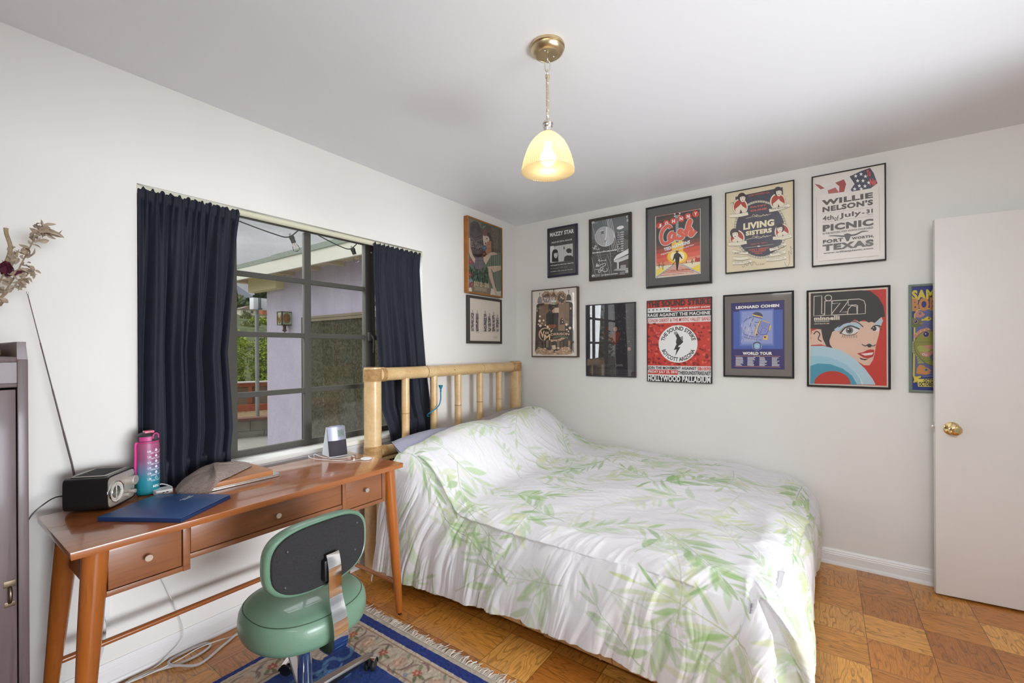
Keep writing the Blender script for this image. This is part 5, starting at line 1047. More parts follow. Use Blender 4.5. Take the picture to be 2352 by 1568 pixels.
def d_cash(s):
    s.rect(206, 1360, 918, 257, (238, 232, 220)); s.rect(222, 1322, 905, 274, (76, 70, 66))
    G = [((88, 76, 70), 700), ((122, 76, 66), 760), ((170, 82, 68), 820), ((214, 92, 72), 880), ((226, 106, 84), 960), ((232, 140, 112), 1030), ((238, 186, 156), 1075), ((240, 214, 190), 1110)]
    for c, y in G: s.poly([(222, y+150*.62), (905, y-40), (905, 1240), (222, 1300)], c)
    s.poly([(222, 1155), (500, 1130), (905, 1085), (905, 1250), (222, 1320)], (238, 228, 196)); s.poly([(222, 1220), (330, 1170), (360, 1230), (222, 1320)], (244, 222, 110)); s.poly([(905, 1130), (800, 1180), (760, 1220), (905, 1258)], (244, 216, 84))
    s.poly([(820, 1095), (840, 1010), (860, 1040), (905, 1030), (905, 1090)], (176, 72, 58)); s.line([(222, 1160), (500, 1135), (905, 1092)], 8, (190, 84, 64))
    s.ell(550, 1020, 162, 118, (240, 160, 60)); s.ell(552, 1015, 150, 106, (248, 206, 70)); s.ell(556, 1010, 110, 86, (252, 240, 190)); s.ell(560, 820, 95, 72, (244, 190, 70)); s.poly([(470, 800), (455, 880), (490, 950), (640, 935), (650, 850), (650, 770)], (244, 190, 70)); s.ell(575, 800, 62, 40, (250, 220, 90))
    s.poly([(500, 1140), (600, 1125), (905, 1260), (905, 1300), (222, 1335)], (226, 200, 180))
    for i in range(6): t = i/6; s.line([(500-230*t, 1150+150*t), (610+240*t, 1138+120*t)], 6+8*t, (206, 112, 90))
    s.line([(500, 1140), (225, 1340)], 16, (96, 104, 110)); s.line([(600, 1125), (898, 1278)], 18, (120, 140, 150)); s.line([(500, 1142), (228, 1338)], 5, (226, 232, 236)); s.line([(600, 1128), (894, 1272)], 6, (226, 232, 236))
    s.rect(528, 800, 572, 420, (126, 136, 136))
    for i in range(13): s.line([(528, 470+i*24), (572, 462+i*24)], 5, (210, 216, 214))
    s.poly([(520, 420), (515, 345), (550, 330), (590, 345), (585, 415)], (150, 158, 156)); s.ell(552, 350, 30, 18, (60, 56, 54))
    for x, y in ((512, 352), (512, 385), (592, 342), (588, 378)): s.ell(x, y, 12, 10, (226, 230, 228))
    for ch, x, y in (('J', 280, 533), ('O', 387, 495), ('H', 494, 462), ('N', 612, 424), ('N', 722, 388), ('Y', 838, 350)): s.ell(x, y, 52, 52, (214, 78, 60)); s.text(ch, x-22, y+30, x+24, y-32, (246, 244, 240), .05)
    s.text4('Bill Graham presents at the Fillmore', (240, 476), (605, 356), (605, 342), (240, 460), (200, 74, 60), .01)
    lt = (202, 222, 226); rd = (226, 104, 82)
    strokes = [[(455, 575), (432, 540), (385, 545), (320, 620), (300, 720), (330, 800), (385, 810), (440, 775)], [(505, 640), (455, 650), (425, 710), (445, 765), (490, 740), (515, 650), (515, 720), (545, 735)], [(640, 620), (600, 600), (575, 640), (640, 680), (625, 725), (560, 735), (540, 700)], [(650, 650), (720, 570), (765, 470), (745, 455), (710, 540), (690, 700)], [(700, 620), (745, 570), (775, 600), (750, 660), (770, 690), (840, 610)]]
    for P in strokes: s.line(P, 70, lt, spline=6)
    for P in strokes: s.line(P, 52, rd, spline=6)
    s.text4('TED HAWKINS', (347, 932), (750, 815), (750, 756), (342, 882), (232, 238, 240), .05); s.text4('PAJAMA PARTY ORCHESTRA', (297, 1003), (812, 846), (812, 820), (297, 974), (236, 226, 220), .03)
    s.poly([(540, 935), (560, 935), (566, 955), (605, 985), (632, 1040), (625, 1060), (590, 1015), (580, 1100), (556, 1235), (540, 1235), (528, 1100), (515, 1040), (490, 1080), (478, 1080), (505, 980), (532, 955)], (54, 46, 46)); s.ell(550, 940, 14, 16, (120, 90, 80)); s.ell(550, 930, 26, 7, (54, 46, 46)); s.line([(525, 1085), (480, 1140)], 7, (54, 46, 46))
    for x, y, h in ((270, 1150, 40), (328, 1155, 60), (785, 1095, 42), (692, 1104, 18)):
        s.line([(x, y+h), (x, y-h)], 9, (86, 100, 66)); s.line([(x-h*.35, y-h*.3), (x-h*.35, y+h*.15), (x, y+h*.2)], 7, (86, 100, 66)); s.line([(x+h*.35, y-h*.4), (x+h*.35, y), (x, y+h*.1)], 7, (86, 100, 66))
    s.text('THE FILLMORE', 440, 1252, 745, 1205, (190, 66, 44), .03); s.text('MONDAY, SEPTEMBER 26, 1994', 290, 1318, 815, 1255, (190, 66, 44), .03)
    s.line([(222, 388), (905, 268)], 5, (206, 88, 72))
M_matg = plain('charcoal_mat_board', L(92, 92, 90), .6, coat=1.0); M_matg2 = plain('taupe_mat_board', L(112, 104, 98), .6, coat=1.0)
poster('black framed poster with red lettering and railroad sunset on a charcoal mat', 'B', -1.205, -1.663, 1.766, 2.371, .014, .028, F_black, [(65, 255), (1083, 65), (1087, 1430), (68, 1512)], d_cash, mat=(M_matg, (208, 258, 917, 1356)))

def d_liv(s):
    CR, NV, RD = (226, 212, 178), (72, 70, 82), (206, 96, 72)
    s.full(.004, CR); s.poly([(228, 335), (945, 195), (950, 320), (890, 480), (320, 560), (232, 390)], NV); s.ell(600, 830, 400, 440, (176, 176, 160)); s.ell(600, 830, 392, 430, (236, 228, 200))
    for i in range(64):
        a = i/64*2*PI; s.ell(600+382*math.cos(a), 830+418*math.sin(a), 14, 12, (118, 112, 108))
        s.ell(600+382*math.cos(a), 830+418*math.sin(a), 8, 7, (226, 216, 186))
    s.ell(600, 830, 368, 405, NV)
    s.text('THE SONGS OF', 424, 342, 745, 268, RD, .05, arch=.004); s.text('PATSY', 455, 512, 702, 448, RD, .06); s.text('CLINE', 455, 566, 702, 500, RD, .06)
    s.text('LIVING', 345, 838, 812, 672, (240, 228, 190), .055); s.text('SISTERS', 382, 925, 775, 805, (240, 228, 190), .055)
    for y in (628, 948):
        s.line([(385, y+34), (480, y+12), (578, y+4), (680, y-10), (768, y-30)], 5, (226, 214, 180)); 
        for x in (480, 530, 625, 675): s.line([(x, y), (x+22, y-24), (x+44, y-4)], 5, (226, 214, 180), spline=4)
        s.ell(576, y+2, 46, 12, (226, 214, 180)); s.ell(576, y+2, 36, 7, NV)
    s.text('MAY 7, 2011', 448, 1066, 702, 1018, RD, .05); s.line([(360, 1108), (798, 1054)], 4, (226, 214, 180)); s.ell(575, 1081, 22, 8, WH)
    s.text('WALT DISNEY', 424, 1152, 728, 1094, RD, .05); s.text('CONCERT', 468, 1180, 685, 1130, RD, .05); s.text('HALL', 515, 1202, 630, 1168, RD, .05)
    def med(x, y, r, hx, hy, hr, dark, flip=1):
        s.ell(x, y, r*1.04, r*1.12, (150, 146, 138)); s.ell(x, y, r, r*1.08, (238, 230, 204)); s.ell(x, y, r*.86, r*.94, (178, 66, 50))
        s.poly([(x-r*.62, y+r*.85), (x-r*.66, y+r*.25), (x-r*.2, y-r*.1), (x+r*.1, y-r*.4), (x+r*.3, y-r*.1), (x+r*.78, y+r*.2), (x+r*.72, y+r*.6), (x+r*.3, y+r*.92)], (234, 222, 200)); s.poly([(x-r*.1, y+r*.9), (x+r*.05, y+r*.3), (x+r*.3, y+r*.8)], (70, 60, 60))
        s.ell(hx, hy, hr*1.05, hr*1.12, dark); s.ell(hx+flip*hr*.15, hy+hr*.25, hr*.66, hr*.9, (236, 224, 204)); s.poly([(hx-hr*.8, hy), (hx-hr*.5, hy-hr*.9), (hx+hr*.5, hy-hr*.9), (hx+hr*.85, hy-hr*.1), (hx+hr*.2, hy-hr*.25), (hx-hr*.3, hy-hr*.1)], dark)
        for dx in (-.2, .42): s.ell(hx+flip*hr*.15+dx*hr-hr*.12, hy+hr*.15, hr*.11, hr*.07, (60, 50, 52))
        s.ell(hx+flip*hr*.15, hy+hr*.72, hr*.2, hr*.08, (170, 70, 64))
    med(302, 490, 112, 330, 345, 62, (66, 54, 52)); med(872, 418, 118, 878, 262, 64, (56, 50, 60)); med(250, 960, 112, 214, 885, 66, (72, 58, 62)); med(932, 870, 112, 905, 810, 60, (64, 50, 60), -1)
    def rib(x0, y0, x1, y1, t, w=46):
        mx, my = (x0+x1)/2, (y0+y1)/2+10; s.line([(x0, y0), (mx, my), (x1, y1)], w+6, (110, 104, 100), spline=5); s.line([(x0, y0), (mx, my), (x1, y1)], w, (238, 230, 206), spline=5); s.text(t, x0+26, y0+6+(my-y0)*.5, x1-26, y1-8+(my-y1)*.4, (84, 78, 78), .01)
    rib(140, 625, 420, 590, 'ALEX LILLY'); rib(738, 550, 1045, 470, 'ELENI MANDELL'); rib(120, 1050, 395, 1020, 'BECKY STARK'); rib(790, 965, 1066, 930, 'INARA GEORGE')
    rib(185, 1150, 415, 1185, 'W/ SPECIAL GUESTS', 40); rib(190, 1260, 410, 1255, 'JOHN DOE', 42); rib(185, 1335, 465, 1300, 'ZOOEY DESCHANEL', 42); rib(740, 1140, 985, 1050, 'SHIRLEY MANSON', 42); rib(745, 1215, 975, 1165, 'JOHN C. REILLY', 42); rib(690, 1285, 985, 1250, 'CHARLIE WADHAMS', 42)
    s.text('LA PHIL', 548, 1365, 660, 1340, (110, 104, 96), .01)
    for P in ([(320, 1375), (345, 1395), (370, 1340), (400, 1375), (430, 1320), (470, 1370), (500, 1310), (545, 1360)], [(960, 1320), (985, 1380), (1020, 1370), (1040, 1260), (1020, 1160), (1070, 1200), (1050, 1090), (1085, 1130)], [(150, 440), (190, 420), (200, 450), (215, 410)]): s.line(P, 4, (96, 90, 84), spline=5)
poster('thin black framed cream poster with dark oval and four portrait medallions', 'B', -1.75, -2.148, 1.82, 2.372, .0065, .026, F_black, [(75, 275), (1122, 85), (1112, 1400), (70, 1492)], d_liv)

def d_wil(s):
    GR = (78, 70, 64); s.full(.004, (228, 222, 212))
    s.poly([(178, 262), (184, 228), (230, 208), (300, 180), (372, 150), (440, 118), (498, 98), (540, 150), (544, 196), (500, 228), (380, 248), (300, 254), (230, 262)], (224, 216, 212))
    s.poly([(274, 192), (330, 170), (344, 200), (330, 250), (298, 254), (300, 214)], (162, 66, 58)); s.poly([(225, 240), (275, 222), (298, 254), (230, 262)], (178, 92, 82)); s.poly([(142, 198), (176, 206), (206, 226), (180, 234), (158, 214)], (170, 80, 72)); s.poly([(366, 152), (440, 118), (498, 98), (520, 130), (544, 196), (500, 228), (380, 248), (372, 236), (398, 200)], (66, 66, 84))
    def star(x, y, r, c=(238, 236, 234)): s.poly([(x+r*(1 if k % 2 == 0 else .42)*math.sin(k*PI/5), y-r*(1 if k % 2 == 0 else .42)*math.cos(k*PI/5)) for k in range(10)], c)
    for x, y in ((406, 150), (440, 138), (418, 180), (452, 180), (428, 212), (468, 152), (464, 214), (398, 232), (488, 192), (440, 232)): star(x, y, 13)
    s.text('To', 476, 156, 502, 108, (206, 84, 70), .06); s.text('Ne', 494, 214, 536, 160, (206, 84, 70), .06)
    s.slab('WILLIE', 186, 338, 514, 252, GR, .07); s.slab("NELSON'S", 190, 380, 514, 296, GR, .06)
    s.text('4th', 190, 434, 262, 394, GR, .03); s.text('of', 264, 434, 294, 398, GR, .02); s.text('July', 298, 424, 438, 366, GR, .03); s.text('31', 470, 388, 512, 356, GR, .08); s.text('YEARS', 472, 398, 510, 388, GR, .02); s.line([(440, 386), (462, 384)], 3, GR); s.ell(450, 385, 6, 4, GR)
    for y0, y1 in ((388, 346), (444, 402)):
        for i in range(40): x = 190+i*8.2; s.ell(x, y0+(y1-y0)*i/40, 1.6, 1.6, GR)
    s.slab('PICNIC', 190, 503, 514, 418, GR, .08); s.text('IN THE HISTORIC FORT WORTH STOCKYARDS', 190, 522, 512, 470, GR, .02)
    s.line([(226, 528), (280, 528), (330, 530), (400, 520), (440, 502), (482, 498)], 10, GR, taper=True, spline=5); s.poly([(326, 518), (348, 512), (372, 518), (364, 540), (354, 562), (342, 562), (332, 540)], GR)
    s.slab('FORT', 190, 578, 320, 540, GR, .06); s.slab('WORTH,', 374, 556, 516, 520, GR, .06); s.slab('TEXAS', 188, 626, 514, 548, GR, .08); s.text('www.williespicnic.com', 192, 646, 510, 600, GR, .04)
    for i in range(42): s.ell(152+(i % 2), 290+i*9.4, 1.5, 3.2, (170, 160, 150)); s.ell(553-(i % 2), 226+i*9.6, 1.5, 3.2, (170, 160, 150))
    for i in range(58): s.ell(165+i*6.6, 688-i*.62, 2.4, 1.6, (170, 160, 150))
poster('thin dark framed white poster with a rolled flag and brown slab lettering', 'B', -2.238, -2.59, 1.812, 2.368, .0065, .026, F_black, [(123, 155), (600, 67), (592, 680), (119, 724)], d_wil)

def d_van(s):
    CRM = (226, 218, 206); TN, DB, BL = (176, 140, 110), (66, 56, 50), (44, 42, 38)
    s.full(.006, CRM); s.ell(510, 250, 120, 75, (206, 180, 154))
    s.poly([(135, 1380), (145, 920), (160, 500), (160, 455), (200, 420), (800, 380), (870, 400), (890, 440), (885, 900), (905, 960), (912, 1380)], DB); s.poly([(215, 860), (215, 470), (400, 440), (415, 860)], (130, 106, 84)); s.poly([(600, 830), (600, 440), (810, 400), (810, 850)], (146, 120, 96))
    for i in range(8): s.line([(235+i*24, 450), (225+i*22, 640), (235+i*12, 800)], 5, (96, 78, 62), spline=4); s.line([(615+i*26, 420), (650+i*20, 620), (760+i*6, 760)], 5, (104, 84, 66), spline=4)
    s.poly([(360, 850), (355, 640), (420, 560), (430, 480), (560, 470), (600, 520), (610, 840)], BL); s.ell(500, 545, 75, 62, (196, 160, 132)); s.poly([(425, 520), (440, 490), (520, 490), (560, 500), (510, 520), (470, 560), (500, 640), (440, 580)], (70, 58, 50)); s.rect(530, 605, 610, 500, (212, 190, 168)); s.ell(490, 512, 14, 8, BL)
    for x, y, w in ((228, 330, 46), (805, 280, 52)): s.poly([(x-w, y+80), (x-w, y+20), (x-w*.6, y-28), (x, y-48), (x+w*.6, y-28), (x+w, y+20), (x+w, y+80)], (78, 66, 58)); s.line([(x, y-40), (x, y-115)], 8, (78, 66, 58)); s.ell(x, y-112, 9, 12, (78, 66, 58))
    s.poly([(445, 290), (470, 240), (508, 185), (545, 240), (572, 290), (545, 360), (470, 360)], (120, 92, 70)); s.line([(508, 190), (508, 150)], 9, (90, 74, 60)); s.ell(508, 152, 12, 14, (90, 74, 60)); s.ell(508, 330, 26, 30, (190, 160, 132)); s.ell(498, 326, 6, 7, BL); s.ell(520, 326, 6, 7, BL)
    for x in (365, 660):
        for k in range(10): a = k/10*2*PI; s.ell(x+78*math.cos(a), 315+105*math.sin(a), 34, 36, (140, 108, 82)); s.ell(x+78*math.cos(a), 315+105*math.sin(a), 24, 25, (176, 140, 110))
        s.ell(x, 315, 72, 96, (84, 68, 56)); q = random.Random(x)
        for k in range(26): s.ell(x+q.gauss(0, 34), 315+q.gauss(0, 45), q.uniform(6, 13), q.uniform(6, 13), q.choice([(226, 200, 176), (90, 84, 62), (190, 150, 118)]))
    s.ell(510, 420, 80, 28, (120, 118, 90)); s.poly([(600, 960), (600, 700), (690, 560), (720, 700), (740, 960)], (150, 118, 92)); s.poly([(630, 840), (640, 740), (680, 690), (735, 830)], (60, 54, 48))
    for x, y, r in ((236, 676, 20), (228, 765, 26), (308, 757, 20), (278, 812, 12), (205, 834, 14), (244, 862, 26), (346, 850, 14), (393, 884, 27), (430, 920, 13), (466, 966, 15), (486, 937, 10), (766, 838, 25), (836, 905, 28), (772, 936, 16), (806, 970, 14), (686, 790, 12), (684, 735, 10)): s.ell(x, y, r, r, (232, 208, 184)); s.ell(x-r*.2, y-r*.2, r*.5, r*.5, (240, 228, 212))
    for k in range(5): s.ell(430+k*26, 860+(k % 2)*24, 26, 30, (140, 84, 58))
    s.ell(340, 1030, 130, 130, (206, 166, 132)); s.ell(350, 1040, 112, 122, BL); s.poly([(470, 1080), (470, 1000), (640, 975), (850, 1020), (850, 1085), (650, 1050)], BL)
    s.text('V', 245, 1100, 330, 960, (226, 190, 152), .03); s.text('AN', 335, 1030, 415, 972, (226, 190, 152), .03); s.text('M', 320, 1150, 440, 1030, (226, 190, 152), .03); s.text('ORRISON', 448, 1062, 822, 1000, (226, 190, 152), .02, arch=.004)
    s.line([(450, 1155), (600, 1150), (740, 1085)], 44, (212, 170, 134), spline=5); s.line([(490, 1105), (640, 1075), (800, 1100)], 36, (96, 98, 78), spline=5); s.text('LIVE AT THE', 490, 1145, 700, 1118, (110, 74, 52), .01)
    for k in range(9): s.rect(215+k*72, 1290, 272+k*72, 1175-(k % 3)*14, [(96, 80, 68), (72, 66, 58), (124, 106, 90)][k % 3])
    s.poly([(470, 1250), (545, 1240), (560, 1300), (520, 1340), (480, 1300)], (206, 180, 156)); q = random.Random(9)
    s.poly([(135, 1385), (210, 1280), (360, 1330), (560, 1370), (730, 1270), (830, 1290), (920, 1390), (780, 1430), (300, 1435)], (176, 140, 112))
    for k in range(70): x, y = q.uniform(160, 890), q.uniform(1290, 1425); s.poly([(x-24, y+6), (x, y-9), (x+26, y+2), (x+6, y+8)], q.choice([(226, 196, 168), (90, 74, 60), (96, 98, 74), (200, 166, 136)]))
    s.rect(812, 1240, 840, 1175, (196, 120, 70)); s.rect(835, 540, 866, 495, (196, 170, 140)); s.rect(172, 585, 198, 540, (160, 140, 116))
poster('brown framed sepia concert poster with domed towers and roses', 'B', -.183, -.637, 1.246, 1.832, .0085, .036, F_br, [(62, 165), (985, 78), (993, 1478), (72, 1478)], d_van)

def d_beb(s):
    s.full(.006, (96, 90, 92)); s.poly([(1370, 815), (1545, 805), (1548, 1420), (1422, 1420), (1385, 1200)], (74, 69, 72)); q = random.Random(6)  # black ground lifted to grey, putting the glass haze into the ink
    for k in range(90): x, y = q.gauss(1470, 55), q.gauss(1060, 110); s.line([(x, y), (x+q.uniform(-9, 9), y+q.uniform(-6, 6))], q.uniform(1.5, 4), q.choice([(150, 142, 140), (110, 104, 104), (196, 190, 186)]))
    s.ell(1396, 1024, 17, 27, (206, 160, 136)); s.poly([(1380, 1020), (1382, 996), (1408, 994), (1414, 1030), (1402, 1006)], (40, 32, 32)); s.poly([(1345, 1120), (1365, 1070), (1400, 1050), (1432, 1060), (1424, 1120), (1396, 1170)], (150, 74, 52)); s.ell(1514, 1200, 14, 16, (196, 150, 130)); s.line([(1290, 1120), (1310, 1060), (1340, 1010)], 10, (150, 84, 60))
    s.text('BEBEL GILBERTO', 1240, 1352, 1386, 1330, (150, 144, 144), .0); s.text('DAWN', 1398, 1350, 1460, 1331, (190, 184, 182), .0)
    for i in range(4): s.line([(1170, 1380+i*10), (1545, 1382+i*10)], 2, (140, 134, 134))
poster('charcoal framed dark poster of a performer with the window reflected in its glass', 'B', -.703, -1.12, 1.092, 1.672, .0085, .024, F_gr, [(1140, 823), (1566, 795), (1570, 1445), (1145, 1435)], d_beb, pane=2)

def d_str(s):
    RD, BL2 = (204, 62, 48), (52, 46, 46); s.full(.003, (232, 230, 228)); s.rect(88, 940, 566, 858, RD); s.rect(262, 960, 566, 910, RD); s.rect(90, 1012, 566, 950, (48, 44, 46)); s.rect(90, 1364, 570, 1036, RD); s.rect(92, 1480, 572, 1448, (48, 44, 46)); s.rect(96, 1428, 320, 1398, RD)
    q = random.Random(2)
    for k in range(230): x, y = q.uniform(96, 562), q.uniform(1052, 1358); a, b = q.uniform(4, 17), q.uniform(4, 14); s.poly([(x-a, y-b*.6), (x+a*.4, y-b), (x+a, y+b*.5), (x-a*.3, y+b)], q.choice([(170, 44, 36), (140, 36, 32), (120, 32, 30), (226, 96, 80)]))
    s.text('THE SOUND STRIKE', 92, 934, 560, 862, (58, 52, 52), .04); s.text('STOP SB1070 BENEFIT SHOW', 270, 950, 562, 920, WH, .03); s.text('RAGE AGAINST THE MACHINE', 92, 1006, 562, 958, WH, .03); s.text('CONOR OBERST & THE MYSTIC VALLEY BAND', 92, 1046, 562, 1000, (206, 84, 70), .01)
    for i in range(6): x, y = 104+i*28.5, 953-i*1.6; s.poly([(x+8*(1 if k % 2 == 0 else .42)*math.sin(k*PI/5), y-9*(1 if k % 2 == 0 else .42)*math.cos(k*PI/5)) for k in range(10)], (70, 62, 62))
    s.ell(322, 1204, 146, 139, (236, 234, 232)); s.arc('THE SOUND STRIKE', 322, 1204, 106, PI*.93, PI*.07, 30, BL2, .03); s.arc('BOYCOTT ARIZONA', 322, 1204, 106, PI*1.12, PI*1.88, 30, BL2, .03, inside=True)
    s.poly([(296, 1120), (312, 1112), (334, 1150), (322, 1166), (308, 1156)], BL2); s.ell(303, 1124, 14, 12, (150, 146, 146)); s.poly([(312, 1160), (330, 1150), (356, 1146), (360, 1190), (340, 1210), (314, 1222), (306, 1190)], BL2)
    for i in range(4): s.line([(334+i*6, 1152+i*9), (352+i*2, 1148+i*10)], 4, (236, 234, 232))
    s.poly([(308, 1210), (332, 1206), (322, 1228), (340, 1226), (300, 1296), (312, 1244), (290, 1250), (302, 1224)], BL2)
    s.text('JOIN THE MOVEMENT AGAINST', 96, 1396, 460, 1374, BL2, .03); s.text('SB1070', 467, 1399, 566, 1376, RD, .03); s.text('FRIDAY JULY 23, 2010', 100, 1424, 316, 1402, WH, .03); s.text('THESOUNDSTRIKE.NET', 324, 1430, 566, 1407, BL2, .03); s.text('HOLLYWOOD PALLADIUM', 98, 1478, 566, 1446, WH, .04)
poster('black framed red and white benefit poster with a fist and lightning bolt in a circle', 'B', -1.208, -1.662, 1.067, 1.672, .005, .026, F_black, [(83, 884), (571, 852), (576, 1497), (90, 1482)], d_str)

def d_coh(s):
    s.rect(190, 1340, 1040, 200, (50, 44, 106))
    for k in range(9): t = k/8; s.rect(200+t*10, 400+t*14, 1030-t*10, 1010-t*16, tuple(int(a+(b-a)*t) for a, b in zip((52, 52, 124), (70, 96, 172))))
    for k in range(8): t = k/7; s.rect(300+t*50, 380+t*30, 880-t*30, 960-t*50, tuple(int(a+(b-a)*t) for a, b in zip((80, 104, 176), (140, 154, 204))))
    s.text('LEONARD COHEN', 245, 362, 955, 268, (240, 236, 228), .09)
    s.poly([(380, 760), (360, 640), (400, 560), (480, 520), (540, 480), (640, 500), (660, 560), (600, 640), (560, 800)], (156, 168, 212)); s.ell(600, 470, 88, 66, (78, 80, 92), a0=PI, a1=2*PI, rot=.15); s.line([(516, 450), (600, 470), (688, 492)], 16, (232, 190, 90)); s.line([(520, 475), (580, 490), (680, 510)], 10, (50, 46, 54))
    for P in ([(380, 570), (430, 520), (510, 490)], [(480, 650), (510, 560), (540, 500)], [(560, 610), (575, 650), (590, 690)], [(640, 545), (620, 575), (560, 572)]): s.line(P, 9, (60, 58, 80), spline=4)
    for P in ([(415, 645), (395, 700), (385, 760), (480, 800), (600, 815), (640, 800)], [(385, 815), (480, 840), (600, 860)], [(480, 740), (520, 745), (545, 700)], [(630, 855), (680, 862)], [(700, 650), (660, 690), (640, 750)], [(690, 655), (730, 670), (762, 688), (700, 760)]): s.line(P, 7, (112, 50, 78), spline=4)
    q = random.Random(4)
    for k in range(40): x, y = q.gauss(470, 60), q.gauss(680, 70); s.line([(x, y-25), (x-8, y+25)], 6, q.choice([(206, 206, 220), (222, 206, 170), (176, 184, 214)]))
    s.line([(655, 545), (610, 650), (570, 780)], 24, (234, 192, 86), spline=4); s.line([(820, 620), (795, 700)], 22, (234, 192, 86)); s.line([(690, 545), (800, 580)], 14, (216, 180, 96)); s.poly([(660, 550), (810, 590), (790, 690), (740, 770), (650, 760), (610, 710)], (136, 146, 204)); s.line([(660, 550), (610, 690), (640, 760), (720, 772), (770, 740), (805, 600)], 6, (50, 48, 84), spline=4)
    for k in range(6): s.line([(680+k*20, 570+k*4), (665+k*18, 650)], 3, (84, 90, 150))
    s.line([(690, 655), (672, 700), (650, 750)], 6, (120, 44, 70)); s.line([(700, 660), (730, 672), (760, 690), (712, 730)], 6, (120, 44, 70)); s.poly([(700, 850), (715, 780), (780, 790), (770, 860)], (232, 190, 90)); s.ell(732, 815, 18, 18, (130, 54, 60)); s.ell(596, 775, 16, 16, (130, 54, 60))
    for k in range(12): x = 400+k*16; s.line([(x, 840), (x-5, 890)], 5, (206, 206, 214))
    s.ell(602, 960, 84, 74, (112, 132, 190)); s.ell(602, 960, 74, 64, (150, 166, 206))
    for r in (1, -1): s.line([(602+58*math.cos(a)*1.0, 960+r*(10+48*abs(math.sin(a))**.8*(1 if math.sin(a)*r < 0 else -.4))) for a in np.linspace(0, 2*PI, 26)], 13, (54, 50, 58))
    s.ell(602, 960, 46, 30, (146, 196, 220))
    s.text('WORLD TOUR', 370, 1106, 852, 1052, (240, 236, 228), .09); s.line([(245, 1124), (540, 1124)], 6, (206, 140, 100)); s.line([(670, 1124), (985, 1124)], 6, (206, 140, 100)); s.line([(245, 1293), (985, 1298)], 7, (206, 140, 100)); s.text('2008', 548, 1134, 660, 1114, (216, 180, 120), .04, sp=1.4)
    q = random.Random(5)
    for cx in (258, 450, 645, 848):
        for r in range(8): s.line([(cx, 1147+r*18.3), (cx+q.uniform(82, 128), 1148+r*18.3)], 9, (226, 224, 228))
poster('black framed blue tour poster with a line drawing on a taupe mat', 'B', -1.735, -2.143, 1.12, 1.675, .011, .028, F_black, [(33, 137), (1193, 45), (1215, 1478), (62, 1460)], d_coh, mat=(M_matg2, (188, 206, 1040, 1332)))

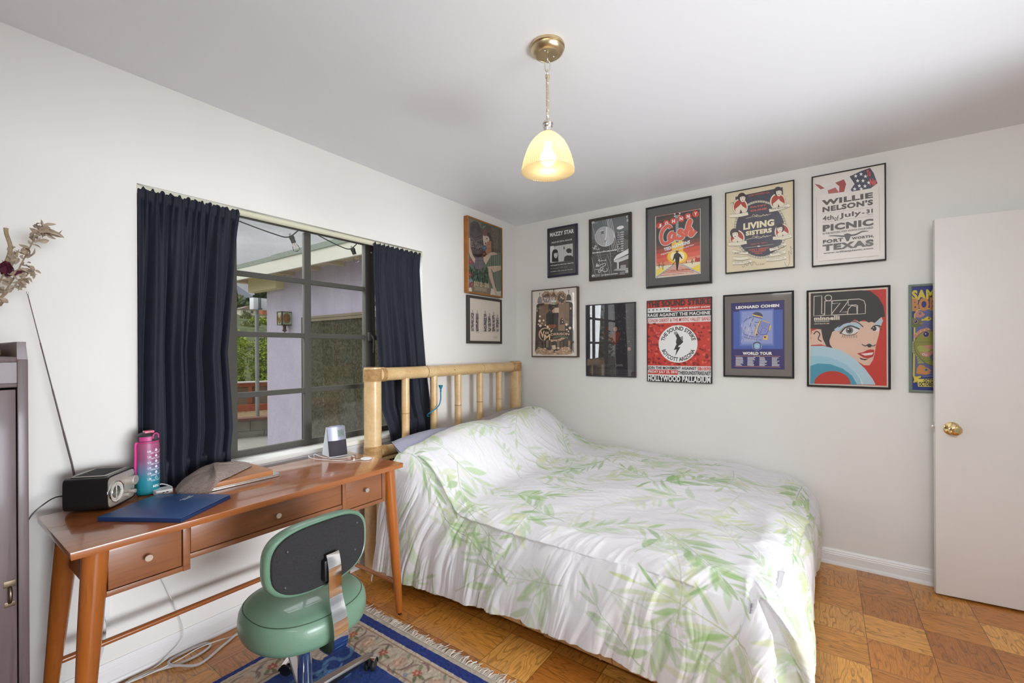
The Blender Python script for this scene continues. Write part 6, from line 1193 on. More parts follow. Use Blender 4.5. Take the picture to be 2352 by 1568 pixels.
def d_liz(s):
    RD, SK, HR, LB, MB_, = (208, 58, 42), (232, 200, 178), (60, 52, 52), (190, 214, 222), (120, 184, 202)
    s.full(.011, (232, 220, 200)); s.rect(117, 1464, 592, 859, RD)
    s.poly([(112, 1220), (180, 1215), (250, 1235), (360, 1290), (455, 1345), (490, 1345), (512, 1310), (524, 1260), (530, 1215), (548, 1150), (552, 1120), (572, 1060), (560, 1030), (500, 1070), (380, 1060), (250, 1120), (160, 1115), (118, 1130)], SK)
    s.poly([(110, 1115), (110, 890), (430, 868), (490, 872), (540, 910), (575, 965), (586, 1035), (560, 1040), (520, 1076), (500, 1068), (480, 1074), (455, 1056), (420, 1070), (395, 1052), (360, 1078), (320, 1080), (290, 1110), (250, 1135), (232, 1190), (236, 1215), (220, 1200), (205, 1140), (180, 1120), (140, 1114)], HR)
    s.poly([(112, 1160), (120, 1130), (160, 1118), (185, 1150), (178, 1200), (150, 1216), (122, 1200)], SK); s.line([(130, 1150), (150, 1132), (170, 1150), (160, 1180), (182, 1196)], 7, HR, spline=4)
    s.poly([(178, 1120), (208, 1140), (225, 1200), (252, 1236), (214, 1228), (190, 1180)], HR)
    s.poly([(262, 1118), (300, 1092), (350, 1076), (404, 1076), (440, 1098), (420, 1110), (380, 1092), (330, 1098), (300, 1126), (270, 1130)], LB); s.poly([(520, 1078), (556, 1048), (574, 1060), (560, 1090), (548, 1100), (530, 1092)], LB)
    s.line([(290, 1104), (340, 1072), (400, 1068), (448, 1102)], 6, HR, spline=4); s.poly([(305, 1140), (330, 1112), (366, 1100), (400, 1108), (420, 1118), (410, 1136), (370, 1150), (330, 1152)], (238, 234, 230)); s.ell(360, 1124, 24, 22, (120, 122, 118)); s.ell(360, 1124, 13, 13, HR); s.ell(352, 1118, 5, 4, WH); s.line([(300, 1146), (330, 1110), (368, 1096), (424, 1116)], 9, HR, spline=4); s.line([(305, 1142), (340, 1154), (390, 1150), (412, 1134)], 4, HR, spline=4)
    for k in range(9): x = 318+k*11; s.line([(x, 1152), (x-6+k*.8, 1172)], 2.5, HR)
    for k in range(6): s.line([(306+k*6, 1140-k*6), (290+k*6, 1132-k*6)], 2.5, HR)
    s.poly([(500, 1118), (512, 1100), (535, 1096), (552, 1110), (545, 1130), (515, 1128)], (238, 234, 230)); s.ell(518, 1112, 14, 15, HR); s.ell(513, 1107, 4, 3, WH); s.line([(496, 1116), (515, 1096), (540, 1092), (560, 1100)], 7, HR, spline=4)
    for k in range(5): s.line([(540+k*4, 1098+k*5), (556+k*3, 1092+k*7)], 2.5, HR)
    s.line([(440, 1212), (462, 1222), (480, 1212)], 6, HR, spline=4); s.ell(488, 1220, 14, 12, HR); s.line([(490, 1216), (515, 1222), (526, 1212)], 5, HR, spline=4)
    s.poly([(410, 1270), (450, 1262), (470, 1250), (490, 1244), (518, 1246), (520, 1262), (512, 1290), (480, 1302), (450, 1296)], (196, 52, 44)); s.poly([(432, 1272), (470, 1268), (515, 1262), (505, 1278), (460, 1284)], (240, 236, 230)); s.poly([(424, 1296), (450, 1304), (482, 1306), (460, 1314), (434, 1308)], HR)
    O = (112, 1465)
    def ring(r0, r1, c):
        A0 = np.linspace(0, PI/2, 20); s.poly([(O[0]+r1*math.cos(a)*1.02, O[1]+3-r1*math.sin(a)*.58-0) for a in A0]+[(O[0]+r0*math.cos(a)*1.02, O[1]+3-r0*math.sin(a)*.58) for a in A0[::-1]], c)
    P = lambda rx, ry, cx: [(cx-rx if cx-rx > 112 else 112, 1466)]+[(cx+rx*math.cos(a), 1466-ry*math.sin(a)) for a in np.linspace(PI, 0, 40) if cx+rx*math.cos(a) >= 112]
    s.poly([(112, 1466), (112, 1226)]+[(x, y) for x, y in ((190, 1224), (300, 1248), (390, 1300), (460, 1365), (510, 1430), (530, 1468))], LB)
    s.poly([(112, 1466), (112, 1290), (160, 1286), (250, 1300), (340, 1340), (410, 1400), (440, 1436), (452, 1468)], (216, 228, 230)); s.poly([(112, 1466), (112, 1290), (160, 1286), (250, 1300), (340, 1340), (400, 1392), (430, 1430), (440, 1468)], (168, 206, 218))
    s.poly([(112, 1466), (112, 1352), (160, 1336), (240, 1340), (320, 1368), (380, 1412), (412, 1468)], (84, 164, 186)); s.poly(P(116, 82, 254), (204, 58, 42))
    W_ = (236, 226, 208)
    def ol(pts): s.line(pts+pts[:1], 5, W_)
    ol([(130, 908), (180, 904), (180, 1020), (196, 1020), (196, 1030), (130, 1034)]); ol([(200, 938), (244, 936), (244, 1028), (200, 1030)]); s.line([(222+22*math.cos(a), 918+18*math.sin(a)) for a in np.linspace(0, 2*PI, 18)], 5, W_)
    ol([(248, 936), (344, 930), (344, 946), (296, 1010), (344, 1006), (344, 1022), (250, 1028), (250, 1012), (298, 950), (248, 954)]); ol([(350, 928), (420, 924), (450, 934), (460, 960), (460, 1016), (410, 1020), (410, 966), (400, 962), (350, 964)]); ol([(346, 1022), (350, 990), (372, 966), (404, 972), (406, 1020)])
    s.text('minnelli', 132, 1064, 296, 1030, W_, .10); s.text('THE HOLLYWOOD BOWL', 133, 1074, 232, 1062, W_, .04); s.text('AUGUST 28th & 29th  2009', 133, 1088, 230, 1077, W_, .04); s.ell(209, 1081, 4, 4, RD)
poster('black framed red poster with a stylised woman with short dark hair and pale blue rings', 'B', -2.21, -2.607, 1.073, 1.668, .0095, .026, F_black, [(82, 872), (617, 834), (626, 1496), (92, 1483)], d_liz, pane=True)

def d_fish(s):
    BL, YL, OR, OL, PK = (36, 52, 138), (226, 206, 62), (210, 148, 78), (150, 152, 66), (208, 142, 130)
    s.full(.006, BL); s.poly([(105, 1300), (110, 480), (150, 410), (640, 360), (640, 1330)], YL); s.poly([(130, 1310), (130, 490), (165, 424), (640, 378), (640, 1330)], (104, 112, 160))
    for i in range(34): s.line([(135, 470+i*25), (640, 440+i*25)], 4, (80, 88, 140))
    s.text('SAMMY', 80, 290, 640, 120, YL, .10); s.text('BOBBY', 82, 440, 640, 232, OR, .10)
    s.poly([(122, 515), (130, 455), (160, 432), (210, 440), (262, 480), (236, 500), (200, 522)], PK); s.ell(190, 466, 16, 15, (60, 70, 60)); s.ell(190, 466, 8, 8, (150, 170, 180))
    s.poly([(212, 538), (240, 540), (290, 505), (330, 520), (350, 540), (310, 566), (262, 560), (214, 566)], YL); s.ell(312, 532, 10, 10, (120, 50, 60))
    s.poly([(78, 655), (78, 520), (130, 535), (200, 560), (240, 588), (190, 600), (242, 620), (170, 648)], (110, 118, 62)); s.ell(134, 574, 30, 28, PK); s.ell(134, 574, 22, 21, (36, 44, 96)); s.ell(128, 568, 7, 6, WH); s.line([(240, 590), (190, 604), (220, 612)], 6, PK)
    s.poly([(115, 800), (118, 740), (200, 680), (290, 655), (350, 690), (300, 720), (190, 770)], PK)
    for x, y in ((150, 740), (205, 712), (255, 690), (310, 676)): s.poly([(x-14, y+14), (x+16, y+2), (x-6, y-16)], YL)
    s.poly([(80, 860), (120, 820), (150, 960), (220, 1080), (260, 1130), (170, 1140), (150, 1040), (86, 980)], (166, 166, 96))
    for i in range(9): s.line([(84+i*9, 880+i*30), (124+i*11, 872+i*26)], 4, (50, 58, 100))
    s.poly([(118, 870), (150, 790), (220, 720), (320, 696), (420, 720), (480, 780), (420, 860), (360, 880), (380, 960), (330, 1060), (380, 1120), (460, 1180), (380, 1170), (270, 1130), (180, 1040), (130, 960)], OL)
    s.line([(118, 870), (150, 790), (220, 720), (320, 696), (420, 720)], 5, (40, 50, 100), spline=4); s.line([(118, 870), (130, 960), (180, 1040), (270, 1130), (380, 1170)], 5, (40, 50, 100), spline=4)
    for k in range(40): x, y = 150+(k % 8)*26+(k//8)*18, 850+(k//8)*62; s.line([(x-9, y-6), (x, y+6), (x+10, y-4)], 3, (84, 92, 60), spline=3)
    s.ell(274, 746, 46, 42, PK); s.ell(274, 746, 38, 35, (40, 46, 110)); s.ell(268, 740, 9, 8, WH); s.poly([(205, 900), (400, 880), (380, 940), (270, 950)], PK); s.poly([(150, 920), (200, 890), (280, 930), (340, 955), (280, 985), (190, 980)], (176, 178, 96)); s.poly([(190, 990), (300, 985), (380, 960), (360, 1010), (300, 1050), (230, 1040)], PK); s.ell(244, 1012, 16, 15, WH); s.ell(278, 1024, 14, 13, WH); s.ell(244, 1012, 7, 7, (40, 46, 100)); s.ell(278, 1024, 6, 6, (40, 46, 100))
    s.poly([(150, 1270), (155, 1195), (220, 1180), (300, 1190), (354, 1230), (320, 1250), (350, 1262), (280, 1285)], OR); s.poly([(160, 1190), (190, 1150), (250, 1160), (270, 1185)], OR); s.ell(282, 1218, 22, 20, (110, 140, 160)); s.ell(282, 1218, 11, 10, (40, 46, 90))
    s.poly([(104, 1290), (150, 1310), (210, 1296), (212, 1320), (170, 1340), (160, 1380), (108, 1390), (122, 1350)], YL); s.poly([(162, 1340), (640, 1330), (640, 1450), (175, 1440)], (232, 218, 110)); s.text('OCTOBER 30', 248, 1382, 520, 1345, (60, 58, 56), .05); s.text('OCTOBER 31 & NOV', 184, 1432, 620, 1390, (60, 58, 56), .05)
poster('sage framed blue poster with green fish half hidden behind the open door', 'B', -2.686, -3.086, 1.062, 1.662, .013, .022, F_sage, [(34, 81), (1449, -13), (1455, 1565), (59, 1511)], d_fish, pane=True)

def d_tiki(s):
    TE, BR, SK, GY = (112, 138, 118), (104, 88, 74), (212, 188, 164), (104, 94, 92)
    s.full(.008, TE); s.poly([(120, 95), (360, 180), (360, 480), (120, 440)], (150, 132, 118)); s.poly([(360, 180), (690, 290), (690, 700), (530, 690), (380, 470)], (112, 102, 88))
    for i in range(12): s.line([(480+i*18, 720), (478+i*18, 1380)], 8, (96, 124, 108) if i % 2 else (176, 140, 106))
    for P in ([(535, 280), (600, 305)], [(540, 360), (660, 390)], [(545, 460), (670, 500)]): s.line(P, 10, (132, 120, 102))
    s.text('SAVING', 540, 330, 668, 290, (140, 130, 112), .05); s.text('LOVE', 540, 425, 655, 365, (140, 130, 112), .05); s.text('50', 552, 630, 655, 475, (140, 130, 112), .08)
    s.poly([(160, 640), (165, 200), (230, 145), (310, 175), (365, 290), (385, 480), (390, 700), (410, 900), (395, 1050), (260, 1060), (205, 950), (215, 800)], GY)
    for r in (150, 110, 70): s.line([(265-r*.62, 330), (235, 330-r), (300, 340-r), (265+r*.6, 360)], 8, (74, 66, 64), spline=5)
    s.line([(165, 380), (265, 450), (380, 400)], 14, (74, 66, 64)); s.line([(170, 440), (265, 520), (385, 460)], 10, (140, 126, 122)); s.rect(175, 615, 395, 555, (84, 74, 68)); s.text('ELYSIAN', 178, 615, 392, 560, (150, 140, 136), .05); s.line([(185, 640), (225, 620), (260, 650)], 12, (60, 50, 48)); s.line([(310, 650), (345, 630), (390, 650)], 12, (60, 50, 48)); s.poly([(215, 735), (300, 745), (385, 720), (360, 780), (300, 795), (245, 780)], (56, 48, 46)); s.ell(300, 700, 34, 24, (126, 104, 88)); s.poly([(215, 800), (395, 790), (400, 960), (350, 1010), (260, 1010), (215, 930)], (128, 118, 122)); s.line([(230, 860), (395, 850)], 8, (90, 80, 84)); s.line([(300, 800), (300, 1000)], 6, (90, 80, 84))
    s.poly([(128, 1230), (150, 960), (220, 1040), (400, 1060), (440, 930), (480, 1150), (470, 1240), (300, 1270)], (74, 92, 76)); q = random.Random(3)
    for k in range(70): x, y = q.uniform(140, 470), q.uniform(980, 1260); s.poly([(x, y-30), (x+10, y), (x, y+34), (x-9, y)], q.choice([(96, 122, 98), (50, 58, 50), (116, 142, 116)]))
    s.poly([(120, 450), (165, 455), (170, 620), (205, 760), (250, 830), (235, 900), (200, 850), (160, 780), (120, 640)], SK)
    s.poly([(385, 400), (420, 380), (480, 420), (500, 470), (480, 540), (430, 600), (400, 570), (385, 480)], (220, 198, 176)); s.poly([(440, 330), (500, 360), (530, 430), (510, 480), (490, 430), (420, 390)], (84, 70, 66)); s.ell(422, 355, 40, 62, (150, 92, 92)); s.poly([(368, 270), (400, 230), (440, 235), (400, 280)], (120, 156, 136)); s.ell(452, 462, 14, 9, (70, 56, 54)); s.ell(432, 545, 10, 16, (70, 56, 54)); s.ell(470, 530, 9, 14, (150, 70, 66))
    s.poly([(410, 600), (500, 500), (530, 500), (530, 680), (470, 740), (430, 720)], (190, 140, 108)); s.poly([(390, 790), (440, 760), (520, 700), (580, 700), (640, 730), (580, 750), (520, 760), (430, 925), (395, 860)], SK); s.poly([(455, 960), (560, 945), (690, 935), (690, 1010), (560, 1060), (510, 980), (540, 1080), (580, 1300), (620, 1400), (630, 1480), (590, 1470), (540, 1390), (550, 1330), (480, 1130), (470, 1000)], SK)
    for x, y, c in ((165, 880, (160, 88, 96)), (150, 1110, (150, 84, 90)), (160, 1230, (118, 150, 168)), (180, 1290, (156, 92, 98)), (400, 730, (120, 62, 66)), (408, 630, (92, 120, 140))):
        for k in range(5): s.ell(x+22*math.cos(k*1.26), y+30*math.sin(k*1.26), 20, 26, c)
        s.ell(x, y, 9, 12, (206, 160, 120))
    s.poly([(180, 1400), (210, 1230), (520, 1270), (500, 1460)], (140, 122, 104)); s.text('JULY 25 - 2015', 218, 1325, 482, 1262, (206, 190, 160), .06); s.text('CENTER FOR THE ARTS', 235, 1385, 438, 1350, (196, 180, 152), .02); s.poly([(122, 1405), (130, 1350), (170, 1330), (185, 1418)], (226, 218, 208)); s.poly([(500, 1462), (520, 1340), (560, 1370), (600, 1482)], (222, 212, 200)); s.poly([(600, 1400), (690, 1390), (684, 1490), (620, 1480)], (214, 204, 192))
poster('amber wood framed poster of a woman leaning on a carved statue', 'A', -.722, -.268, 1.756, 2.356, .0115, .042, F_oak, [(116, 50), (718, 268), (712, 1510), (108, 1430)], d_tiki, pane=True)

def d_small(s):
    s.full(.018, (206, 194, 178)); q = random.Random(12); IKc = (74, 68, 70)
    s.line([(230, 800), (230, 1110)], 1.2, (176, 164, 150)); s.line([(140, 1046), (388, 1052)], 1.5, (140, 130, 120)); s.line([(140, 890), (388, 905)], 1.2, (176, 164, 150)); s.line([(210, 915), (246, 916), (246, 1048)], 1.2, (160, 150, 138))
    for x, t in ((150, 862), (192, 868), (265, 870), (303, 890), (340, 876), (375, 898)):
        s.rect(x-12, 1047, x+12, t+28, (150, 142, 142) if x > 330 else (120, 112, 116))
        for k in range(26): y = q.uniform(t+32, 1044); xx = x+q.uniform(-10, 10); s.poly([(xx-5, y-4), (xx+4, y-5), (xx+5, y+4), (xx-3, y+5)], q.choice([IKc, (206, 194, 178), IKc, (90, 78, 96)]))
        s.line([(x-6, t), (x+6, t+10), (x-4, t+18), (x+8, t+24)], 2.5, IKc, spline=3)
    for k in range(4): s.line([(182+k*7, 1054), (184+k*7, 1060+4*(k % 2))], 2, IKc); s.line([(335, 1090+k*5), (370, 1091+k*5)], 1.2, (150, 140, 128))
    for y in (1010, 1070, 1100): s.line([(140, y+25), (388, y+22)], .8, (184, 172, 156))
poster('rustic black framed line drawing of carved columns below the amber framed poster', 'A', -.700, -.255, 1.361, 1.742, .021, .024, F_blk2, [(106, 735), (415, 770), (415, 1153), (106, 1153)], d_small, pane=False, cat='framed drawing')
# small script wordmark on the folder cover
wm = MB(); P, _ = crs([Vector((.0035-(.003 if i % 2 else -.002)-(.003 if i in (0, 4, 9) else 0), .046+i*.0050, .0158)) for i in range(11)], [0]*11, 4)
wm.tube(P, .0011, 4, flat=.2).tube([(.0115, .052, .0157), (.0115, .098, .0157)], .0005, 4); wmo = obj('wordmark', wm, M_print, fold, local=True)

# ================================================================== OUTSIDE THE WINDOW
def stucco():
    m, t, b, o = new_mat('lilac_stucco'); setp(b, Roughness=.9, **{'Specular IOR Level': .2}); tcn = N(t, 'ShaderNodeTexCoord'); mp = N(t, 'ShaderNodeMapping', Vector=tcn.outputs['Object']); mp.inputs['Scale'].default_value = (1, 1, .6)
    n1 = N(t, 'ShaderNodeTexNoise', Vector=mp.outputs[0], Scale=10.0, Detail=8.0, Roughness=.7, Distortion=.35); r = N(t, 'ShaderNodeMapRange', Value=n1.outputs['Fac'], i1=.42, i2=.56)
    bp = N(t, 'ShaderNodeBump', Strength=.35, Distance=.014, Height=r.outputs[0]); t.links.new(bp.outputs[0], b.inputs['Normal'])
    n2 = N(t, 'ShaderNodeTexNoise', Vector=mp.outputs[0], Scale=3.0, Detail=3.0); mx = N(t, 'ShaderNodeMix', data_type='RGBA', i0=n2.outputs['Fac']); mx.inputs[6].default_value = L(176, 166, 184); mx.inputs[7].default_value = L(196, 188, 204); t.links.new(mx.outputs[2], b.inputs['Base Color']); return m
G_ = -.27
M_conc = plain('patio_concrete', L(158, 156, 146), .9, var=.1, vscale=3, bump=.3, bscale=40); M_blk = plain('grey_block', L(120, 116, 104), .95, var=.2, vscale=6, bump=1, bscale=30); M_crm = plain('cream_eave_paint', L(222, 220, 204), .6); M_bei = plain('beige_soffit', L(196, 180, 150), .7); M_drip = plain('green_drip_edge', L(132, 142, 128), .5, var=.1, vscale=20)
M_red = plain('redwood_stain', L(164, 84, 48), .7, var=.2, vscale=12); M_brn = plain('brown_cap', L(112, 72, 58), .8); M_soil = plain('garden_soil', L(136, 112, 78), 1, var=.4, vscale=18, bump=1, bscale=60); M_brd = plain('weathered_board', L(150, 136, 108), .9, var=.2, vscale=9, stretch=(1, 1, 8))
struct('patio_ground', MB().box(-9, .15, .16, 9.5, G_-.1, G_).box(.15, 12, 4.9, 9.5, G_-.1, G_), M_conc, 0)
ck = MB(); P = [(-.05, 5.2), (.05, 5.55), (.22, 5.9), (.33, 6.3)]
wing = thing('house_wing', 'lilac stucco wing of the house with cream eave outside the window', 'house', (.3, 2.6, G_))
XW = .15
obj('wall', MB().box(XW, XW+.25, 3.9, 4.93, G_, 2.475).box(XW, XW+.25, .16, 1.7, G_, 2.475).box(XW, XW+.25, 1.7, 3.9, 1.795, 2.475).box(XW+.25, 4.0, 4.68, 4.93, G_, 2.475).box(3.9, 4.0, .16, 4.68, G_, 2.475), stucco(), wing, 0)
obj('fascia', MB().box(-.27, -.235, .16, 5.9, 2.385, 2.56), M_crm, wing); obj('drip_edge', MB().box(-.285, -.235, .16, 3.9, 2.555, 2.625).box(-.275, -.235, 3.9, 5.9, 2.55, 2.615), M_drip, wing)
obj('soffit', MB().box(-.24, 4.2, .16, 5.9, 2.475, 2.50), M_bei, wing); obj('roof', MB().box(-.25, 4.3, .16, 5.95, 2.50, 2.60), plain('grey_roofing', L(120, 122, 116), .9), wing)
for y in (5.45, 4.8, 4.15, 3.47, 2.90, 2.33, 1.76, 1.2): obj('rafter_tail', MB().box(-.235, XW, y-.035, y+.035, 2.425, 2.476), M_bei, wing)
obj('corner_beam', MB().box(.03, .16, 4.4, 5.29, 2.255, 2.475), plain('cream_beam', L(216, 206, 158), .6), wing)
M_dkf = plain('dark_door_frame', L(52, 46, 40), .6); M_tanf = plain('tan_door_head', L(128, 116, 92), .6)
sd = obj('sliding_door', MB().box(XW-.012, XW+.06, 3.79, 3.90, G_+.06, 1.795).box(XW-.012, XW+.06, 1.7, 1.78, G_+.06, 1.795).box(XW-.01, XW+.06, 1.7, 3.9, G_, G_+.07), M_dkf, wing)
obj('door_head', MB().box(XW-.02, XW+.06, 1.7, 3.79, 1.765, 1.797).box(XW-.012, XW+.05, 1.7, 3.79, 1.725, 1.765).box(XW-.004, XW+.05, 2.37, 2.42, G_+.07, 1.73), M_tanf, sd)
dgm, t_, b_, o_ = new_mat('dusty_dark_glass'); setp(b_, **{'Base Color': (.045, .04, .026, 1), 'Roughness': .06, 'Specular IOR Level': .9}); tcn = N(t_, 'ShaderNodeTexCoord'); nz = N(t_, 'ShaderNodeTexNoise', Vector=tcn.outputs['Object'], Scale=30.0, Detail=8.0, Roughness=.75); mr = N(t_, 'ShaderNodeMapRange', Value=nz.outputs['Fac'], i1=.45, i2=.8); mx = N(t_, 'ShaderNodeMix', data_type='RGBA', i0=mr.outputs[0]); mx.inputs[6].default_value = (.045, .04, .026, 1); mx.inputs[7].default_value = (.16, .145, .10, 1); t_.links.new(mx.outputs[2], b_.inputs['Base Color'])
obj('door_glass', MB().box(XW+.03, XW+.036, 1.75, 3.82, G_+.06, 1.74), dgm, sd, 0)
obj('dark_interior_panel', MB().box(XW+.037, XW+.05, 1.75, 3.85, G_+.05, 1.77), M_dkf, sd, 0)
# wall lantern
wl = thing('wall_lantern', 'green metal wall lantern with amber glass on the lilac stucco wall', 'lantern', (XW, 4.36, 1.70))
M_verd = plain('verdigris', L(158, 182, 154), .6, var=.25, vscale=40); M_amb = plain('amber_glass', L(128, 90, 18), .15, coat=.6, var=.4, vscale=30); M_rust = plain('rusty_iron', L(84, 66, 38), .7, var=.3, vscale=40)
y0, y1, z0, z1, x0 = 4.185, 4.315, 1.695, 1.885, .004
obj('lantern_body', MB().box(x0, XW-.001, y0, y1, z0, z1, .006), M_verd, wl)
obj('lantern_edges', MB().box(x0-.006, x0+.012, y1-.012, y1+.006, z0, z1).box(x0-.006, x0+.012, y0-.006, y0+.012, z0, z1).box(x0-.006, XW-.001, y0-.006, y1+.006, z0-.006, z0+.006).box(x0-.006, XW-.001, y0-.006, y1+.006, z1-.006, z1+.006), M_rust, wl)
def oval(M, rx, rz): return MB().lathe([(0, .003), (.9, .003), (1, 0)], 28, M@Matrix.Diagonal((rx, rz, 1, 1)))
obj('amber_pane', oval(T(x0-.001, (y0+y1)/2, (z0+z1)/2)@RY(-PI/2), .078, .046), M_amb, wl); obj('amber_pane', oval(T(x0+.073, y1+.001, (z0+z1)/2)@RX(-PI/2), .054, .078), M_amb, wl); obj('amber_pane', oval(T(x0+.073, y0-.001, (z0+z1)/2)@RX(PI/2), .054, .078), M_amb, wl)
obj('finial', MB().lathe([(0, 0), (.004, .01), (.006, .03), (.03, .045), (.034, .055), (.022, .062), (.022, .11), (.03, .125)], 16, T(x0+.073, 4.25, 1.562)), M_rust, wl)
# planter wall and its bed
dv = Vector((1, -.42, 0)).normalized(); nv = Vector((.42, 1, 0)).normalized(); b0 = Vector((.311, 6.356, 0))
def along(x0, x1, y0, y1, z0, z1): return [b0+dv*x+nv*y+Vector((0, 0, z)) for z in (z0, z1) for x, y in ((x0, y0), (x1, y0), (x1, y1), (x0, y1))]
BOXF = [(3, 2, 1, 0), (4, 5, 6, 7), (0, 1, 5, 4), (1, 2, 6, 5), (2, 3, 7, 6), (3, 0, 4, 7)]
pw = thing('planter_wall', 'low grey block planter wall with brown cap across the patio', 'planter', tuple(b0+Vector((0, 0, G_))))
bl = MB()
for r, (z0, z1) in enumerate(((G_, G_+.115), (G_+.12, .045))):
    for k in range(-9, 6): o_ = .2*(r % 2)+k*.42; bl.add(along(o_, o_+.412, 0, .2, z0, z1), BOXF)
obj('blocks', bl, M_blk, pw, 0); obj('cap', MB().add(along(-3.9, 2.4, -.03, .2, .045, .085), BOXF), M_brn, pw, 0)
obj('soil', MB().add(along(-3.9, 2.4, .2, 1.3, G_, .07), BOXF), M_soil, pw, 0); obj('back_board', MB().add(along(-3.9, 2.4, 1.22, 1.3, .06, .20), BOXF), M_red, pw, 0)
fn = thing('garden_fence', 'redwood framed garden fence with pale cap behind the planter', 'fence', tuple(b0+nv*1.5+Vector((0, 0, G_))))
obj('top_rail', MB().add(along(-3.9, 2.4, 1.45, 1.55, .56, .64), BOXF), M_red, fn, 0); obj('cap', MB().add(along(-3.9, 2.4, 1.40, 1.6, .64, .665), BOXF), plain('pale_cap', L(206, 200, 190), .8), fn, 0)
obj('boards', MB().add(along(-3.9, 2.4, 1.56, 1.58, G_, .56), BOXF), M_brd, fn, 0)
for k in range(-9, 6): obj('fence_post', MB().add(along(k*.40+.19, k*.40+.26, 1.44, 1.55, G_, .56), BOXF), M_red, fn, 0)
po = thing('metal_pole', 'grey metal pole standing in the planter', 'pole', (.705, 6.47, 0)); obj('pole_shaft', MB().lathe([(.034, .05), (.034, 2.10)], 20, T(.705, 6.47, 0)), plain('galvanised_steel', L(150, 154, 150), .5, metal=.2, var=.08), po)
sg = thing('white_box', 'white cabinet box mounted on top of the metal pole', 'box', (.9, 6.5, 2.1)); obj('cabinet', MB().box(.615, 1.25, 6.40, 6.56, 2.095, 2.31, .004), plain('white_cabinet', L(232, 236, 240), .5), sg)
obj('bracket', MB().box(.70, .715, 6.39, 6.40, 2.09, 2.31).box(.728, .743, 6.39, 6.40, 2.09, 2.31).box(.69, .76, 6.38, 6.40, 2.09, 2.12), plain('bracket_grey', L(96, 110, 116), .5), sg)
# own eave with string lights
eave = MB().box(-4.2, .12, .16, 1.0, 2.47, 2.5).box(-4.2, .12, 1.0, 1.035, 2.34, 2.53); eo = obj('roof_overhang', eave, M_crm, None, 0, kind='structure')
slt = thing('string_light', 'black string lights with clear bulbs hanging from the eave outside the window', 'string lights', (-1.4, 1.05, 2.34))
M_cord = plain('black_cord', (.012, .014, .012, 1), .5)
obj('cord', MB().tube([(-2.6, 1.05, 2.35), (-2.35, 1.05, 2.31), (-1.921, 1.05, 2.225), (-1.66, 1.05, 2.182), (-1.55, 1.05, 2.181), (-1.47, 1.05, 2.25), (-1.40, 1.05, 2.30), (-1.30, 1.05, 2.245), (-1.10, 1.05, 2.192), (-1.01, 1.05, 2.189), (-.95, 1.05, 2.24), (-.85, 1.05, 2.34), (-.5, 1.05, 2.35)], .0045, 8, spline=6), M_cord, slt)
gb = pane_mat('bulb_glass', (.97, .96, .93, 1), .0, 1.22)
for x, z in ((-1.525, 2.185), (-.985, 2.192)):
    Mx = T(x, 1.05, z)@RY(-.42)
    sk = obj('socket', MB().lathe([(0, .014), (.014, .013), (.019, .006), (.020, -.012), (.017, -.014), (.017, -.045), (0, -.045)], 20, Mx).tube([Mx@Vector((-.004+.006*math.cos(q), 0, .02+.008*math.sin(q))) for q in np.linspace(0, 2*PI, 12)], .002, 6, cap=False), M_cord, slt)
    obj('bulb', MB().lathe([(.012, -.045), (.016, -.055), (.0235, -.075), (.0255, -.09), (.022, -.105), (.012, -.113), (0, -.115)], 24, Mx), gb, sk)
    obj('filament', MB().tube([Mx@Vector((0, 0, -.045)), Mx@Vector((.002, 0, -.09))], .0018, 6), plain('filament', L(196, 130, 60), .4), sk)
# vegetation
def foliage(n, c, r, s, seed, lumps=14):
    q = np.random.default_rng(seed); c, r = np.array(c), np.array(r); d = q.normal(size=(lumps, 3)); d /= np.linalg.norm(d, axis=1)[:, None]; LC = d*q.uniform(.25, .75, (lumps, 1)); k = q.integers(0, lumps, n); e = q.normal(size=(n, 3)); e /= np.linalg.norm(e, axis=1)[:, None]
    P = c+(LC[k]+e*q.uniform(.30, .46, (n, 1)))*r; m = MB(); a = q.normal(size=(n, 3)); a /= np.linalg.norm(a, axis=1)[:, None]; b = np.cross(a, q.normal(size=(n, 3))); b /= np.linalg.norm(b, axis=1)[:, None]; z = q.uniform(.6, 1.2, (n, 1))*s
    V = np.stack([P-a*z, P-b*z*.45, P+a*z, P+b*z*.45], 1).reshape(-1, 3); m.v = [tuple(v) for v in V]; m.f = [(i*4, i*4+1, i*4+2, i*4+3) for i in range(n)]; m.m = [0]*n; return m
def leafmat(n, c1, c2):
    m, t, b, o = new_mat(n); setp(b, Roughness=.7, **{'Specular IOR Level': .2}); g = N(t, 'ShaderNodeNewGeometry'); mx = N(t, 'ShaderNodeMix', data_type='RGBA', i0=g.outputs['Random Per Island']); mx.inputs[6].default_value = L(*c1); mx.inputs[7].default_value = L(*c2); t.links.new(mx.outputs[2], b.inputs['Base Color']); return m
LG, LD, LO = leafmat('bright_leaves', (96, 124, 30), (176, 190, 70)), leafmat('dark_leaves', (38, 56, 34), (84, 104, 60)), leafmat('olive_leaves', (92, 104, 60), (150, 152, 96)); M_bark = plain('bark', L(96, 78, 60), .9)
def plant(name, label, cat, c, r, n, s, mat, seed, group=None, trunk=None):
    t = thing(name, label, cat, (c[0], c[1], trunk if trunk is not None else c[2]-r[2]), group=group); obj('foliage', foliage(n, c, r, s, seed), mat, t, -1)
    obj('trunk', MB().tube([(c[0], c[1], trunk if trunk is not None else c[2]-r[2]), (c[0], c[1], c[2])], [.08*r[0], .04*r[0]], 8), M_bark, t)
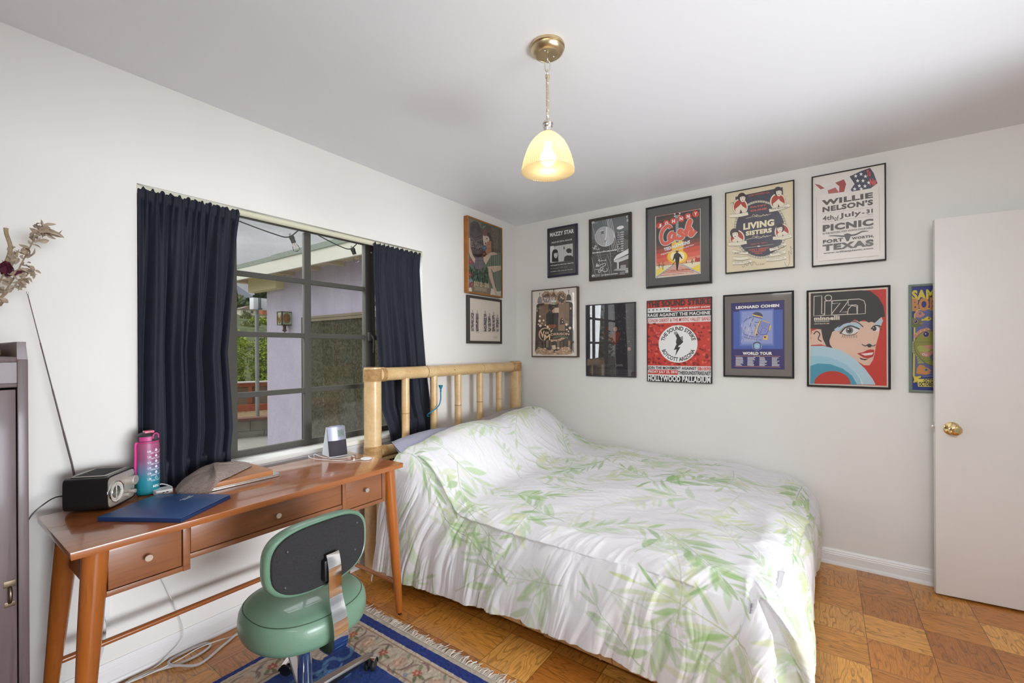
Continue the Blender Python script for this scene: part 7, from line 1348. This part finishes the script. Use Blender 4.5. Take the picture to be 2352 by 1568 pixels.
for i, (x, y, z, r) in enumerate(((2.12, 11.2, .42, 1.15), (3.2, 10.9, .52, 1.15), (.2, 12.4, .2, 1.15), (5.9, 10.2, .3, 1.1))):
    plant('green_shrub', ('bright green shrub behind the fence left of the metal pole', 'bright green shrub behind the fence right of the metal pole', 'bright green shrub behind the curtain side of the fence', 'bright green shrub hidden behind the lilac wing corner')[i], 'shrub', (x, y, z), (r*.5, .7, 1.45), 9000, .05, LG, 30+i, 'shrubs behind the fence', G_)
hx, hy = np.meshgrid(np.linspace(-30, 60, 60), np.linspace(9.5, 75, 60)); hz = G_-.6+np.clip(hy-12, 0, 100)*.205+.35*fbm(hx*.12, hy*.12, 3)
hz = np.where(hy > 42, hz-(hy-42)*.5, hz); hz = np.where(hy < 10.5, G_-.05, hz)
hill = grid_obj('hillside_ground', np.stack([hx, hy, hz], -1), plain('hillside_scrub', L(74, 82, 42), 1, var=.5, vscale=1.6, bump=1, bscale=3)); hill['kind'] = 'structure'
kx, kt = np.meshgrid(np.linspace(20, 320, 90), np.linspace(0, 1, 14)); ridge = np.maximum(39.6-.62*np.clip(kx-104, 0, 400)-.3*np.clip(104-kx, 0, 400), 22)+1.0*fbm(kx*.09, kx*0, 8)
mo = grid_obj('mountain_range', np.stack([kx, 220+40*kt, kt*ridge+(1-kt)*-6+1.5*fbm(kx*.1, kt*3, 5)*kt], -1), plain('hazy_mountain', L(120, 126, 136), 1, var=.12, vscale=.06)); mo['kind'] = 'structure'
GH = lambda y: G_-.6+(y-12)*.205
for i, (x, y, z, r, rz, n, sz, mt_, lb) in enumerate(((14.5, 41, 6.3, .45, 1.15, 2600, .09, LD, 'dark conical tree at the left of the hillside'), (17.2, 41.5, 6.6, .75, .55, 2600, .09, LD, 'dark spreading pine above the white box on the hill'), (13.4, 36, 3.95, .62, .55, 2200, .08, LO, 'olive bush below the cream house on the hill'), (15.0, 35.2, 3.5, .5, .5, 2200, .08, LD, 'dark green bush below the tan retaining wall'), (10.9, 30, 2.75, .75, .75, 2600, .08, LO, 'olive tree low on the hillside left of the pole'), (12.6, 29, 2.5, .65, .8, 2600, .08, LD, 'dark bushy tree low on the hillside right of the pole'), (15.9, 43.5, 6.0, .8, .7, 2600, .09, LO, 'olive tree behind the palm on the hillside'), (8.2, 26.5, 1.75, .7, .7, 2600, .08, LD, 'dark bush on the slope above the bright shrubs'), (9.6, 27, 1.9, .6, .6, 2600, .08, LO, 'olive bush on the slope above the bright shrubs'), (13.0, 33, 3.35, .7, .55, 2600, .08, LG, 'light green bush in the middle of the hillside'), (14.0, 33.5, 3.5, .6, .5, 2600, .08, LO, 'olive bush right of the light green bush on the hillside'), (11.6, 31.2, 3.0, .6, .5, 2400, .08, LD, 'dark round bush left of the light green bush on the hillside'), (16.6, 35.6, 3.75, .6, .4, 2400, .08, LG, 'light green bush right of the tan retaining wall'), (7.4, 23, 1.45, .7, .6, 2600, .07, LG, 'light green bush on the lowest part of the slope'), (8.9, 23.5, 1.5, .7, .6, 2600, .07, LD, 'dark bush on the lowest part of the slope'))):
    plant('hillside_tree', lb, 'tree', (x, y, z), (r, r, rz), n, sz, mt_, 60+i, None, GH(y)-.3)
pt = thing('palm_tree', 'palm tree behind the cream house on the hillside', 'palm', (15.45, 40.4, 4)); obj('trunk', MB().tube([(15.45, 40.4, GH(40.4)-.3), (15.5, 40.4, 5.9)], [.12, .10], 8), M_bark, pt)
pf = MB(); rr = random.Random(2)
for i in range(34):
    a = i*2.4; el = rr.uniform(-.3, 1.1); Pq = [Vector((15.5, 40.4, 5.9))+Vector((math.cos(a)*math.cos(el), math.sin(a)*math.cos(el), math.sin(el)))*t*.95-Vector((0, 0, 1))*t*t*.65 for t in np.linspace(0, 1, 7)]
    for q in range(6): w = Vector((-math.sin(a), math.cos(a), 0))*.09; pf.add([Pq[q]-w, Pq[q]+w-Vector((0, 0, .06)), Pq[q+1]+w*.8-Vector((0, 0, .06)), Pq[q+1]-w*.8], [(0, 1, 2, 3)])
obj('fronds', pf, LD, pt, -1)
def house(lbl, x, y, z, w, d, h, cw, cr, rh=.3):
    t = thing('hillside_house', lbl, 'house', (x, y, z)); obj('walls', MB().box(x-w/2, x+w/2, y-d/2, y+d/2, z-.9, z+h), plain('house_wall', L(*cw), .8), t, 0)
    obj('roof', MB().add([(x-w/2-.12, y-d/2-.1, z+h), (x+w/2+.12, y-d/2-.1, z+h), (x+w/2+.12, y+d/2+.1, z+h), (x-w/2-.12, y+d/2+.1, z+h), (x+w*.05, y-d/2-.1, z+h+rh), (x+w*.05, y+d/2+.1, z+h+rh)], [(0, 1, 4), (3, 5, 2), (0, 4, 5, 3), (1, 2, 5, 4), (0, 3, 2, 1)]), plain('house_roof', L(*cr), .8), t, 0)
    for k in (-.25, .28): obj('window', MB().box(x+k*w-.1, x+k*w+.1, y-d/2-.02, y-d/2, z+.12, z+h-.1), plain('house_window', L(96, 104, 108), .3), t, 0)
house('cream house with brown roof on the hillside', 14.25, 38, 4.42, 1.15, .9, .42, (206, 200, 176), (142, 124, 108)); house('orange house partly behind the white box on the hill', 16.35, 39, 4.75, .9, .9, .45, (190, 112, 76), (150, 100, 80))
rw = obj('retaining_wall', MB().box(14.9, 18, 36.6, 36.9, 3.4, 4.28), plain('tan_retaining', L(206, 176, 138), .9, var=.15, vscale=.6)); tag(rw, 'tan retaining wall across the hillside below the cream house', 'wall')
ca = obj('utility_cable', MB().tube([(.30, 6.512, 1.56), (.705, 6.512, 1.64), (1.6, 6.512, 1.80)], .008, 6, spline=3), plain('pale_cable', L(190, 186, 176), .6)); tag(ca, 'pale utility cable strung behind the metal pole', 'cable')
for i, (x, y, z, r) in enumerate(((-7.9, 7.6, 2.3, 1.5), (-11.0, 10.5, 3.2, 2.0), (-8.6, 3.6, 1.2, 1.3))):
    plant('garden_tree', ('leafy garden tree reflected in the poster glass', 'tall garden tree at the far left of the patio', 'low bright tree at the left edge of the patio')[i], 'tree', (x, y, z), (r, r, r*1.2), 5000, .085, (LO, LD, LG)[i], 90+i, None, G_)
sfn = thing('side_fence', 'brown slatted fence along the left side of the patio', 'fence', (-6.0, 3, G_)); obj('slats', MB().add([], []), M_red, sfn) if False else None
sl = MB()
for k in range(9): sl.box(-6.05, -6.0, .3, 7.5, G_+.05+k*.15, G_+.17+k*.15)
obj('slats', sl, M_brd, sfn, 0); obj('fence_posts', MB().box(-6.1, -6.05, .5, .6, G_, 1.2).box(-6.1, -6.05, 3.8, 3.9, G_, 1.2).box(-6.1, -6.05, 7.2, 7.3, G_, 1.2), M_red, sfn, 0)
